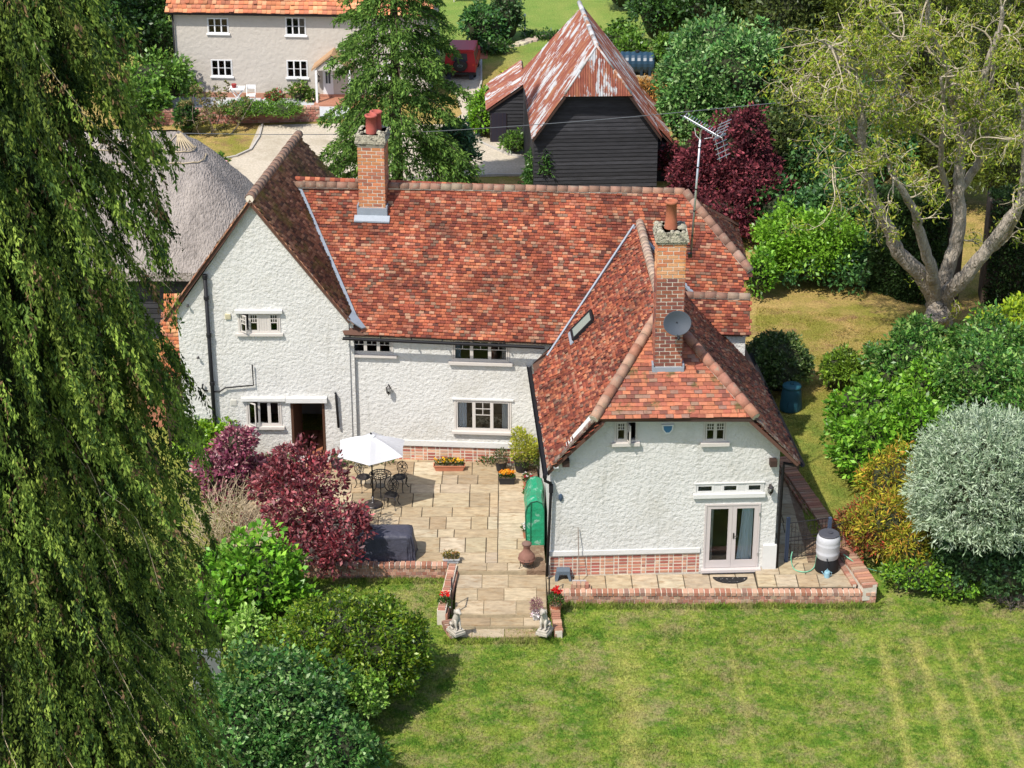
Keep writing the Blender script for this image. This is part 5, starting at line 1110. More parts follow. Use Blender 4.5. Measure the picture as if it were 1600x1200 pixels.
for z in (.12, 1.0): mb = MB(); mb.box(0, fl2, -.012, .012, z, z + .025); obj('rail', mb, M['black_iron'], ft, rel=True)
for i in range(13): x = .05 + (fl2 - .1) * i / 12; mb = MB(); mb.tube([(x, 0, 0), (x, 0, 1.06)], .009, 5); obj('bar', mb, M['black_iron'], ft, rel=True)
bp_ = atz(1293, 895, .02) + Vector((0, .22, 0)); wb = thing('water_butt', 'grey ribbed water butt on a black stand by the iron gate', 'water butt', bp_)
mb = MB(); mb.lathe([(.34, 0), (.345, .05), (.31, .40), (.30, .44)], 28); obj('stand', mb, M['black_plastic'], wb, rel=True, smooth=True)
mb = MB(); mb.lathe([(.27, .36), (.315, .44), (.335, .56), (.345, .60), (.330, .63), (.335, .70), (.345, .84), (.352, .88), (.335, .91), (.345, .95), (.335, 1.05), (.30, 1.13), (.28, 1.15)], 32, col=(.42, .42, .44)); obj('barrel', mb, M['attr'], wb, rel=True, smooth=True)
mb = MB(); mb.lathe([(.295, 1.14), (.30, 1.17), (.28, 1.185), (.0, 1.19)], 28, col=(.06, .06, .07)); mb.lathe([(.07, 1.185), (.075, 1.22), (.0, 1.225)], 12, c=(.04, 0, 0), col=(.05, .05, .06)); obj('lid', mb, M['attr'], wb, rel=True)
mb = MB(); mb.tube([(-.06, -.33, .50), (-.06, -.40, .50), (-.06, -.41, .46)], .018, 6); mb.box(-.075, -.045, -.38, -.35, .5, .54); obj('tap', mb, M['black_plastic'], wb, rel=True)
wc = thing('watering_can', 'small pale blue watering can under the tap of the grey water butt', 'watering can', bp_ + Vector((-.05, -.46, 0))); mb = MB(); mb.lathe([(.085, 0), (.085, .16), (.07, .19)], 14, col=(.22, .38, .45)); obj('body', mb, M['attr'], wc, rel=True); mb = MB(); mb.tube([(-.06, -.02, .05), (-.16, -.03, .2)], .014, 6, (.22, .38, .45)); obj('spout', mb, M['attr'], wc, rel=True); mb = MB(); mb.tube([(.07, 0, .17), (.13, 0, .15), (.12, 0, .06), (.08, 0, .04)], .010, 5, (.22, .38, .45)); mb.tube([(-.05, 0, .18), (0, 0, .27), (.05, 0, .18)], .010, 5, (.22, .38, .45)); obj('handle', mb, M['attr'], wc, rel=True)
hs = []
for px, py, z in ((1238, 862, .55), (1236, 873, .35), (1240, 888, .05), (1250, 893, .05), (1262, 893, .05), (1272, 886, .06), (1276, 868, .3), (1277, 840, .8)): hs.append(atz(px, py, z))
def spline(pts, n=6):
    out = []
    for i in range(len(pts) - 1):
        p0 = pts[max(i - 1, 0)]; p1 = pts[i]; p2 = pts[i + 1]; p3 = pts[min(i + 2, len(pts) - 1)]
        for k in range(n): t = k / n; out.append(.5 * ((2 * p1) + (p2 - p0) * t + (2 * p0 - 5 * p1 + 4 * p2 - p3) * t * t + (3 * p1 - p0 - 3 * p2 + p3) * t ** 3))
    return out + [pts[-1]]
mb = MB(); mb.tube(spline(hs), .016, 6, (.16, .42, .27)); tag(obj('garden_hose', mb, M['attr'], smooth=True), 'pale green hose looping from the iron gate to the water butt', 'hose')
mb = MB(); mb.tube(spline([atz(px, py, z) for px, py, z in ((1318, 866, .35), (1330, 875, .3), (1345, 884, .05), (1362, 890, -.15), (1378, 894, -.3))]), .016, 6, (.16, .42, .27)); tag(obj('garden_hose', mb, M['attr'], smooth=True), 'green hose trailing over the brick wall into the border', 'hose')
def bigbin(lbl, p, col):
    t = thing('compost_bin', lbl, 'compost bin', p); mb = MB(); mb.lathe([(.37, 0), (.38, .05), (.36, .3), (.345, .34), (.345, .5), (.30, .78), (.29, .80)], 24, col=col); obj('bin_body', mb, M['attr'], t, rel=True, smooth=True)
    mb = MB(); mb.lathe([(.31, .79), (.32, .83), (.30, .88), (.20, .91), (.0, .915)], 24, col=tuple(c * 1.3 for c in col)); mb.lathe([(.07, .91), (.07, .94), (.0, .945)], 10, col=col); obj('lid', mb, M['attr'], t, rel=True, smooth=True)
    mb = MB(); mb.prism([(-.16, -.345, .04), (.16, -.345, .04), (.18, -.34, .34), (.12, -.325, .40), (-.12, -.325, .40), (-.18, -.34, .34)], (0, .05, 0), tuple(c * .8 for c in col)); obj('hatch', mb, M['attr'], t, rel=True)
    mb = MB()
    for k in range(5): mb.box(-.11, .11, -.352, -.344, .10 + k * .05, .115 + k * .05, tuple(c * 1.2 for c in col))
    obj('hatch_slats', mb, M['attr'], t, rel=True)
bigbin('dark teal plastic compost bin on the side lawn in front of the clipped bush', atz(1237, 645, .2) + Vector((0, .3, 0)), (.010, .055, .075))
mb = MB(); p_ = atz(348, 1003, -.35); lp_ = thing('garden_spotlight', 'dark post with a blue-grey lamp head among the shrubs', 'lamp', p_); mb.tube([(0, 0, 0), (0, 0, 1.12)], .04, 8); obj('post', mb, M['black_plastic'], lp_, rel=True); mb = MB(); mb.lathe([(.03, 0), (.07, .03), (.06, .1), (.02, .13)], 10, c=(0, 0, 1.10), col=(.10, .13, .20)); obj('lamp_head', mb, M['gloss'], lp_, rel=True); mb = MB(); mb.lathe([(.02, 0), (.07, .04), (.065, .12)], 10, col=(.10, .13, .2), X=Matrix.Translation((.09, -.03, 1.13)) @ Matrix.Rotation(R(70), 4, 'Y')); obj('lamp_shade', mb, M['gloss'], lp_, rel=True)

# ================================================================ AERIAL AND DISH
am = thing('tv_aerial', 'television aerial on a tall mast strapped to the right wing chimney', 'aerial', f2.M @ Vector((.88, .5, 0)) + Vector((0, 0, 9.1)))
A = ABS[am.name].translation; yy = A.y; m0 = aty(1080, 388, yy) - A; m1 = aty(1094, 218, yy) - A
mb = MB(); mb.tube([m0, m1], .030, 8); obj('mast', mb, M['galv'], am, rel=True, smooth=True)
mb = MB()
for f in (.12, .35, .55, .75, .93): q = m0.lerp(m1, f); mb.tube([q - Vector((0, 0, .02)), q + Vector((0, 0, .02))], .036, 8)
obj('cable_clip', mb, M['black_plastic'], am, rel=True, kind='stuff')
b_a, b_b = aty(1070, 186, yy) - A, aty(1125, 206, yy) - A; b_b.y -= .5; b_a.y += .25
mb = MB(); mb.tube([b_a, b_b], .012, 6); mb.tube([m1, m1 + Vector((0, 0, .18)), (b_a + b_b) / 2 + Vector((0, 0, -.02))], .02, 6); obj('boom', mb, M['galv'], am, rel=True)
bd = (b_b - b_a); sd = bd.cross(Vector((0, 0, 1))).normalized(); 
for i in range(15):
    f = i / 15; c_ = b_a + bd * f; w = .15 + .05 * f; mb = MB(); mb.tube([c_ - sd * w + Vector((0, 0, .05)), c_ + Vector((0, 0, -.02)), c_ + sd * w + Vector((0, 0, .05))], .011, 4); obj('director', mb, M['galv'], am, rel=True)
for s_, tl in ((1, .55), (-1, .55)):
    mb = MB(); base_ = b_b - bd * .06
    for k in range(5): z_ = .02 + k * .115; o_ = Vector((.0, 0, s_ * z_)) + bd.normalized() * (z_ * .35); mb.tube([base_ + o_ - sd * .30, base_ + o_ + sd * .30], .012, 4)
    for e in (-.12, .2): mb.tube([base_ + sd * e, base_ + sd * e + Vector((0, 0, s_ * tl)) + bd.normalized() * (tl * .35)], .008, 4)
    obj('reflector', mb, M['galv'], am, rel=True)
mb = MB(); mb.tube([m1 + Vector((0, 0, .0)), m1 + Vector((-.12, 0, .12)), m1 + Vector((-.16, 0, .32))], .008, 4); mb.tube([m1 + Vector((.1, 0, .02)), m1 + Vector((.32, 0, .06)), m1 + Vector((.35, 0, .2))], .008, 4); obj('cable_loop', mb, M['white_paint'], am, rel=True)
mb = MB(); c0 = m0 + Vector((0, 0, .1))
for z_ in (-.28, -.02): mb.tube([c0 + Vector((0, 0, z_)), c0 + Vector((-.34, .1, z_))], .014, 5)
mb.tube([c0 + Vector((0, 0, .05)), c0 + Vector((0, 0, -.34))], .02, 6); mb.box(c0.x - .08, c0.x + .03, c0.y - .05, c0.y + .05, c0.z - .36, c0.z - .24); obj('wall_bracket', mb, M['black_iron'], am, rel=True)
dsp = aty(1058, 505, 54.95); dh = thing('satellite_dish', 'dark grey satellite dish bracketed to the front of the tall slender chimney', 'satellite dish', dsp)
X = Matrix.Rotation(R(12), 4, 'Z') @ Matrix.Rotation(R(68), 4, 'X') @ Matrix.Diagonal((1.0, .86, 1, 1))
mb = MB(); mb.lathe([(.001, -.07), (.12, -.06), (.25, -.025), (.385, .025), (.40, .03), (.40, .018), (.385, .012), (.25, -.04), (.001, -.085)], 28, X=X, col=(.055, .065, .08)); obj('reflector', mb, M['attr'], dh, rel=True, smooth=True)
mb = MB(); mb.tube([(0, .02, -.30), (.02, -.40, -.28)], .013, 6); mb.tube([(0, .05, 0), (-.08, .35, -.1)], .02, 6); obj('arm', mb, M['black_plastic'], dh, rel=True)
mb = MB(); mb.lathe([(.03, -.05), (.045, .0), (.04, .05), (.02, .06)], 10, X=Matrix.Translation((.02, -.42, -.26)) @ Matrix.Rotation(R(-60), 4, 'X')); obj('receiver', mb, M['black_plastic'], dh, rel=True)
# overhead cable
mb = MB(); pts = [aty(150, 206, 84), aty(430, 210, 83), aty(640, 207, 82), aty(900, 190, 80), aty(1140, 168, 78), aty(1320, 150, 77)]; mb.tube(spline([Vector(p) for p in pts]), .014, 5, (.08, .09, .10)); tag(obj('overhead_cable', mb, M['attr']), 'thin overhead cable crossing behind the main roof and the barn', 'cable')
# ================================================================ NEIGHBOURING BUILDINGS
fo = atz(277, 152); FH = Frame(fo.x, fo.y, R(-3.0)); fh = thing('farmhouse', 'cream rendered house with orange pantile roof beyond the gravel drive', 'house', fo)
ft_ = FH.pl(410, 19)[1]; FW = 12.0
fwn = [FH.rect(*q) for q in ((324, 28, 357, 52), (446, 27, 478, 55), (330, 93, 363, 119), (448, 94, 481, 121), (598, 98, 622, 122))]
fd_ = FH.rect(505, 106, 521, 158); fd_ = (fd_[0], fd_[1], .02, fd_[3])
wall(FH, 0, FW, lambda u: ft_, fwn + [fd_], z0=-.3, parent=fh, mt=M['far_render'])
mb = MB(); mb.box(0, .2, .25, 6.5, -.3, ft_, X=FH.M); obj('wall', mb, M['far_render'], fh); mb = MB(); mb.box(FW - .2, FW, .25, 6.5, -.3, ft_, X=FH.M); obj('wall', mb, M['far_render'], fh); mb = MB(); mb.box(.2, FW - .2, 6.3, 6.5, -.3, ft_, X=FH.M); obj('wall', mb, M['far_render'], fh)
mb = MB(); mb.box(.2, FW - .2, 2.0, 2.1, 0, ft_ - .1, X=FH.M); obj('interior_wall', mb, M['inside'], fh)
for i, q in enumerate(fwn): window(FH, q, fh, [(1, 'two_rows', 0)] * 3, M['white_paint'], sill=(.06, .08, .07), fw=.035, bd=.02)
mb = MB(); mb.box(-.02, FW, -.05, .0, -.1, .28, X=FH.M); obj('plinth', mb, M['brick'] if False else mat('far_brick', (.36, .18, .12), .9, var=.3, vscale=6), fh)
mb = MB(); a_, b_, z0_, z1_ = fd_; mb.box(a_, b_, -.02, .05, z0_, z1_, X=FH.M); mb.box(a_ + .12, b_ - .12, -.035, -.02, z0_ + .2, z0_ + .8, X=FH.M); fdr = obj('door', mb, M['white_paint'], fh); mb = MB(); mb.box(a_ + .13, (a_ + b_) / 2 - .02, -.04, -.022, z1_ - .75, z1_ - .2, (.05, .06, .07), X=FH.M); mb.box((a_ + b_) / 2 + .02, b_ - .13, -.04, -.022, z1_ - .75, z1_ - .2, (.05, .06, .07), X=FH.M); obj('door_light', mb, M['gloss'], fdr)
pu = (a_ + b_) / 2 + .35; pz = z1_ + .12; pe = FH.M
mb = MB()
for s_ in (-1, 1): mb.prism([pe @ Vector((pu, -1.0, pz + .78)), pe @ Vector((pu + s_ * .98, -1.0, pz)), pe @ Vector((pu + s_ * .98, -1.0, pz + .09)), pe @ Vector((pu, -1.0, pz + .88))], FH.n * 1.0, (.36, .22, .12))
po = obj('porch_roof', mb, M['attr'], fh); mb = MB(); mb.prism([pe @ Vector((pu - .85, -.92, pz + .02)), pe @ Vector((pu + .85, -.92, pz + .02)), pe @ Vector((pu, -.92, pz + .72))], FH.n * .06); obj('porch_gable', mb, M['far_render'], po)
for s_ in (-1, 1): mb = MB(); mb.box(pu + s_ * .78 - .05, pu + s_ * .78 + .05, -.95, -.85, 0, pz + .05, X=pe); obj('porch_post', mb, M['white_paint'], fh)
mb = MB(); mb.box(pu - .9, pu + 1.0, -1.2, -.05, 0, .14, (.35, .16, .10), X=pe); obj('porch_step', mb, M['attr'], fh)
u, z = FH.pl(497, 118); lantern(FH, u, z, 'black lantern beside the white door of the cream farmhouse', 1.3)
gutter(FH.M @ Vector((-.1, -.32, ft_ - .02)), FH.M @ Vector((FW + .1, -.32, ft_ - .02)), fh, .07); pipe('downpipe', [FH.M @ Vector((.05, -.1, ft_)), FH.M @ Vector((.05, -.1, 0))], .04, fh)
sF = Slope(FH.M @ Vector((-.25, -.30, ft_)), FH.M @ Vector((FW + .25, -.30, ft_)), FH.M @ Vector((0, 3.2, ft_ + 2.9))); fpoly = [(0, 0), (FW + .5, 0), (FW + .5, 4.5), (0, 4.5)]
fr_ = deck(sF, fpoly, fh); tile_part(sF, fpoly, fr_, M['far_tile'], gauge=.24, tw=.22, seed=31, pal=[(.56, .20, .09), (.62, .25, .12), (.50, .16, .08), (.58, .28, .15), (.44, .16, .09)], wts=None, lift=.06, tone=1.0)
sF2 = Slope(FH.M @ Vector((FW + .25, 6.8, ft_)), FH.M @ Vector((-.25, 6.8, ft_)), FH.M @ Vector((0, 3.2, ft_ + 2.9))); deck(sF2, fpoly, fh)
for u in (0.0, FW - .2):
    mb = MB(); mb.prism([FH.M @ Vector((u, 0, ft_)), FH.M @ Vector((u, 6.5, ft_)), FH.M @ Vector((u, 3.2, ft_ + 2.8))], FH.e * .2); obj('gable_wall', mb, M['far_render'], fh)
# terrace and brick retaining wall in front of it
sheet('farmhouse_terrace', [tuple(FH.M @ Vector(v))[:2] for v in ((-1.5, -2.9, 0), (8.4, -2.9, 0), (8.4, 0, 0), (-1.5, 0, 0))], .05, mat('terrace_stone', (.42, .43, .44), .9, var=.1, vscale=3), t=.25)
ra, rb = atz(240, 196), atz(500, 190); rw = thing('garden_wall', 'low red brick and flint retaining wall in front of the cream farmhouse', 'garden wall', ra, math.atan2(rb.y - ra.y, rb.x - ra.x)); rl = (rb - ra).length
mb = MB(); mb.box(0, rl, .01, .30, -.1, .62); obj('wall_core', mb, mat('flint_wall', (.36, .20, .15), .95, var=.3, vscale=4, blot=(.42, .38, .30), blots=(3, .52, .6), bump=1, bscale=9, bdist=.05), rw, rel=True)
mb = MB(); n = int(rl / .24)
for r_ in range(5):
    for i in range(n):
        if rnd.random() < .8: mb.box(i * .24 + (r_ % 2) * .12, i * .24 + (r_ % 2) * .12 + .21, -.012, .02, r_ * .12 + .02, r_ * .12 + .11, jit(rnd.choice([(.36, .15, .11), (.42, .22, .16), (.30, .13, .10)]), .2))
obj('brick_face', mb, M['brick'], rw, rel=True, kind='stuff')
mb = MB(); [mb.box(i * .2 + .01, i * .2 + .185, -.03, .33, .62, .70, jit((.40, .22, .17), .2)) for i in range(int(rl / .2))]; obj('coping', mb, M['brick'], rw, rel=True, kind='stuff')
t = atz(372, 160, .1); ts = thing('garden_table', 'small white bistro table with a red pot by the cream farmhouse wall', 'table', t)
mb = MB(); mb.box(-.35, .35, -.3, .3, .68, .72); obj('tabletop', mb, M['white_paint'], ts, rel=True)
for s_ in (-1, 1):
    mb = MB(); mb.tube([(s_ * .3, -.2, .68), (s_ * -.2, -.2, 0)], .025, 4); mb.tube([(s_ * .3, .2, .68), (s_ * -.2, .2, 0)], .025, 4); obj('leg', mb, M['white_paint'], ts, rel=True)
rp = thing('flower_pot', 'small dark red pot on the white bistro table', 'plant pot', (t.x - .15, t.y, t.z + .72)); mb = MB(); mb.lathe([(.09, 0), (.13, .18)], 10, col=(.28, .03, .03)); obj('pot', mb, M['attr'], rp, rel=True)
t = atz(385, 162, .1); cs = thing('garden_chair', 'white folding garden chair beside the far bistro table', 'chair', t + Vector((.25, -.1, 0)))
mb = MB(); mb.box(-.2, .2, -.2, .2, .44, .47); obj('seat', mb, M['white_paint'], cs, rel=True); mb = MB(); mb.tube([(-.2, .2, 0), (-.2, -.2, .45)], .018, 4); mb.tube([(.2, .2, 0), (.2, -.2, .45)], .018, 4); mb.tube([(-.2, -.25, 0), (-.2, .22, .9)], .018, 4); mb.tube([(.2, -.25, 0), (.2, .22, .9)], .018, 4); obj('legs', mb, M['white_paint'], cs, rel=True, kind='stuff')
mb = MB(); mb.box(-.2, .2, .19, .21, .7, .9); obj('backrest', mb, M['white_paint'], cs, rel=True)

# -- barn with rusty corrugated roof
BF = Frame(.93, 85.1, R(3.5)); bn = thing('barn', 'tall black weatherboarded barn with a rusty corrugated iron half-hipped roof', 'barn', BF.o)
eL = Vector((.84, 84.75, 2.90)); eLb = Vector((.44, 94.3, 2.90)); eR = Vector((6.12, 84.95, 2.90)); eRb = Vector((5.4, 94.6, 2.90)); ap = Vector((3.42, 85.35, 6.62)); apb = Vector((2.90, 91.9, 6.62)); hl = Vector((2.13, 84.72, 4.78)); hr = Vector((4.84, 84.80, 4.78)); bl_ = Vector((1.7, 94.3, 4.78)); br_ = Vector((4.1, 94.4, 4.78))
bw2 = 5.05; btop = pw([(0, 2.95), (1.25, 4.78), (3.85, 4.78), (bw2, 3.0)])
mb = MB(); mb.prism([BF.M @ Vector(v) for v in ((0, .04, -.3), (bw2, .04, -.3), (bw2, .04, 2.7), (3.72, .04, 4.45), (1.38, .04, 4.45), (0, .04, 2.7))], BF.n * 6.4); bwall = obj('wall', mb, M['dark_wood'], bn)
def boards(fr, u0, u1, z0, z1, top, parent, step=.165, ex=1.0, d0=0.0):
    z = z0
    while z < z1:
        # clip board ends under the sloping roof line
        us_ = [u for u in np.linspace(u0, u1, 60) if top(u) > z + step * .7]
        if not us_: break
        a_, b_ = us_[0], us_[-1]; w = rnd.uniform(-.006, .006); mb = MB()
        vs = [(a_, d0 - .035 + w, z), (b_, d0 - .035 - w, z), (b_, d0 - .002, z + step + .02), (a_, d0 - .002, z + step + .02), (a_, d0 + .02, z), (b_, d0 + .02, z), (b_, d0 + .02, z + step + .02), (a_, d0 + .02, z + step + .02)]
        mb.add(vs, [(0, 1, 2, 3), (4, 0, 3, 7), (1, 5, 6, 2), (4, 5, 1, 0), (3, 2, 6, 7), (5, 4, 7, 6)]); obj('board', mb, M['board'], parent, M4=fr.M)
        z += step
boards(BF, -.03, bw2 + .03, 0.0, 4.78, btop, bwall)
BLs = Frame(.93 - .02, 85.1, R(93.5)); boards(BLs, 0, 6.4, 0, 2.9, lambda u: 3, bwall, d0=-.0)
def tin(sl, poly, parent, name='roof', w=.66, pitch=.10, over=.02):
    """corrugated sheets laid side by side up the slope, each its own part"""
    ua = min(p[0] for p in poly); ub = max(p[0] for p in poly); dk = deck(sl, poly, parent, t=.06, mt=M['dark_wood'], drop=.03)
    def span(u):
        vs = []
        n = len(poly)
        for i in range(n):
            (x0, y0), (x1, y1) = poly[i], poly[(i + 1) % n]
            if (x0 <= u < x1) or (x1 <= u < x0): vs.append(y0 + (y1 - y0) * (u - x0) / (x1 - x0))
        return (min(vs), max(vs)) if len(vs) >= 2 else None
    nS = int((ub - ua) / w) + 1
    for i in range(nS):
        a_ = ua + i * w; b_ = min(a_ + w * 1.04, ub - .001); m = max(4, int((b_ - a_) / pitch * 4)); V_ = []; k = 0; t0 = rnd.uniform(0, .012)
        cols = [a_ + .001 + (b_ - a_ - .002) * j / m for j in range(m + 1)]; sp = [span(u) for u in cols]
        if any(s is None for s in sp): cols = [c for c, s in zip(cols, sp) if s]; sp = [s for s in sp if s]
        if len(cols) < 3: continue
        segs = 3
        for u, s in zip(cols, sp):
            h = .016 * math.sin(2 * math.pi * u / pitch) + .02 + t0
            for q in range(segs + 1): V_.append((u, s[0] - over + (s[1] - s[0] + over) * q / segs, h + (.008 if q % 2 else 0)))
        g = segs + 1; fs = [(j * g + q, (j + 1) * g + q, (j + 1) * g + q + 1, j * g + q + 1) for j in range(len(cols) - 1) for q in range(segs)]
        mb = MB(); mb.add(V_, fs); obj('corrugated_sheet', mb, M['tin'], dk, M4=sl.X)
    return dk
bsL = Slope(eLb, eL, ap); bsR = Slope(eR, eRb, ap); bsH = Slope(hl, hr, ap)
tin(bsL, [bsL.uv(p) for p in (eLb, eL, hl, ap, apb)], bn); tin(bsR, [bsR.uv(p) for p in (eR, eRb, apb, ap, hr)], bn)
hd = Slope(hl, hr, ap); tin(hd, [hd.uv(p) for p in (hl, hr, ap)], bn, over=.05)
for A, B in ((ap, apb), (hl, ap), (hr, ap)):
    n = max(2, int((B - A).length / 1.2)); d = (B - A) / n
    for i in range(n): mb = MB(); mb.tube([A + d * i + Vector((0, 0, .05)), A + d * (i + 1.03) + Vector((0, 0, .05))], .10 if B is apb else .05, 8); obj('ridge_capping', mb, M['galv'] if False else mat('dull_zinc', (.42, .42, .42), .6, var=.2, vscale=4, blot=(.28, .14, .08), blots=(2, .5, .6)) if i == 0 and B is apb else bpy.data.materials['dull_zinc'], bn, smooth=True)
for A, B in ((hl, eL), (hr, eR)): bb = MB(); bb.prism([A + Vector((0, .02, -.02)), B + Vector((0, .02, -.02)), B + Vector((0, .02, -.16)), A + Vector((0, .02, -.18))], (0, .05, 0)); obj('barge_board', bb, M['dark_wood'], bn)
# lean-to on the left
LT = Frame(-.98, 93.0, R(2)); lt = thing('lean_to_shed', 'black boarded lean-to with a rusty sloping tin roof, left of the barn', 'shed', LT.o)
ltop = pw([(0, 1.55), (1.55, 2.62)]); mb = MB(); mb.prism([LT.M @ Vector(v) for v in ((0, .04, -.1), (1.5, .04, -.1), (1.5, .04, 2.55), (0, .04, 1.5))], LT.n * 3.2); lw_ = obj('wall', mb, M['dark_wood'], lt)
boards(LT, 0, 1.5, 0, 2.6, ltop, lw_)
mb = MB(); mb.box(.05, .72, -.06, -.03, .02, 1.36, X=LT.M); ld = obj('door', mb, mat('dark_door', (.02, .018, .03), .6), lt); mb = MB(); [mb.box(.05 + k * .168, .06 + k * .168, -.066, -.059, .02, 1.36, X=LT.M) for k in range(5)]; obj('door_batten', mb, M['dark_wood'], ld)
sT = Slope(LT.M @ Vector((-.15, -.12, 1.52)), LT.M @ Vector((-.15, 3.6, 1.52)), LT.M @ Vector((1.5, 0, 2.68))); tt_ = sT.uv(LT.M @ Vector((1.55, 0, 2.70)))[1]; tl_ = abs(sT.uv(LT.M @ Vector((-.15, 3.6, 1.52)))[0]); tin(sT, [(0, 0), (tl_, 0), (tl_, tt_), (0, tt_)], lt)
# outshot on the right of the barn
RT_ = thing('barn_outshot', 'low black shed with a rusty tin roof against the right side of the barn', 'shed', (6.3, 88.0, 0)); mb = MB(); mb.box(5.9, 6.6, 87.8, 92, -.1, 1.7); obj('wall', mb, M['board'], RT_)
sO = Slope((6.75, 87.7, 1.75), (6.6, 92.2, 1.75), (5.85, 87.7, 2.75)); tv = sO.uv((5.85, 87.7, 2.75))[1]; tin(sO, [(0, 0), (4.5, 0), (4.5, tv), (0, tv)], RT_)
# -- thatched barn on the left
tz = 2.75; tb = thing('thatched_barn', 'black boarded barn under a grey thatched roof behind the left gable', 'barn', (-12, 72, 0))
r0, r1 = Vector((-15.5, 74.3, 6.75)), Vector((-11.95, 74.3, 6.75)); c_ = [Vector((-19, 70.7, tz)), Vector((-8.55, 70.55, tz)), Vector((-8.35, 77.9, tz)), Vector((-19, 77.9, tz))]
x0_, x1_, y0_, y1_ = -19.0, -8.45, 70.6, 77.9
def rrect(n, rr=2.1):
    out = []
    for cx, cy, a0 in ((x1_ - rr, y0_ + rr, -90), (x1_ - rr, y1_ - rr, 0), (x0_ + rr, y1_ - rr, 90), (x0_ + rr, y0_ + rr, 180)):
        out += [Vector((cx + rr * math.cos(R(a0 + 90 * k / 14)), cy + rr * math.sin(R(a0 + 90 * k / 14)), tz)) for k in range(15)]
    P_ = [];
    for k in range(len(out)):
        a, b = out[k], out[(k + 1) % len(out)]; m_ = max(1, int((b - a).length / .2)); P_ += [a.lerp(b, q / m_) for q in range(m_)]
    return P_
def tpt(e, f, up=.0):
    rp_ = Vector((min(max(e.x, r0.x), r1.x), 74.3 + (e.y - 74.3) * .03, r0.z)); p = e.lerp(rp_, f); p.z += .30 * math.sin(math.pi * f) + up
    p.z += noise.noise(Vector((p.x * .9, p.y * .9, 1))) * .10 + noise.noise(Vector((p.x * 4, p.y * 4, p.z * 3))) * .045; return p
ol = rrect(0); NY = 26; V_ = [tpt(e, j / NY) for j in range(NY + 1) for e in ol]; n = len(ol); mb = MB(); mb.add(V_, [(j * n + i, j * n + (i + 1) % n, (j + 1) * n + (i + 1) % n, (j + 1) * n + i) for j in range(NY) for i in range(n)])
tr_ = obj('thatch', mb, M['thatch'], tb, smooth=True)
mb = MB(); mb.prism([Vector(e) + Vector((0, 0, .02)) for e in ol], (0, 0, -.32)); obj('thatch_eave', mb, M['thatch'], tb)
mb = MB(); mb.box(-18.6, -8.9, 71.2, 77.4, -.1, 2.6); tw_ = obj('wall', mb, M['dark_wood'], tb); TF = Frame(-18.6, 71.18, 0); boards(TF, 0, 9.7, 0, 2.5, lambda u: 2.8, tw_, step=.2)
mb = MB()
front = [e for e in ol if e.y < 74.3 and e.x > -15.5]; front.sort(key=lambda e: math.atan2(e.y - 74.3, e.x + 12))
for f in (.72, .82): mb.tube([tpt(e, f, .05) for e in front], .02, 4)
for i in range(0, len(front) - 4, 3):
    mb.tube([tpt(front[i], .83, .05), tpt(front[i + 3], .97, .05)], .015, 4); mb.tube([tpt(front[i + 3], .83, .05), tpt(front[i], .97, .05)], .015, 4)
obj('ridge_spar', mb, M['twig'], tb, kind='stuff')
# low tiled porch between gable and thatched barn
lo = thing('tiled_porch', 'small orange-tiled lean-to peeping out left of the white gable', 'lean-to', (-10.6, 62.6, 0)); sP = Slope((-11.1, 62.2, 2.6), (-10.25, 62.2, 2.6), (-10.25, 63.6, 4.9)); pv_ = sP.uv((-10.3, 63.6, 4.9))[1]
dk = deck(sP, [(0, 0), (.85, 0), (.85, pv_), (.1, pv_)], lo); tile_part(sP, [(0, 0), (.85, 0), (.85, pv_), (.1, pv_)], dk, M['tile'], gauge=.12, tw=.17, seed=41, pal=[(.55, .2, .08), (.45, .15, .07), (.6, .3, .15), (.35, .14, .09)], wts=None)
mb = MB(); mb.box(-11.0, -10.32, 62.4, 63.8, -.1, 2.65); obj('wall', mb, M['dark_wood'], lo); mb = MB(); mb.box(-12.1, -11.3, 64.0, 64.25, 0, 2.3, (.34, .16, .10)); obj('brick_pier', mb, mat('brick_wall', (.36, .15, .09), .9, var=.4, vscale=9), lo)

# -- red off-road car, parked
cr = thing('off_road_car', 'boxy red off-road car with a rear spare wheel, parked on the far drive', 'car', atz(719, 125), R(-4)); cr.scale = (.88, .72, .74)
red = (.38, .012, .02); cm = mat('car_paint', None, .45, spec=.4); mb = MB(); w = .86
mb.box(-w, w, 0.0, 3.9, .52, 1.18, red); mb.box(-w + .02, w - .02, 2.75, 3.95, 1.18, 1.26, red)
mb.box(-w - .06, w + .06, .35, 1.35, .95, 1.02, red); obj('body', mb, cm, cr, rel=True)
mb = MB(); mb.prism([(-w, 0.0, 1.18), (w, 0.0, 1.18), (w - .10, .10, 1.90), (-w + .10, .10, 1.90)], (0, .06, 0), red)
for s_ in (-1, 1):
    for y0, y1 in ((.02, .22), (.95, 1.08), (1.75, 1.88), (2.62, 2.8)): mb.prism([(s_ * w, y0, 1.18), (s_ * w, y1, 1.18), (s_ * (w - .10), y1, 1.90), (s_ * (w - .10), y0, 1.90)], (-s_ * .04, 0, 0), red)
obj('pillars', mb, cm, cr, rel=True, kind='stuff')
mb = MB(); mb.box(-w + .06, w - .06, .02, 2.55, 1.90, 1.99, red); mb.box(-w + .12, w - .12, .1, 2.45, 1.99, 2.03, tuple(c * 1.1 for c in red)); obj('roof', mb, cm, cr, rel=True)
for s_ in (-1, 1): mb = MB(); mb.prism([(s_ * (w - .03), .22, 1.22), (s_ * (w - .03), 2.62, 1.22), (s_ * (w - .11), 2.5, 1.86), (s_ * (w - .11), .22, 1.86)], (-s_ * .02, 0, 0), (.03, .04, .05)); obj('side_window', mb, cm, cr, rel=True)
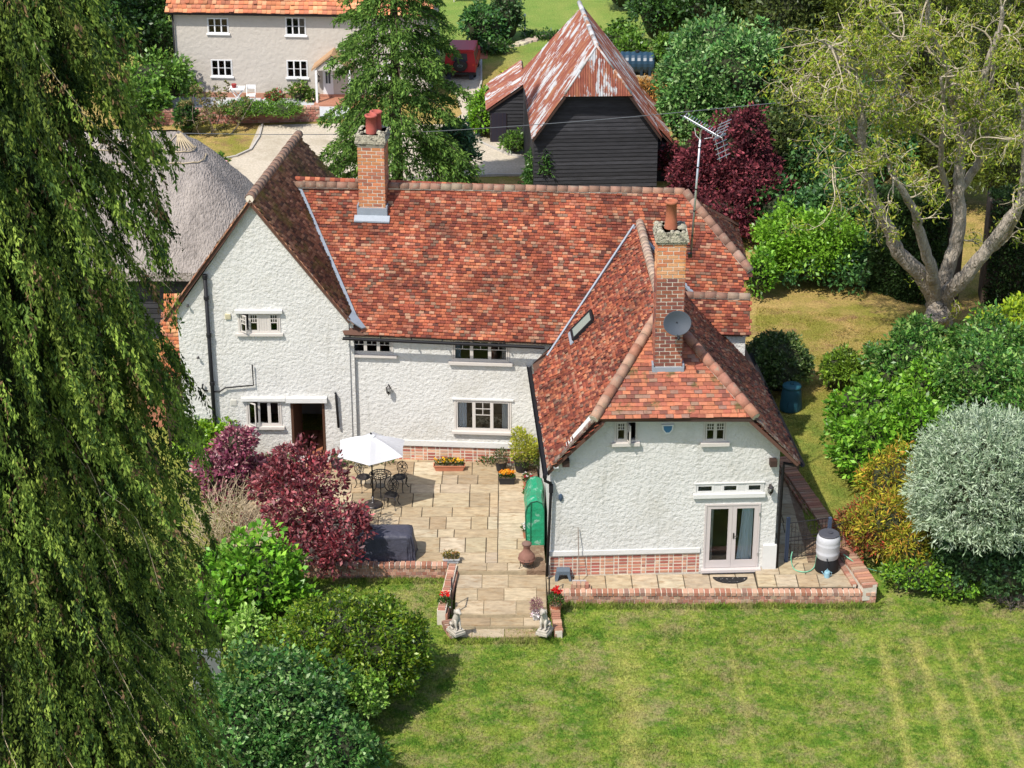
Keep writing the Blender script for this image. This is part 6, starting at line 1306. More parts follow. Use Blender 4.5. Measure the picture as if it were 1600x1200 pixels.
mb = MB(); mb.prism([(-.42, -.012, 1.28), (.42, -.012, 1.28), (.38, .06, 1.78), (-.38, .06, 1.78)], (0, .02, 0), (.03, .03, .04)); obj('rear_window', mb, cm, cr, rel=True)
mb = MB(); X = Matrix.Translation((.02, -.03, 1.02)) @ Matrix.Rotation(R(90), 4, 'X'); mb.lathe([(.38, 0), (.40, .05), (.40, .16), (.36, .20), (.0, .21)], 24, X=X, col=(.012, .012, .016)); sw = obj('spare_wheel', mb, cm, cr, rel=True)
mb = MB(); mb.lathe([(.15, 0), (.15, .012)], 20, X=Matrix.Translation((.02, -.24, 1.02)) @ Matrix.Diagonal((1, 1, .55, 1)) @ Matrix.Rotation(R(90), 4, 'X'), col=(.5, .52, .5)); mb.lathe([(.135, .012), (.135, .018)], 20, X=Matrix.Translation((.02, -.24, 1.02)) @ Matrix.Diagonal((1, 1, .55, 1)) @ Matrix.Rotation(R(90), 4, 'X'), col=(.02, .05, .035)); obj('oval_badge', mb, M['attr'], cr, rel=True)
mb = MB(); mb.box(-.80, -.42, -.03, -.0, .80, 1.00, (.75, .50, .03)); obj('number_plate', mb, M['attr'], cr, rel=True)
mb = MB(); mb.box(-w, w, -.12, .0, .40, .54, (.02, .02, .02)); obj('bumper', mb, M['attr'], cr, rel=True)
for s_ in (-1, 1):
    for y in (.75, 3.2): mb = MB(); X = Matrix.Translation((s_ * .84, y, .38)) @ Matrix.Rotation(R(90) * s_, 4, 'Y'); mb.lathe([(.0, -.24), (.38, -.24), (.385, -.05), (.34, .0)], 20, X=X, col=(.02, .02, .02)); mb.lathe([(.20, .005), (.0, .02)], 12, X=X, col=(.25, .25, .25)); obj('wheel', mb, M['attr'], cr, rel=True)
    mb = MB(); mb.box(s_ * .74 - .05, s_ * .74 + .05, -.02, .01, .98, 1.08, (.6, .05, .02)); obj('tail_light', mb, cm, cr, rel=True)
    mb = MB(); mb.box(s_ * .62 - .12, s_ * .62 + .12, -.05, -.03, .08, .42, (.04, .045, .06)); obj('mud_flap', mb, M['attr'], cr, rel=True)
    mb = MB(); mb.box(s_ * 1.0 - .07, s_ * 1.0 + .07, 2.7, 2.78, 1.25, 1.5, (.02, .02, .02)); mb.tube([(s_ * .84, 2.75, 1.3), (s_ * 1.0, 2.75, 1.35)], .015, 4, (.02, .02, .02)); obj('door_mirror', mb, M['attr'], cr, rel=True)
# oil tank
op = atz(996, 122, .35); ot = thing('oil_tank', 'dark blue ribbed plastic oil tank on timber sleepers beyond the barn', 'oil tank', (op.x, op.y + .5, 0), R(-2))
mb = MB(); prof = [(.0, -.85), (.42, -.85), (.52, -.78)] + [(.54 - (.035 if k % 2 else 0), -.72 + k * .144) for k in range(11)] + [(.52, .80), (.42, .85), (.0, .85)]
mb.lathe(prof, 22, X=Matrix.Translation((0, 0, .98)) @ Matrix.Rotation(R(90), 4, 'Y'), col=(.018, .045, .075)); obj('tank', mb, M['gloss'], ot, rel=True)
for x in (-.6, -.2, .2, .6): mb = MB(); mb.prism([(x - .06, -.45, .46), (x + .06, -.45, .46), (x + .06, -.50, 1.0), (x - .06, -.50, 1.0)], (0, .9, 0), (.015, .035, .06)); obj('tank_rib', mb, M['gloss'], ot, rel=True)
mb = MB(); mb.lathe([(.1, 1.5), (.1, 1.58), (.0, 1.6)], 10, col=(.02, .02, .02)); obj('filler_cap', mb, M['attr'], ot, rel=True)
for y in (-.4, .4): mb = MB(); mb.box(-1.1, 1.1, y - .1, y + .1, 0, .44, (.34, .27, .17)); obj('sleeper', mb, M['attr'], ot, rel=True)
# bench on the far lawn, striped post, path stones
t = atz(728, 4); bh_ = thing('garden_bench', 'pale garden bench on the far lawn behind the round bushes', 'bench', t); 
for k in range(4): mb = MB(); mb.box(-.7, .7, -.25 + k * .12, -.16 + k * .12, .42, .45, (.55, .52, .45)); obj('seat_slat', mb, M['attr'], bh_, rel=True)
for k in range(3): mb = MB(); mb.box(-.7, .7, .25, .28, .55 + k * .13, .64 + k * .13, (.55, .52, .45)); obj('back_slat', mb, M['attr'], bh_, rel=True)
for x in (-.65, .65):
    for y in (-.22, .24): mb = MB(); mb.box(x - .03, x + .03, y - .03, y + .03, 0, .42 if y < 0 else .92, (.5, .47, .4)); obj('leg', mb, M['attr'], bh_, rel=True)
t = atz(820, 56); sp_ = thing('marker_post', 'thin black and white striped post standing on the far lawn', 'post', t); mb = MB()
for k in range(6): mb.lathe([(.04, k * .17), (.04, k * .17 + .168)], 8, col=(.02, .02, .02) if k % 2 else (.6, .6, .55))
mb.lathe([(.03, 1.02), (.06, 1.06), (.05, 1.16), (.0, 1.18)], 8, col=(.7, .7, .65)); obj('post', mb, M['attr'], sp_, rel=True)
t = thing('stone_edging', 'row of flat pale stones edging the far lawn beyond the barn', 'stones', atz(830, 64)); 
for i in range(12): f = i / 11; p = atz(798 + 48 * f + rnd.uniform(-2, 2), 73 - 14 * f + rnd.uniform(-1, 1)); mb = MB(); mb.lathe([(.24, 0), (.22, .10), (.12, .14)], 7, c=p, col=jit((.45, .37, .27), .2), sx=rnd.uniform(.8, 1.5)); obj('stone', mb, M['attr'], t)
# pale panel glimpsed behind the conifer
t = atz(325, 1100, -.35); fp = thing('garden_screen', 'pale grey rendered screen half hidden behind the drooping conifer', 'screen', t + Vector((0, .4, 0))); mb = MB(); mb.box(-.42, .34, 0, .12, 0, 1.3); obj('panel', mb, mat('weathered_render', (.13, .14, .14), .9, var=.2, vscale=3), fp, rel=True); mb = MB(); mb.box(-.45, .37, -.02, .14, 1.30, 1.36); obj('capping', mb, M['galv'] if False else bpy.data.materials['weathered_render'], fp, rel=True)
# ================================================================ PLANTS
def cage(px0, py0, px1, py1, zb=0.0, flat=1.0, sink=.12):
    """ellipsoid standing on height zb whose outline fills the surveyed box"""
    xc, yc = (px0 + px1) / 2, (py0 + py1) / 2; zc = zb + 1
    for _ in range(12):
        c = atz(xc, yc, zc); dist = (c - Vector((0, 0, CH))).length; s = CF / dist; th = math.asin((CH - c.z) / dist)
        rx = (px1 - px0) / 2 / s; ry = rx * flat; V_ = (py1 - py0) / 2 / s; q = V_ ** 2 - (ry * math.sin(th)) ** 2
        if q < (.35 * V_) ** 2: ry = math.sqrt(V_ ** 2 - (.35 * V_) ** 2) / math.sin(th); q = (.35 * V_) ** 2
        rz = math.sqrt(q) / math.cos(th); zc = zb + rz * (1 - sink)
    return Vector(c), (rx, ry, rz), s
def ico(sub=3):
    t = (1 + 5 ** .5) / 2; v = [(-1, t, 0), (1, t, 0), (-1, -t, 0), (1, -t, 0), (0, -1, t), (0, 1, t), (0, -1, -t), (0, 1, -t), (t, 0, -1), (t, 0, 1), (-t, 0, -1), (-t, 0, 1)]
    f = [(0, 11, 5), (0, 5, 1), (0, 1, 7), (0, 7, 10), (0, 10, 11), (1, 5, 9), (5, 11, 4), (11, 10, 2), (10, 7, 6), (7, 1, 8), (3, 9, 4), (3, 4, 2), (3, 2, 6), (3, 6, 8), (3, 8, 9), (4, 9, 5), (2, 4, 11), (6, 2, 10), (8, 6, 7), (9, 8, 1)]
    v = [Vector(p).normalized() for p in v]
    for _ in range(sub):
        mid = {}; nf = []
        def mp(a, b):
            k = (min(a, b), max(a, b))
            if k not in mid: v.append(((v[a] + v[b]) / 2).normalized()); mid[k] = len(v) - 1
            return mid[k]
        for a, b, c in f: x, y, z = mp(a, b), mp(b, c), mp(c, a); nf += [(a, x, z), (b, y, x), (c, z, y), (x, y, z)]
        f = nf
    return v, f
ICO = ico(2)
def nrm(a): return a / (np.linalg.norm(a, axis=1, keepdims=True) + 1e-9)
def cloud(c, rad, n, rc, r, K=None, low=-.45, loose=.35, front=True, hang=0.0, surf=1.0, irr=.45):
    """leaf positions and directions gathered in clumps over an ellipsoid"""
    rad = np.array(rad); K = K or max(8, int(8.0 * (rad.mean() / rc) ** 2)); d = nrm(r.normal(size=(K * 4, 3))); d = d[d[:, 2] > low]
    if front: d = d[(d[:, 1] < .45) | (r.uniform(size=len(d)) < .3)]
    d = d[:K]; K = len(d); bump = r.uniform(.70, 1.06, K) * surf * (1 + irr * np.array([noise.noise(Vector((q[0] * 2.1 + rad[0], q[1] * 2.1, q[2] * 2.1))) for q in d])); C0 = np.array(c) + d * (rad - rc * .55) * bump[:, None]
    i = r.integers(0, K, n); v = nrm(d[i] * .75 + r.normal(size=(n, 3)) * .75); v[:, 2] = np.where(v[:, 2] < -.5, -v[:, 2], v[:, 2])
    rr = rc * r.uniform(.5, 1.5, K)[i] * r.uniform(0.05, 1, n) ** loose
    P = C0[i] + v * rr[:, None]; D = nrm(v + r.normal(size=(n, 3)) * .55 + np.array([0, 0, -hang])); return P, D, i
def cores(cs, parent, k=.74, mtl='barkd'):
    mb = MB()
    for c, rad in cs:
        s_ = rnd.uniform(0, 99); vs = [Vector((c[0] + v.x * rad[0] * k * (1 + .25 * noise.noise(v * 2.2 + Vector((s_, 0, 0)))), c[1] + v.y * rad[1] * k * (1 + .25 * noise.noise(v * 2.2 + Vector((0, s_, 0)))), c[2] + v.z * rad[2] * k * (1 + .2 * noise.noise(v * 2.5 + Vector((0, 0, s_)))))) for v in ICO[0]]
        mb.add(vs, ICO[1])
    return obj('branches', mb, M[mtl], parent, smooth=True, kind=None if len(cs) == 1 else 'stuff')  # solid blobs coloured as the crown's inner shade, no modelled branches
LIT = 1.0
def sat(c, k=1.18):
    l = c.mean(axis=1, keepdims=True); return np.clip(l + (c - l) * k, .006, 1)
def bush(name, label, cat, boxes, pal, leaf=6.0, zb=0.0, dens=1.0, rc=.30, aspect=.5, flat=1.0, seed=1, var=.22, group=None, core=.74, hang=.15, mt='leaf', trunk=None, loose=.35, w=None, low=-.45, fold=.12, twig=0, stem_h=0.3, cmt='barkd', sink=.12, gain=1.42):
    """shrub or tree crown from surveyed boxes (px0,py0,px1,py1[,zb]); leaf = leaf length in photo pixels"""
    r = np.random.default_rng(seed); Ps, Ds, Cs, Ss = [], [], [], []; cs = []
    for b in boxes:
        z = b[4] if len(b) > 4 else zb; c, rad, s = cage(*b[:4], zb=z, flat=flat, sink=sink); area = math.pi * (b[2] - b[0]) * (b[3] - b[1]) / 4
        n = int(area * .50 * dens * 25 / (leaf * leaf) * (.5 / max(aspect, .2)) ** .5 * 1.35); P, D, i = cloud(c, rad, n, rc, r, loose=loose, hang=hang, low=low, irr=.06 if 'clipped' in name else .5)
        pc = sat(palcols(pal, n, r, var, w)) * gain; kk = r.uniform(.62, 1.38, int(i.max()) + 1)[i][:, None]; Cs.append(pc * kk)
        Ps.append(P); Ds.append(D); Ss.append(np.full(n, leaf * 1.12 / s)); cs.append((c, rad))
    P = np.concatenate(Ps); gzv = None
    c0 = cs[0][0]; base = Vector((c0.x, c0.y, gz(c0.x, c0.y))); t = thing(name, label, cat, base, group=group)
    keep = P[:, 2] > base.z - .02; D = np.concatenate(Ds); Cc = np.concatenate(Cs); Sz = np.concatenate(Ss)
    P, D, Cc, Sz = P[keep], D[keep], Cc[keep], Sz[keep]
    obj('foliage', leafmesh('foliage', P, D, Sz, Cc, aspect, fold, seed), M[mt], t)
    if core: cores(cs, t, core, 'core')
    if trunk:
        mb = MB(); top = c0 + Vector((0, 0, 0)); mb.tube([base, base.lerp(top, .5) + Vector((rnd.uniform(-.1, .1), 0, 0)), top], [trunk, trunk * .8, trunk * .5], 8); obj('trunk', mb, M['bark'], t, smooth=True)
    return t, cs
G_DK = [(.026, .060, .016), (.036, .080, .020), (.050, .100, .024), (.020, .045, .014)]
G_MD = [(.060, .120, .022), (.085, .155, .030), (.045, .095, .020), (.110, .185, .040)]
G_BR = [(.085, .185, .025), (.120, .235, .035), (.060, .140, .020), (.160, .270, .050)]
G_YL = [(.200, .270, .035), (.260, .320, .050), (.130, .200, .030)]
G_BL = [(.050, .120, .026), (.080, .165, .036), (.032, .082, .020), (.150, .225, .070)]
PUR = [(.100, .022, .028), (.145, .032, .036), (.068, .020, .027), (.27, .095, .10), (.13, .055, .058)]
PUR2 = [(.070, .020, .026), (.110, .028, .034), (.160, .050, .056), (.050, .020, .024)]
# -- left foreground beds
bush('green_shrub', 'bright green clipped shrub against the soil pipe of the white gable', 'shrub', [(284, 650, 352, 740), (325, 662, 378, 745)], [(.13, .22, .03), (.19, .29, .04), (.09, .16, .03)], 6, zb=-.3, seed=1)
bush('purple_shrub', 'purple-leaved shrub in front of the three-light window', 'shrub', [(312, 695, 385, 800), (345, 665, 400, 720, 1.2), (375, 715, 425, 790)], [(.16, .045, .075), (.22, .08, .10), (.10, .03, .05), (.30, .18, .18)], 6.5, zb=-.3, seed=2, rc=.25)
bush('flowering_plants', 'low mixed purple and red flowering plants below the open casement', 'plants', [(395, 705, 470, 760)], [(.16, .05, .08), (.07, .12, .03), (.24, .06, .08), (.30, .28, .20)], 5, zb=-.2, seed=3, rc=.15, core=.6)
mpt, mcs = bush('purple_maple', 'large deep red-purple maple spreading over the patio edge', 'tree', [(402, 715, 480, 810, 1.1), (430, 690, 500, 765, 1.7), (470, 715, 545, 790, 1.5), (425, 760, 520, 850, .9), (480, 775, 572, 850, .9), (440, 820, 520, 895, .3), (500, 830, 560, 895, .4), (395, 735, 440, 790, 1.2), (515, 800, 572, 848, 1.0), (505, 862, 550, 905, .1)], PUR, 7, zb=.2, seed=4, rc=.24, core=.0, var=.4, loose=.34, mt='leaf', dens=.58)
mb = MB(); o_ = ABS[mpt.name].translation
for c, rad in mcs: mb.tube(spline([Vector((o_.x + .1, o_.y - .4, -.35)), Vector((o_.x, o_.y - .2, .5)), o_.lerp(c, .6) + Vector((0, 0, .5)), c + Vector((0, 0, rad[2] * .4))], 4), [.07 - .003 * k for k in range(13)], 6)
obj('trunk', mb, M['barkd'], mpt, smooth=True)
def twiggy(name, label, cat, box, n, L, zb, r0=.012, mt='twig', seed=1, up=.8, leaves=0, pal=None, depth=3):
    c, rad, s = cage(*box, zb=zb); base = Vector((c.x, c.y, gz(c.x, c.y))); t = thing(name, label, cat, base); mb = MB(); r = random.Random(seed); tips = []
    for i in range(n):
        a = r.uniform(0, 6.28); q = r.uniform(0, .8); p = Vector((base.x + rad[0] * q * math.cos(a), base.y + rad[1] * q * math.sin(a), base.z)); d = Vector((math.cos(a) * q, math.sin(a) * q, up)).normalized(); H = (c.z + rad[2] - base.z) * r.uniform(.6, 1.0); pts = [p]
        for k in range(5): d = (d + Vector((r.uniform(-.35, .35), r.uniform(-.35, .35), r.uniform(-.1, .1)))).normalized(); p = p + d * H / 5; pts.append(p)
        mb.tube(pts, [r0 * (1 - .14 * k) for k in range(6)], 4, cap=False)
        for j in range(4):
            p = pts[r.randrange(1, 5)]; d2 = Vector((r.uniform(-1, 1), r.uniform(-1, 1), r.uniform(0, 1))).normalized(); q2 = [p]
            for k in range(3): d2 = (d2 + Vector((r.uniform(-.5, .5), r.uniform(-.5, .5), r.uniform(-.2, .4)))).normalized(); q2.append(q2[-1] + d2 * L / 3)
            mb.tube(q2, [r0 * .6, r0 * .5, r0 * .4, r0 * .3], 3, cap=False); tips += q2[1:]
    obj('stems', mb, M[mt], t, kind='stuff')
    if leaves:
        rr = np.random.default_rng(seed); tp_ = np.array([tuple(q) for q in tips]); P = tp_[rr.integers(0, len(tp_), leaves)] + rr.normal(scale=.05, size=(leaves, 3)); obj('foliage', leafmesh('foliage', P, nrm(rr.normal(size=(leaves, 3))), 5 / s, palcols(pal, leaves, rr), .5), M['leafm'], t)
    return t
twiggy('bare_shrub', 'leafless pale twiggy shrub between the purple maple and the conifer', 'shrub', (300, 740, 415, 860), 110, .5, -.35, .014, seed=5, leaves=500, pal=[(.16, .13, .06), (.20, .05, .06)])
bush('green_shrub', 'broad-leaved bright green shrub behind the spotlight post', 'shrub', [(318, 835, 470, 985), (295, 900, 400, 1010), (385, 880, 480, 980)], G_BR, 10, zb=-.35, seed=6, rc=.28, aspect=.55)
bush('clipped_shrub', 'large dark clipped dome of privet on the lawn beside the patio wall', 'shrub', [(420, 922, 668, 1112)], [(.055, .105, .014), (.085, .140, .020), (.038, .072, .010), (.14, .18, .03)], 5.5, zb=-.38, seed=7, rc=.20, core=.86, loose=.6, dens=1.6, aspect=.5)
bush('green_shrub', 'dense dark green leafy shrub at the bottom left beside the conifer', 'shrub', [(320, 1022, 540, 1225), (300, 1090, 470, 1260), (430, 1105, 582, 1255)], [(.040, .098, .026), (.062, .135, .036), (.028, .068, .018), (.14, .21, .08)], 8, zb=-.38, seed=8, rc=.24, aspect=.5, dens=1.1)
bush('green_shrub', 'pale green sprawling shrub at the right edge of the dark foreground shrub', 'shrub', [(535, 1045, 600, 1130, .1), (360, 950, 415, 1020, .2)], [(.16, .26, .06), (.11, .20, .04), (.22, .30, .10)], 7, zb=-.38, seed=9, rc=.2, core=.5)
# -- right-hand garden
bush('clipped_shrub', 'dark clipped box dome behind the compost bin', 'shrub', [(1160, 520, 1265, 616)], [(.045, .075, .022), (.065, .100, .030), (.030, .052, .018), (.10, .13, .05)], 4.5, zb=.2, seed=10, rc=.16, core=.86, loose=.6, dens=1.6, aspect=.5)
bush('clipped_shrub', 'small rounded clipped shrub on the side lawn right of the compost bin', 'shrub', [(1283, 545, 1350, 612)], [(.09, .15, .025), (.13, .19, .035), (.06, .10, .02)], 5, zb=.2, seed=11, rc=.16, core=.85, loose=.6, dens=1.6)
bush('laurel', 'big glossy bright green laurel mound beside the side lawn', 'shrub', [(1290, 590, 1420, 700, .4), (1300, 640, 1420, 770), (1380, 620, 1480, 760), (1345, 700, 1440, 790), (1400, 560, 1500, 680)], G_BR, 7.5, zb=.1, seed=12, rc=.30, aspect=.5, dens=1.05)
bush('green_shrub', 'tall blue-green shrub mass in front of the twisted tree trunk', 'shrub', [(1355, 520, 1480, 640), (1400, 490, 1470, 570, 1.0), (1460, 530, 1610, 700), (1480, 495, 1600, 600, .8), (1540, 600, 1660, 740)], G_BL, 7, zb=.2, seed=13, rc=.28, aspect=.4, dens=1.1, loose=.5)
bush('golden_shrub', 'acid yellow-green shrub at the right edge behind the blue-green shrubs', 'shrub', [(1530, 478, 1640, 560, .4), (1580, 455, 1660, 530, .5)], G_YL, 7, zb=.2, seed=14, rc=.25)
def spiky(name, label, cat, box, pal, leaf, n, zb, seed, aspect=.14, shoot=.45, trunk=.12):
    c, rad, s = cage(*box, zb=zb, sink=-.15); base = Vector((c.x, c.y, gz(c.x, c.y))); t = thing(name, label, cat, base); r = np.random.default_rng(seed)
    d = nrm(r.normal(size=(n, 3))); d = d[(d[:, 2] > -.5) & (d[:, 1] < .5)]; n2 = len(d); L = shoot * r.uniform(.5, 1.3, n2); lf = 1 + .16 * np.array([noise.noise(Vector((q[0] * 2.4, q[1] * 2.4, q[2] * 2.4 + 5))) for q in d])[:, None]; start = np.array(c) + lf * d * (np.array(rad) - L[:, None] * .75) * r.uniform(.80, 1.06, (n2, 1)); dr = nrm(d + r.normal(size=(n2, 3)) * .35 + np.array([0, 0, .25])); k = 9
    f = np.tile(np.linspace(.05, 1, k), n2); P = np.repeat(start, k, 0) + np.repeat(dr * L[:, None], k, 0) * f[:, None]; D = nrm(np.repeat(dr, k, 0) * .8 + r.normal(size=(n2 * k, 3)) * .6); col = palcols(pal, n2, r, .12); Cc = np.repeat(col, k, 0)
    obj('foliage', leafmesh('foliage', P, D, leaf / s, Cc, aspect, .1, seed), M['leafm'], t); cores([(c, rad)], t, .74, 'core')
    mb = MB(); mb.tube([base, c], [trunk, trunk * .7], 8); obj('trunk', mb, M['bark'], t, smooth=True); return t
spiky('silver_willow', 'large round silver-leaved willow ball at the right edge', 'tree', (1428, 640, 1640, 885), [(.36, .45, .29), (.44, .53, .36), (.26, .36, .21), (.50, .58, .43)], 8, 6000, .35, 15, aspect=.24, shoot=.55)
bush('golden_bamboo', 'golden-leaved bamboo-like shrub beyond the water butt', 'shrub', [(1345, 700, 1450, 810, .5), (1330, 770, 1440, 880), (1400, 740, 1470, 860), (1390, 820, 1450, 900)], [(.22, .21, .04), (.28, .25, .05), (.16, .14, .03), (.13, .16, .03), (.28, .15, .05)], 8, zb=.0, seed=16, rc=.25, aspect=.22, mt='leafm', loose=.5, hang=.3)
bush('red_shrub', 'small rust-red shrub by the railing beyond the water butt', 'shrub', [(1308, 785, 1362, 850), (1335, 820, 1395, 880)], [(.18, .09, .05), (.22, .05, .035), (.15, .13, .05)], 6, zb=.1, seed=17, rc=.18, aspect=.3, core=.5, mt='leafm', dens=.8)
bush('border_plants', 'low leafy border plants in front of the golden bamboo', 'plants', [(1385, 855, 1480, 925), (1450, 880, 1540, 935), (1400, 840, 1440, 900)], [(.10, .19, .03), (.15, .25, .04), (.06, .12, .03)], 6, zb=-.3, seed=18, rc=.15, core=.8)
bush('dark_border_shrub', 'dark shaded shrubs under the silver willow', 'shrub', [(1470, 820, 1580, 930), (1530, 830, 1640, 945)], [(.045, .090, .035), (.07, .12, .045), (.03, .06, .025)], 6.5, zb=-.35, seed=19, rc=.22)
twiggy('woody_prunings', 'grey tangle of bare woody stems at the foot of the border on the right', 'branches', (1530, 905, 1640, 950), 60, .5, -.38, .016, mt='bark', seed=20, up=.15)
# -- wood and hedges behind, right
HG = [(.030, .062, .016), (.044, .085, .022), (.060, .110, .028), (.022, .045, .014)]
def hedge(name, label, pts, h, wd, pal, leaf, n, zb=0.0, seed=1):
    P3 = [atz(x, y, zb) for x, y in pts]; t = thing(name, label, 'hedge', P3[0]); r = np.random.default_rng(seed); Pa, Da = [], []; mb = MB(); tot = sum((b - a).length for a, b in zip(P3[:-1], P3[1:]))
    for a, b in zip(P3[:-1], P3[1:]):
        d = b - a; L = d.length; e = d / L; nn_ = Vector((-e.y, e.x, 0)); m = int(n * L / tot); u = r.uniform(0, L, m); k = r.uniform(size=m); fr = k < h / (h + wd)
        z = np.where(fr, r.uniform(0, h, m), h); w_ = np.where(fr, 0, r.uniform(0, wd, m)); bmp = np.array([noise.noise(Vector((uu * 1.3, zz * 1.3, ww))) * .13 for uu, zz, ww in zip(u, z, w_)]); w_ = w_ - np.where(fr, bmp, 0) + r.uniform(0, .10, m); z = z + np.where(fr, 0, bmp) - r.uniform(0, .08, m) * (~fr)
        Pa.append(np.stack([a.x + e.x * u + nn_.x * w_, a.y + e.y * u + nn_.y * w_, zb + z], 1)); Da.append(np.where(fr[:, None], np.array([-nn_.x, -nn_.y, .25]), np.array([0, -.3, 1.0])) + r.normal(scale=.55, size=(m, 3)))
        X = Matrix.Translation(a) @ Matrix.Rotation(math.atan2(e.y, e.x), 4, 'Z'); mb.box(-.05, L + .05, .14, wd, -.1, h - .14, X=X)
    P = np.concatenate(Pa); D = np.concatenate(Da); s = CF / (Vector(P3[0]) - Vector((0, 0, CH))).length; obj('foliage', leafmesh('foliage', P, nrm(D), leaf / s, palcols(pal, len(P), r, .3), .5), M['leaf'], t); obj('branches', mb, M['barkd'], t); return t
hedge('hedge', 'tall dark clipped hedge behind the twisted tree', [(1355, 452), (1405, 470), (1470, 486)], 3.9, 1.4, HG, 5.5, 17000, seed=60)
hedge('hedge', 'dark clipped hedge block at the far right behind the yellow shrub', [(1535, 480), (1680, 486)], 4.2, 1.4, HG, 5.5, 12000, seed=61)
bush('green_tree', 'low spreading bright green tree at the back of the side lawn', 'tree', [(1180, 330, 1290, 415, .8), (1210, 350, 1330, 430, .6), (1245, 330, 1335, 395, 1.4), (1185, 370, 1270, 435, .4)], [(.085, .175, .022), (.115, .215, .032), (.15, .26, .045)], 6, zb=.6, seed=21, rc=.35, core=.6, trunk=.12)
bush('green_shrub', 'green shrub tucked behind the tiled stair bay', 'shrub', [(1160, 395, 1212, 470)], G_BR, 6, zb=.0, seed=22, rc=.3)
bush('purple_tree', 'dark purple-leaved tree behind the television aerial', 'tree', [(1085, 185, 1200, 300, 1.5), (1055, 225, 1140, 330, .6), (1120, 240, 1225, 350, .5), (1040, 280, 1100, 340), (1150, 175, 1195, 240, 3.2), (1060, 290, 1200, 380, 0)], PUR2, 6, zb=.2, seed=23, rc=.35, core=.55, mt='leafm', var=.3, loose=.55)
bush('purple_shrub', 'small purple bush squeezed between the black barn and the purple tree', 'shrub', [(1027, 218, 1062, 285)], PUR2, 5.5, zb=.0, seed=24, rc=.25, mt='leafm')
bush('broadleaf_tree', 'large mid-green broadleaf tree right of the rusty barn roof', 'tree', [(1030, 60, 1180, 190, 1.8), (1025, 120, 1150, 240, .5), (1110, 40, 1225, 170, 2.6), (1130, 120, 1230, 240, .6), (1060, 30, 1160, 110, 3.6)], [(.045, .110, .035), (.075, .155, .045), (.10, .19, .055), (.18, .26, .11)], 6.5, zb=0, seed=25, rc=.45, trunk=.2, loose=.5)
bush('broadleaf_tree', 'dark green tree at the top behind the oil tank', 'tree', [(985, -70, 1085, 82, 0), (1060, -80, 1200, 60, 1.5), (940, -60, 1010, 20, 0)], G_DK, 6, zb=0, seed=26, rc=.5)
bush('yew_tree', 'dark brownish-green yew between the broadleaf tree and the twisted tree', 'tree', [(1170, -60, 1290, 110, 1), (1200, 60, 1300, 230, 1), (1180, 170, 1290, 330, 0), (1100, -90, 1200, 50, 2)], [(.032, .048, .016), (.048, .066, .020), (.065, .080, .025)], 6, zb=0, seed=27, rc=.5, trunk=.2)
bush('laurel', 'dark glossy laurel bank behind the low bright green tree', 'shrub', [(1210, 200, 1330, 330, .2), (1250, 270, 1370, 400, 0), (1170, 290, 1260, 380, 0), (1300, 150, 1420, 320, .5), (1200, 360, 1370, 450, 0)], [(.03, .075, .028), (.05, .11, .035), (.07, .14, .045)], 6.5, zb=0, seed=28, rc=.4)
bush('conifer', 'broad olive-green conifer filling the top right corner', 'tree', [(1380, -60, 1530, 180, 1), (1480, -80, 1660, 200, 1), (1420, 120, 1560, 330, 0), (1520, 150, 1670, 360, 0), (1280, -90, 1420, 120, 1)], [(.045, .065, .014), (.065, .090, .018), (.10, .12, .025)], 6, zb=0, seed=29, rc=.5, trunk=.25, aspect=.3, dens=.8)
bush('green_shrub', 'ragged green shrubs behind the barn ridge', 'shrub', [(935, 40, 1000, 95), (960, 55, 1010, 105), (1020, 55, 1060, 130)], G_MD, 5.5, zb=0, seed=30, rc=.35)
bush('dead_hedge', 'orange-brown dried brush heap under the oil tank', 'brush', [(985, 120, 1042, 172)], [(.30, .17, .06), (.24, .13, .05), (.38, .24, .10)], 5.5, zb=0, seed=31, rc=.25, aspect=.25, mt='leafm')
# -- around the drive and farmhouse
bush('dark_tree', 'dark tree at the left end of the cream farmhouse', 'tree', [(180, -60, 275, 60, 2), (200, 20, 272, 120, .5), (130, -30, 215, 120, 1)], G_DK, 6, zb=0, seed=32, rc=.4, trunk=.15)
bush('green_shrub', 'spreading fresh green shrub at the left of the farmhouse terrace', 'shrub', [(190, 88, 300, 170, .2), (185, 125, 260, 195, 0)], G_MD, 6, zb=0, seed=33, rc=.35)
bush('clipped_shrub', 'small dark upright bush on the farmhouse lawn beside the sapling', 'shrub', [(274, 158, 308, 212)], G_DK, 5, zb=0, seed=34, rc=.15, core=.85, loose=.7)
twiggy('sapling', 'thin sapling with sparse leaves on the farmhouse lawn', 'tree', (296, 128, 372, 216), 5, .9, 0, .035, mt='bark', seed=35, leaves=1300, pal=[(.18, .17, .06), (.12, .14, .04), (.26, .20, .09)])
bush('lavender_hedge', 'low green lavender hedge along the farmhouse retaining wall', 'hedge', [(345, 156, 405, 182, .5), (385, 158, 440, 182, .5), (418, 158, 472, 184, .5)], [(.07, .14, .02), (.10, .18, .03), (.05, .10, .02)], 5, zb=.5, seed=36, rc=.15, aspect=.2, core=.8)
bush('rose_bush', 'rose bush with cream flowers right of the lower farmhouse window', 'shrub', [(455, 126, 482, 160), (475, 145, 497, 160)], [(.09, .14, .03), (.06, .10, .02), (.34, .25, .16)], 5, zb=0, seed=37, rc=.2, w=[5, 4, 1])
bush('rose_bush', 'small reddish rose bush below the farmhouse wall between the windows', 'shrub', [(414, 142, 441, 160)], [(.10, .11, .04), (.22, .05, .04), (.07, .12, .03)], 4.5, zb=0, seed=38, rc=.15)
t, cs = bush('rose_bush', 'pink-flowered rose bush on the kerb right of the thatched roof', 'shrub', [(316, 240, 353, 276)], G_MD, 5, zb=0, seed=39, rc=.2)
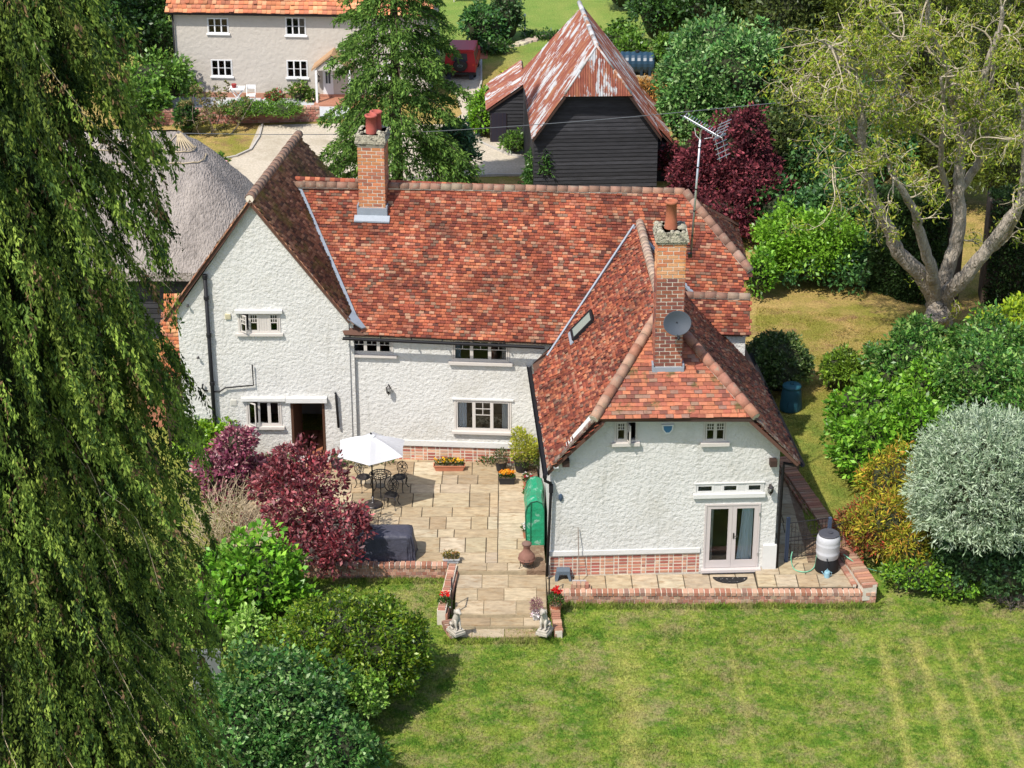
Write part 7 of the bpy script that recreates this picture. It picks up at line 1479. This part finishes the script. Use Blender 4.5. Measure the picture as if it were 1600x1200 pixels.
c, rad = cs[0]; r_ = np.random.default_rng(5); d = nrm(r_.normal(size=(60, 3))); d = d[(d[:, 1] < .2) & (d[:, 2] > -.2)]; P = np.repeat(np.array(c) + d * np.array(rad) * 1.02, 5, 0); obj('flower_heads', leafmesh('f', P, nrm(r_.normal(size=P.shape)), .13, palcols([(.75, .28, .38), (.8, .45, .5)], len(P), r_), .9), M['petal'], t, kind='stuff')
bush('round_tree', 'small dark glossy round tree on a leaning trunk behind the main ridge', 'tree', [(668, 200, 745, 275, 1.2), (690, 188, 738, 245, 2.0)], [(.03, .08, .04), (.05, .11, .05), (.10, .17, .09)], 5.5, zb=1.2, seed=40, rc=.25, core=.8)
mb = MB(); mb.tube([atz(690, 300, 0), atz(684, 280, .6), atz(690, 255, 1.6)], [.16, .14, .10], 8, X=None); tag(obj('tree_trunk', mb, M['barkd'], smooth=True), 'x', 'tree') if False else obj('trunk', mb, M['barkd'], bpy.data.objects[bpy.data.objects['round_tree'].name], smooth=True)
bush('round_bush', 'left of two round dark bushes at the end of the drive', 'shrub', [(722, 8, 785, 76)], [(.045, .105, .03), (.07, .145, .04), (.03, .075, .025)], 5.5, zb=0, seed=41, rc=.3, core=.85)
bush('round_bush', 'right of two round dark bushes at the end of the drive', 'shrub', [(766, -14, 815, 66)], [(.03, .065, .022), (.05, .09, .03), (.022, .05, .018)], 5, zb=0, seed=42, rc=.2, core=.88)
bush('hedge_bush', 'bright green clipped hedge block left of the lean-to', 'hedge', [(735, 142, 768, 185, .4), (736, 165, 768, 216, 0)], [(.10, .20, .025), (.14, .25, .035), (.06, .13, .02)], 5.5, zb=0, seed=43, rc=.18, core=.85)
bush('golden_shrub', 'yellow-green shrub behind the lean-to roof', 'shrub', [(768, 122, 800, 158, .3), (786, 112, 814, 142, .6)], [(.24, .34, .03), (.32, .36, .04), (.14, .26, .03)], 5.5, zb=0, seed=44, rc=.2)
bush('green_shrub', 'weedy green clump at the foot of the lean-to on the gravel', 'shrub', [(785, 207, 824, 242)], G_MD, 5, zb=0, seed=45, rc=.15, aspect=.3)
bush('upright_laurel', 'dark upright laurel against the front left corner of the black barn', 'shrub', [(819, 258, 862, 312), (840, 224, 862, 290, .8), (822, 235, 848, 290, .5)], [(.035, .085, .022), (.05, .11, .03), (.08, .14, .04)], 5.5, zb=0, seed=46, rc=.18, aspect=.3, core=.7)
bush('green_shrub', 'fringe of dark plants at the foot of the round bushes', 'plants', [(745, 58, 800, 84), (820, 48, 880, 62)], G_DK, 4.5, zb=0, seed=47, rc=.15)

# -- the fir behind the main roof
def tiered(label, trunk_px, py_base, Y, height, radius, pal, seed, n_br=176, leaf=.17, zmin=.8):
    r = np.random.default_rng(seed); b0 = aty(trunk_px, py_base, Y); base = Vector((b0.x, Y, 0)); t = thing('fir_tree', label, 'tree', base)
    mb = MB(); mb.tube([base, base + Vector((0, 0, height * .5)), base + Vector((0, 0, height))], [.24, .17, .02], 10); obj('trunk', mb, M['barkd'], t, smooth=True)
    Ps, Ds, Cs = [], [], []; bm_ = MB()
    for i in range(n_br):
        z = zmin + (height - zmin) * ((i // 8) * 8 / n_br) ** 1.0 + r.uniform(-.10, .10); L = radius * (1 - (z / height) ** 1.25 * .92) * r.uniform(.72, 1.12); a = i * 2.399 + r.uniform(-.3, .3)
        if math.sin(a) > .35 and r.uniform() < .45: continue
        dx, dy = math.cos(a), math.sin(a); pts = []
        for k in range(7): f = k / 6; pts.append(base + Vector((dx * L * f, dy * L * f, z + L * (.20 * f - .62 * f * f) + (.12 * L * f ** 4))))
        bm_.tube(pts, [.035 * (1 - .13 * k) for k in range(7)], 4, cap=False); m = int(80 * L / radius) + 20; pt = np.array([tuple(p) for p in pts])
        f = r.uniform(.22, 1, m) ** .75; fi = np.clip(f * 6, 0, 5.999); ii_ = fi.astype(int); fr = (fi - ii_)[:, None]; ctr = pt[ii_] * (1 - fr) + pt[ii_ + 1] * fr
        wdt = (L * .30 * np.sin(np.pi * np.clip(f * .9 + .08, 0, 1)) + .06); lat = r.uniform(-1, 1, m) * wdt * .85; side = np.array([-dy, dx, 0]); start = ctr + side * lat[:, None]; start[:, 2] -= np.abs(lat) * .25
        k = 9; kk = np.tile(np.arange(k), m); st = np.repeat(start, k, 0); dirs = nrm(np.array([dx, dy, -.35]) + side * (lat / (wdt + .01))[:, None] * .7 + r.normal(scale=.25, size=(m, 3))); dd = np.repeat(dirs, k, 0)
        P = st + dd * (kk * .045)[:, None] + r.normal(scale=.035, size=st.shape); P[:, 2] -= (kk * .022) * (kk / k) ; D = nrm(dd * .6 + r.normal(scale=.5, size=dd.shape) + np.array([0, 0, -.45])); tone = np.repeat(r.uniform(.75, 1.25, m), k)[:, None]
        Ps.append(P); Ds.append(D); Cs.append(palcols(pal, len(P), r, .2) * tone * 1.35)
    obj('branches', bm_, M['barkd'], t, kind='stuff'); obj('foliage', leafmesh('foliage', np.concatenate(Ps), np.concatenate(Ds), leaf, np.concatenate(Cs), .34, .1, seed), M['leafm'], t)
tiered('tall drooping fir with tiered green branches standing behind the main roof', 622, 295, 83.5, 15.5, 3.7, [(.060, .120, .022), (.090, .165, .030), (.13, .215, .04), (.045, .090, .020)], 71)
# -- drooping cypress filling the left side
def weeping(label, base, height, R0, pal, seed, n_br=1150):
    r = np.random.default_rng(seed); base = Vector(base); t = thing('weeping_conifer', label, 'tree', base)
    mb = MB(); mb.tube([base, base + Vector((0, 0, height))], [.42, .05], 12); obj('trunk', mb, M['bark'], t, smooth=True); Ps, Ds, Cs = [], [], []; tw = MB()
    for i in range(n_br):
        z = 8.0 + (height - 8.3) * (i + .5) / n_br; env = R0 * (1.0 - .12 * max(0, z - 11) / 13 - .88 * max(0, (z - 23.5) / (height - 23.5)) ** 1.4); a = -1.0 + r.uniform(-1.55, 1.50); outer = i % 5 < 3; L = env * (r.uniform(.84, 1.07) if outer else r.uniform(.5, .82)); dx, dy = math.cos(a), math.sin(a); pts = []; bt = r.uniform(.45, 1.6)
        rise = r.uniform(.15, .40); sag = r.uniform(.62, .95)
        for k in range(9): f = k / 8; pts.append(np.array([base.x + dx * L * f, base.y + dy * L * f, base.z + z + L * (rise * f - sag * f ** 3.0)]) + r.normal(scale=.09, size=3) * f)
        if L > env * .72 and i % 7 == 0: tw.tube(spline([Vector(p) for p in pts[4:]], 3), [.012 - .0008 * q for q in range(13)], 4, cap=False)
        pt = np.array(pts); m = 36; f = r.uniform(.42, 1.0, m) ** .7; fi = np.clip(f * 8, 0, 7.999); q = fi.astype(int); fr = (fi - q)[:, None]; ctr = pt[q] * (1 - fr) + pt[q + 1] * fr
        side = np.array([-dy, dx, 0]); lat = r.uniform(-1, 1, m) * (.03 + .42 * (1 - f)); start = ctr + side * lat[:, None]; sl = r.uniform(.14, .48, m) * (.65 + .4 * f); k = 16
        g = np.tile(np.linspace(0, 1, k), m); st = np.repeat(start, k, 0); out = np.repeat(r.uniform(.1, .45, m), k); S_ = np.repeat(sl, k)
        P = st + np.array([dx, dy, 0]) * (out * g * S_)[:, None] + side * (np.repeat(r.uniform(-.2, .2, m), k) * g * S_)[:, None]; P[:, 2] -= g ** 1.25 * S_; P += r.normal(scale=.042, size=P.shape) * (1.15 - g)[:, None] * np.array([1, 1, .5])
        D = nrm(np.array([dx * .25, dy * .25, -1.0]) + r.normal(scale=.42, size=P.shape)); tip = (f > .62) & (r.uniform(size=m) < (.80 if outer else .10)); c0 = palcols(pal[0], m, r, .2); c1 = palcols(pal[1], m, r, .25); c = np.where(tip[:, None], c1, c0); c = c * bt; br = r.uniform(size=m) < .05; c[br] = (.22, .14, .07)
        Ps.append(P); Ds.append(D); Cs.append(np.repeat(c, k, 0))
    P = np.concatenate(Ps); D = np.concatenate(Ds); Cc = np.concatenate(Cs); keep = P[:, 2] > -.3
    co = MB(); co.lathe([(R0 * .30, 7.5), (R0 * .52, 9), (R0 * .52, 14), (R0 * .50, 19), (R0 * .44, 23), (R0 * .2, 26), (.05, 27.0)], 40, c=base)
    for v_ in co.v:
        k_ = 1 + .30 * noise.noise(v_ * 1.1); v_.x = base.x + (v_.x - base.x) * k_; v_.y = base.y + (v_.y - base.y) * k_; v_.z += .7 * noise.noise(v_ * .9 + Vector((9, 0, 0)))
    obj('inner_shade', co, mat('conifer_inner', (.035, .045, .018), .95, var=.45, vscale=7, bump=1, bscale=9, bdist=.15), t, smooth=True)  # added solid core, coloured dark as the shade between the sprays
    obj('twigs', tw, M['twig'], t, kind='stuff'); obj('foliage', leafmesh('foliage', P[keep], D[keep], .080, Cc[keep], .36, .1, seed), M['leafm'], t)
weeping('huge weeping conifer with hanging yellow-green sprays along the left edge', (-8.55, 30.0, -.38), 27.8, 3.85, ([(.040, .078, .020), (.060, .105, .025), (.028, .054, .016)], [(.170, .245, .040), (.235, .310, .055), (.120, .190, .034)]), 72)
# -- contorted tree on the right
def contorted():
    b0 = atz(1468, 500, .2); Y0 = b0.y; t = thing('twisted_tree', 'old twisted tree with pale contorted branches and sparse yellow-green leaves', 'tree', b0); r = random.Random(9); mb = MB(); tips = []
    def limb(px, r0, r1, dY):
        pts = []
        n = len(px)
        for k, (x, y) in enumerate(px): pts.append(aty(x, y, Y0 + (dY - 2.2) * k / (n - 1)))
        q = spline([Vector(p) for p in pts], 5); m = len(q); q = [p + Vector((r.uniform(-.05, .05), r.uniform(-.05, .05), 0)) if 0 < i < m - 1 else p for i, p in enumerate(q)]
        rs = [0.92 * (r0 + (r1 - r0) * i / (m - 1)) for i in range(m)]; mb.tube(q, rs, 9, cap=True); return q, rs
    L = []
    L.append(limb([(1466, 508), (1465, 500), (1465, 489)], .60, .46, 1.1)); limb([(1465, 490), (1465, 484), (1466, 478)], .46, .20, 1.3)
    L.append(limb([(1465, 496), (1458, 462), (1440, 430), (1405, 395), (1385, 350), (1360, 300), (1352, 240), (1345, 190), (1340, 140), (1322, 110), (1295, 70)], .38, .05, -2.0))
    L.append(limb([(1463, 496), (1459, 455), (1455, 420), (1440, 370), (1428, 330), (1405, 290), (1385, 250), (1370, 215)], .30, .05, -3.2))
    L.append(limb([(1467, 496), (1471, 455), (1485, 410), (1500, 350), (1498, 290), (1505, 230), (1528, 180), (1540, 110), (1562, 50), (1565, 10)], .35, .07, .5))
    L.append(limb([(1500, 300), (1530, 250), (1545, 190), (1552, 110), (1558, 50)], .18, .06, 1.0))
    L.append(limb([(1468, 496), (1480, 458), (1510, 430), (1545, 385), (1585, 330), (1625, 280)], .38, .16, -1.0))
    L.append(limb([(1535, 400), (1570, 370), (1590, 330), (1600, 220), (1590, 130)], .16, .05, -2.5))
    L.append(limb([(1505, 235), (1490, 160), (1478, 100), (1455, 55), (1448, -10)], .17, .06, -.8))
    L.append(limb([(1500, 340), (1470, 260), (1478, 190), (1470, 120)], .15, .05, -1.5))
    L.append(limb([(1352, 240), (1325, 205), (1300, 150), (1290, 100)], .10, .03, -1.0))
    L.append(limb([(1345, 190), (1400, 150), (1450, 155), (1490, 130)], .10, .04, -1.2))
    L.append(limb([(1460, 200), (1420, 150), (1370, 110), (1320, 85), (1275, 60)], .09, .03, -2.4))
    L.append(limb([(1480, 100), (1440, 70), (1400, 60), (1360, 10)], .09, .03, -1.6))
    obj('trunk', mb, M['bark_pale'], t, smooth=True); bm_ = MB()
    def wander(p, d, L_, r0, depth):
        pts = [p]; n = 8; k1 = Vector((r.uniform(-1, 1), r.uniform(-1, 1), r.uniform(-1, 1)))
        for i in range(n):
            k1 = (k1 + Vector((r.uniform(-1, 1), r.uniform(-1, 1), r.uniform(-1, 1))) * .9).normalized(); d = (d + k1 * .62 + Vector((0, 0, .0))).normalized(); p = p + d * L_ / n; pts.append(p)
        bm_.tube(pts, [r0 * (1 - .8 * i / n) for i in range(n + 1)], 4, cap=False)
        if depth > 0:
            for j in range(3): i = r.randrange(2, n); wander(pts[i], (pts[i] - pts[i - 1]).normalized() + Vector((r.uniform(-.9, .9), r.uniform(-.6, .4), r.uniform(-.6, .7))), L_ * .62, r0 * .5, depth - 1)
        if depth < 2: tips.extend(pts[2:])
    for q, rs in L[1:]:
        m = len(q)
        for i in range(3, m, 2):
            if q[i].z < 6.0 and r.random() < .8: continue
            for j in range(1): wander(q[i], Vector((r.uniform(-1, 1), r.uniform(-.9, .3), r.uniform(-.4, 1))).normalized(), r.uniform(1.1, 2.2), min(.040, rs[i] * .4 + .010), 1 if rs[i] > .16 else 2)
    for x, y in ((1290, 70), (1300, 120), (1275, 190), (1300, 260), (1350, 270), (1250, 130), (1330, 40), (1410, 20)):
        for j in range(2): wander(aty(x, y, Y0 - 2.2), Vector((r.uniform(-1, .2), r.uniform(-.5, .3), r.uniform(-.8, .5))).normalized(), 2.4, .03, 2)
    obj('branches', bm_, M['palebark'], t, kind='stuff'); rr = np.random.default_rng(4); T_ = np.array([tuple(p) for p in tips]); n = 19000; i = rr.integers(0, len(T_), n); P = T_[i] + rr.normal(scale=.09, size=(n, 3)); D = nrm(rr.normal(size=(n, 3)) + np.array([0, 0, -.7])); tone = rr.uniform(.7, 1.3, len(T_))[i][:, None]
    obj('foliage', leafmesh('foliage', P, D, .155, palcols([(.25, .33, .03), (.32, .38, .045), (.18, .27, .025), (.36, .34, .06)], n, rr, .2) * tone, .30), M['leafm'], t)
contorted()
# -- ground cover and grass
def scatter(name, poly, n, hmin, hmax, m, seed, wid=.012, lean=.5, pal=((.1, .1, .1),)):
    r = np.random.default_rng(seed); xs_ = [p[0] for p in poly]; ys_ = [p[1] for p in poly]; Q = []
    while len(Q) < n:
        k = r.uniform((min(xs_), min(ys_)), (max(xs_), max(ys_)), size=(n, 2)); Q += [q for q in k if inside(poly, q[0], q[1])]
    Q = np.array(Q[:n]); z = np.array([gz(x, y) for x, y in Q]); h = r.uniform(hmin, hmax, n) * (.6 + .8 * np.array([max(0, noise.noise(Vector((x * .9, y * .9, 3))) + .5) for x, y in Q])); a = r.uniform(0, 6.28, n); w = wid * r.uniform(.7, 1.4, n)
    b0_ = np.stack([Q[:, 0] - w * np.cos(a), Q[:, 1] - w * np.sin(a), z - .005], 1); b1_ = np.stack([Q[:, 0] + w * np.cos(a), Q[:, 1] + w * np.sin(a), z - .005], 1); tp_ = np.stack([Q[:, 0] + r.normal(scale=lean, size=n) * h, Q[:, 1] + r.normal(scale=lean, size=n) * h, z + h], 1)
    V = np.stack([b0_, b1_, tp_], 1).reshape(-1, 3); F = np.arange(n * 3).reshape(n, 3); c = palcols(pal, n, r); me = npmesh(name, V, F, np.repeat(c, 3, 0)); return obj(name, me, M[m], kind='stuff')
scatter('grass', [(-4.8, 44.6), (12.9, 44.6), (15.2, 53.2), (-4.6, 54.7), (-6, 54.7), (-5.5, 50)], 170000, .025, .06, 'blade', 80)
scatter('grass', [(9.0, 56), (13, 56), (16, 72), (9, 74), (8.2, 66)], 45000, .02, .045, 'blade', 81, wid=.016)
scatter('grass', [(1.25, 53.05), (10.4, 53.1), (10.6, 53.5), (10.34, 53.36), (1.2, 53.34)], 3600, .07, .15, 'blade', 82, wid=.014)
scatter('grass', [(-6.6, 54.5), (-1.9, 54.5), (-1.9, 54.8), (-6.6, 54.8)], 1800, .06, .13, 'blade', 83, wid=.014)
scatter('grass', [(-1.9, 51.2), (1.3, 51.2), (1.3, 51.5), (-1.9, 51.5)], 1500, .05, .11, 'blade', 84, wid=.014)
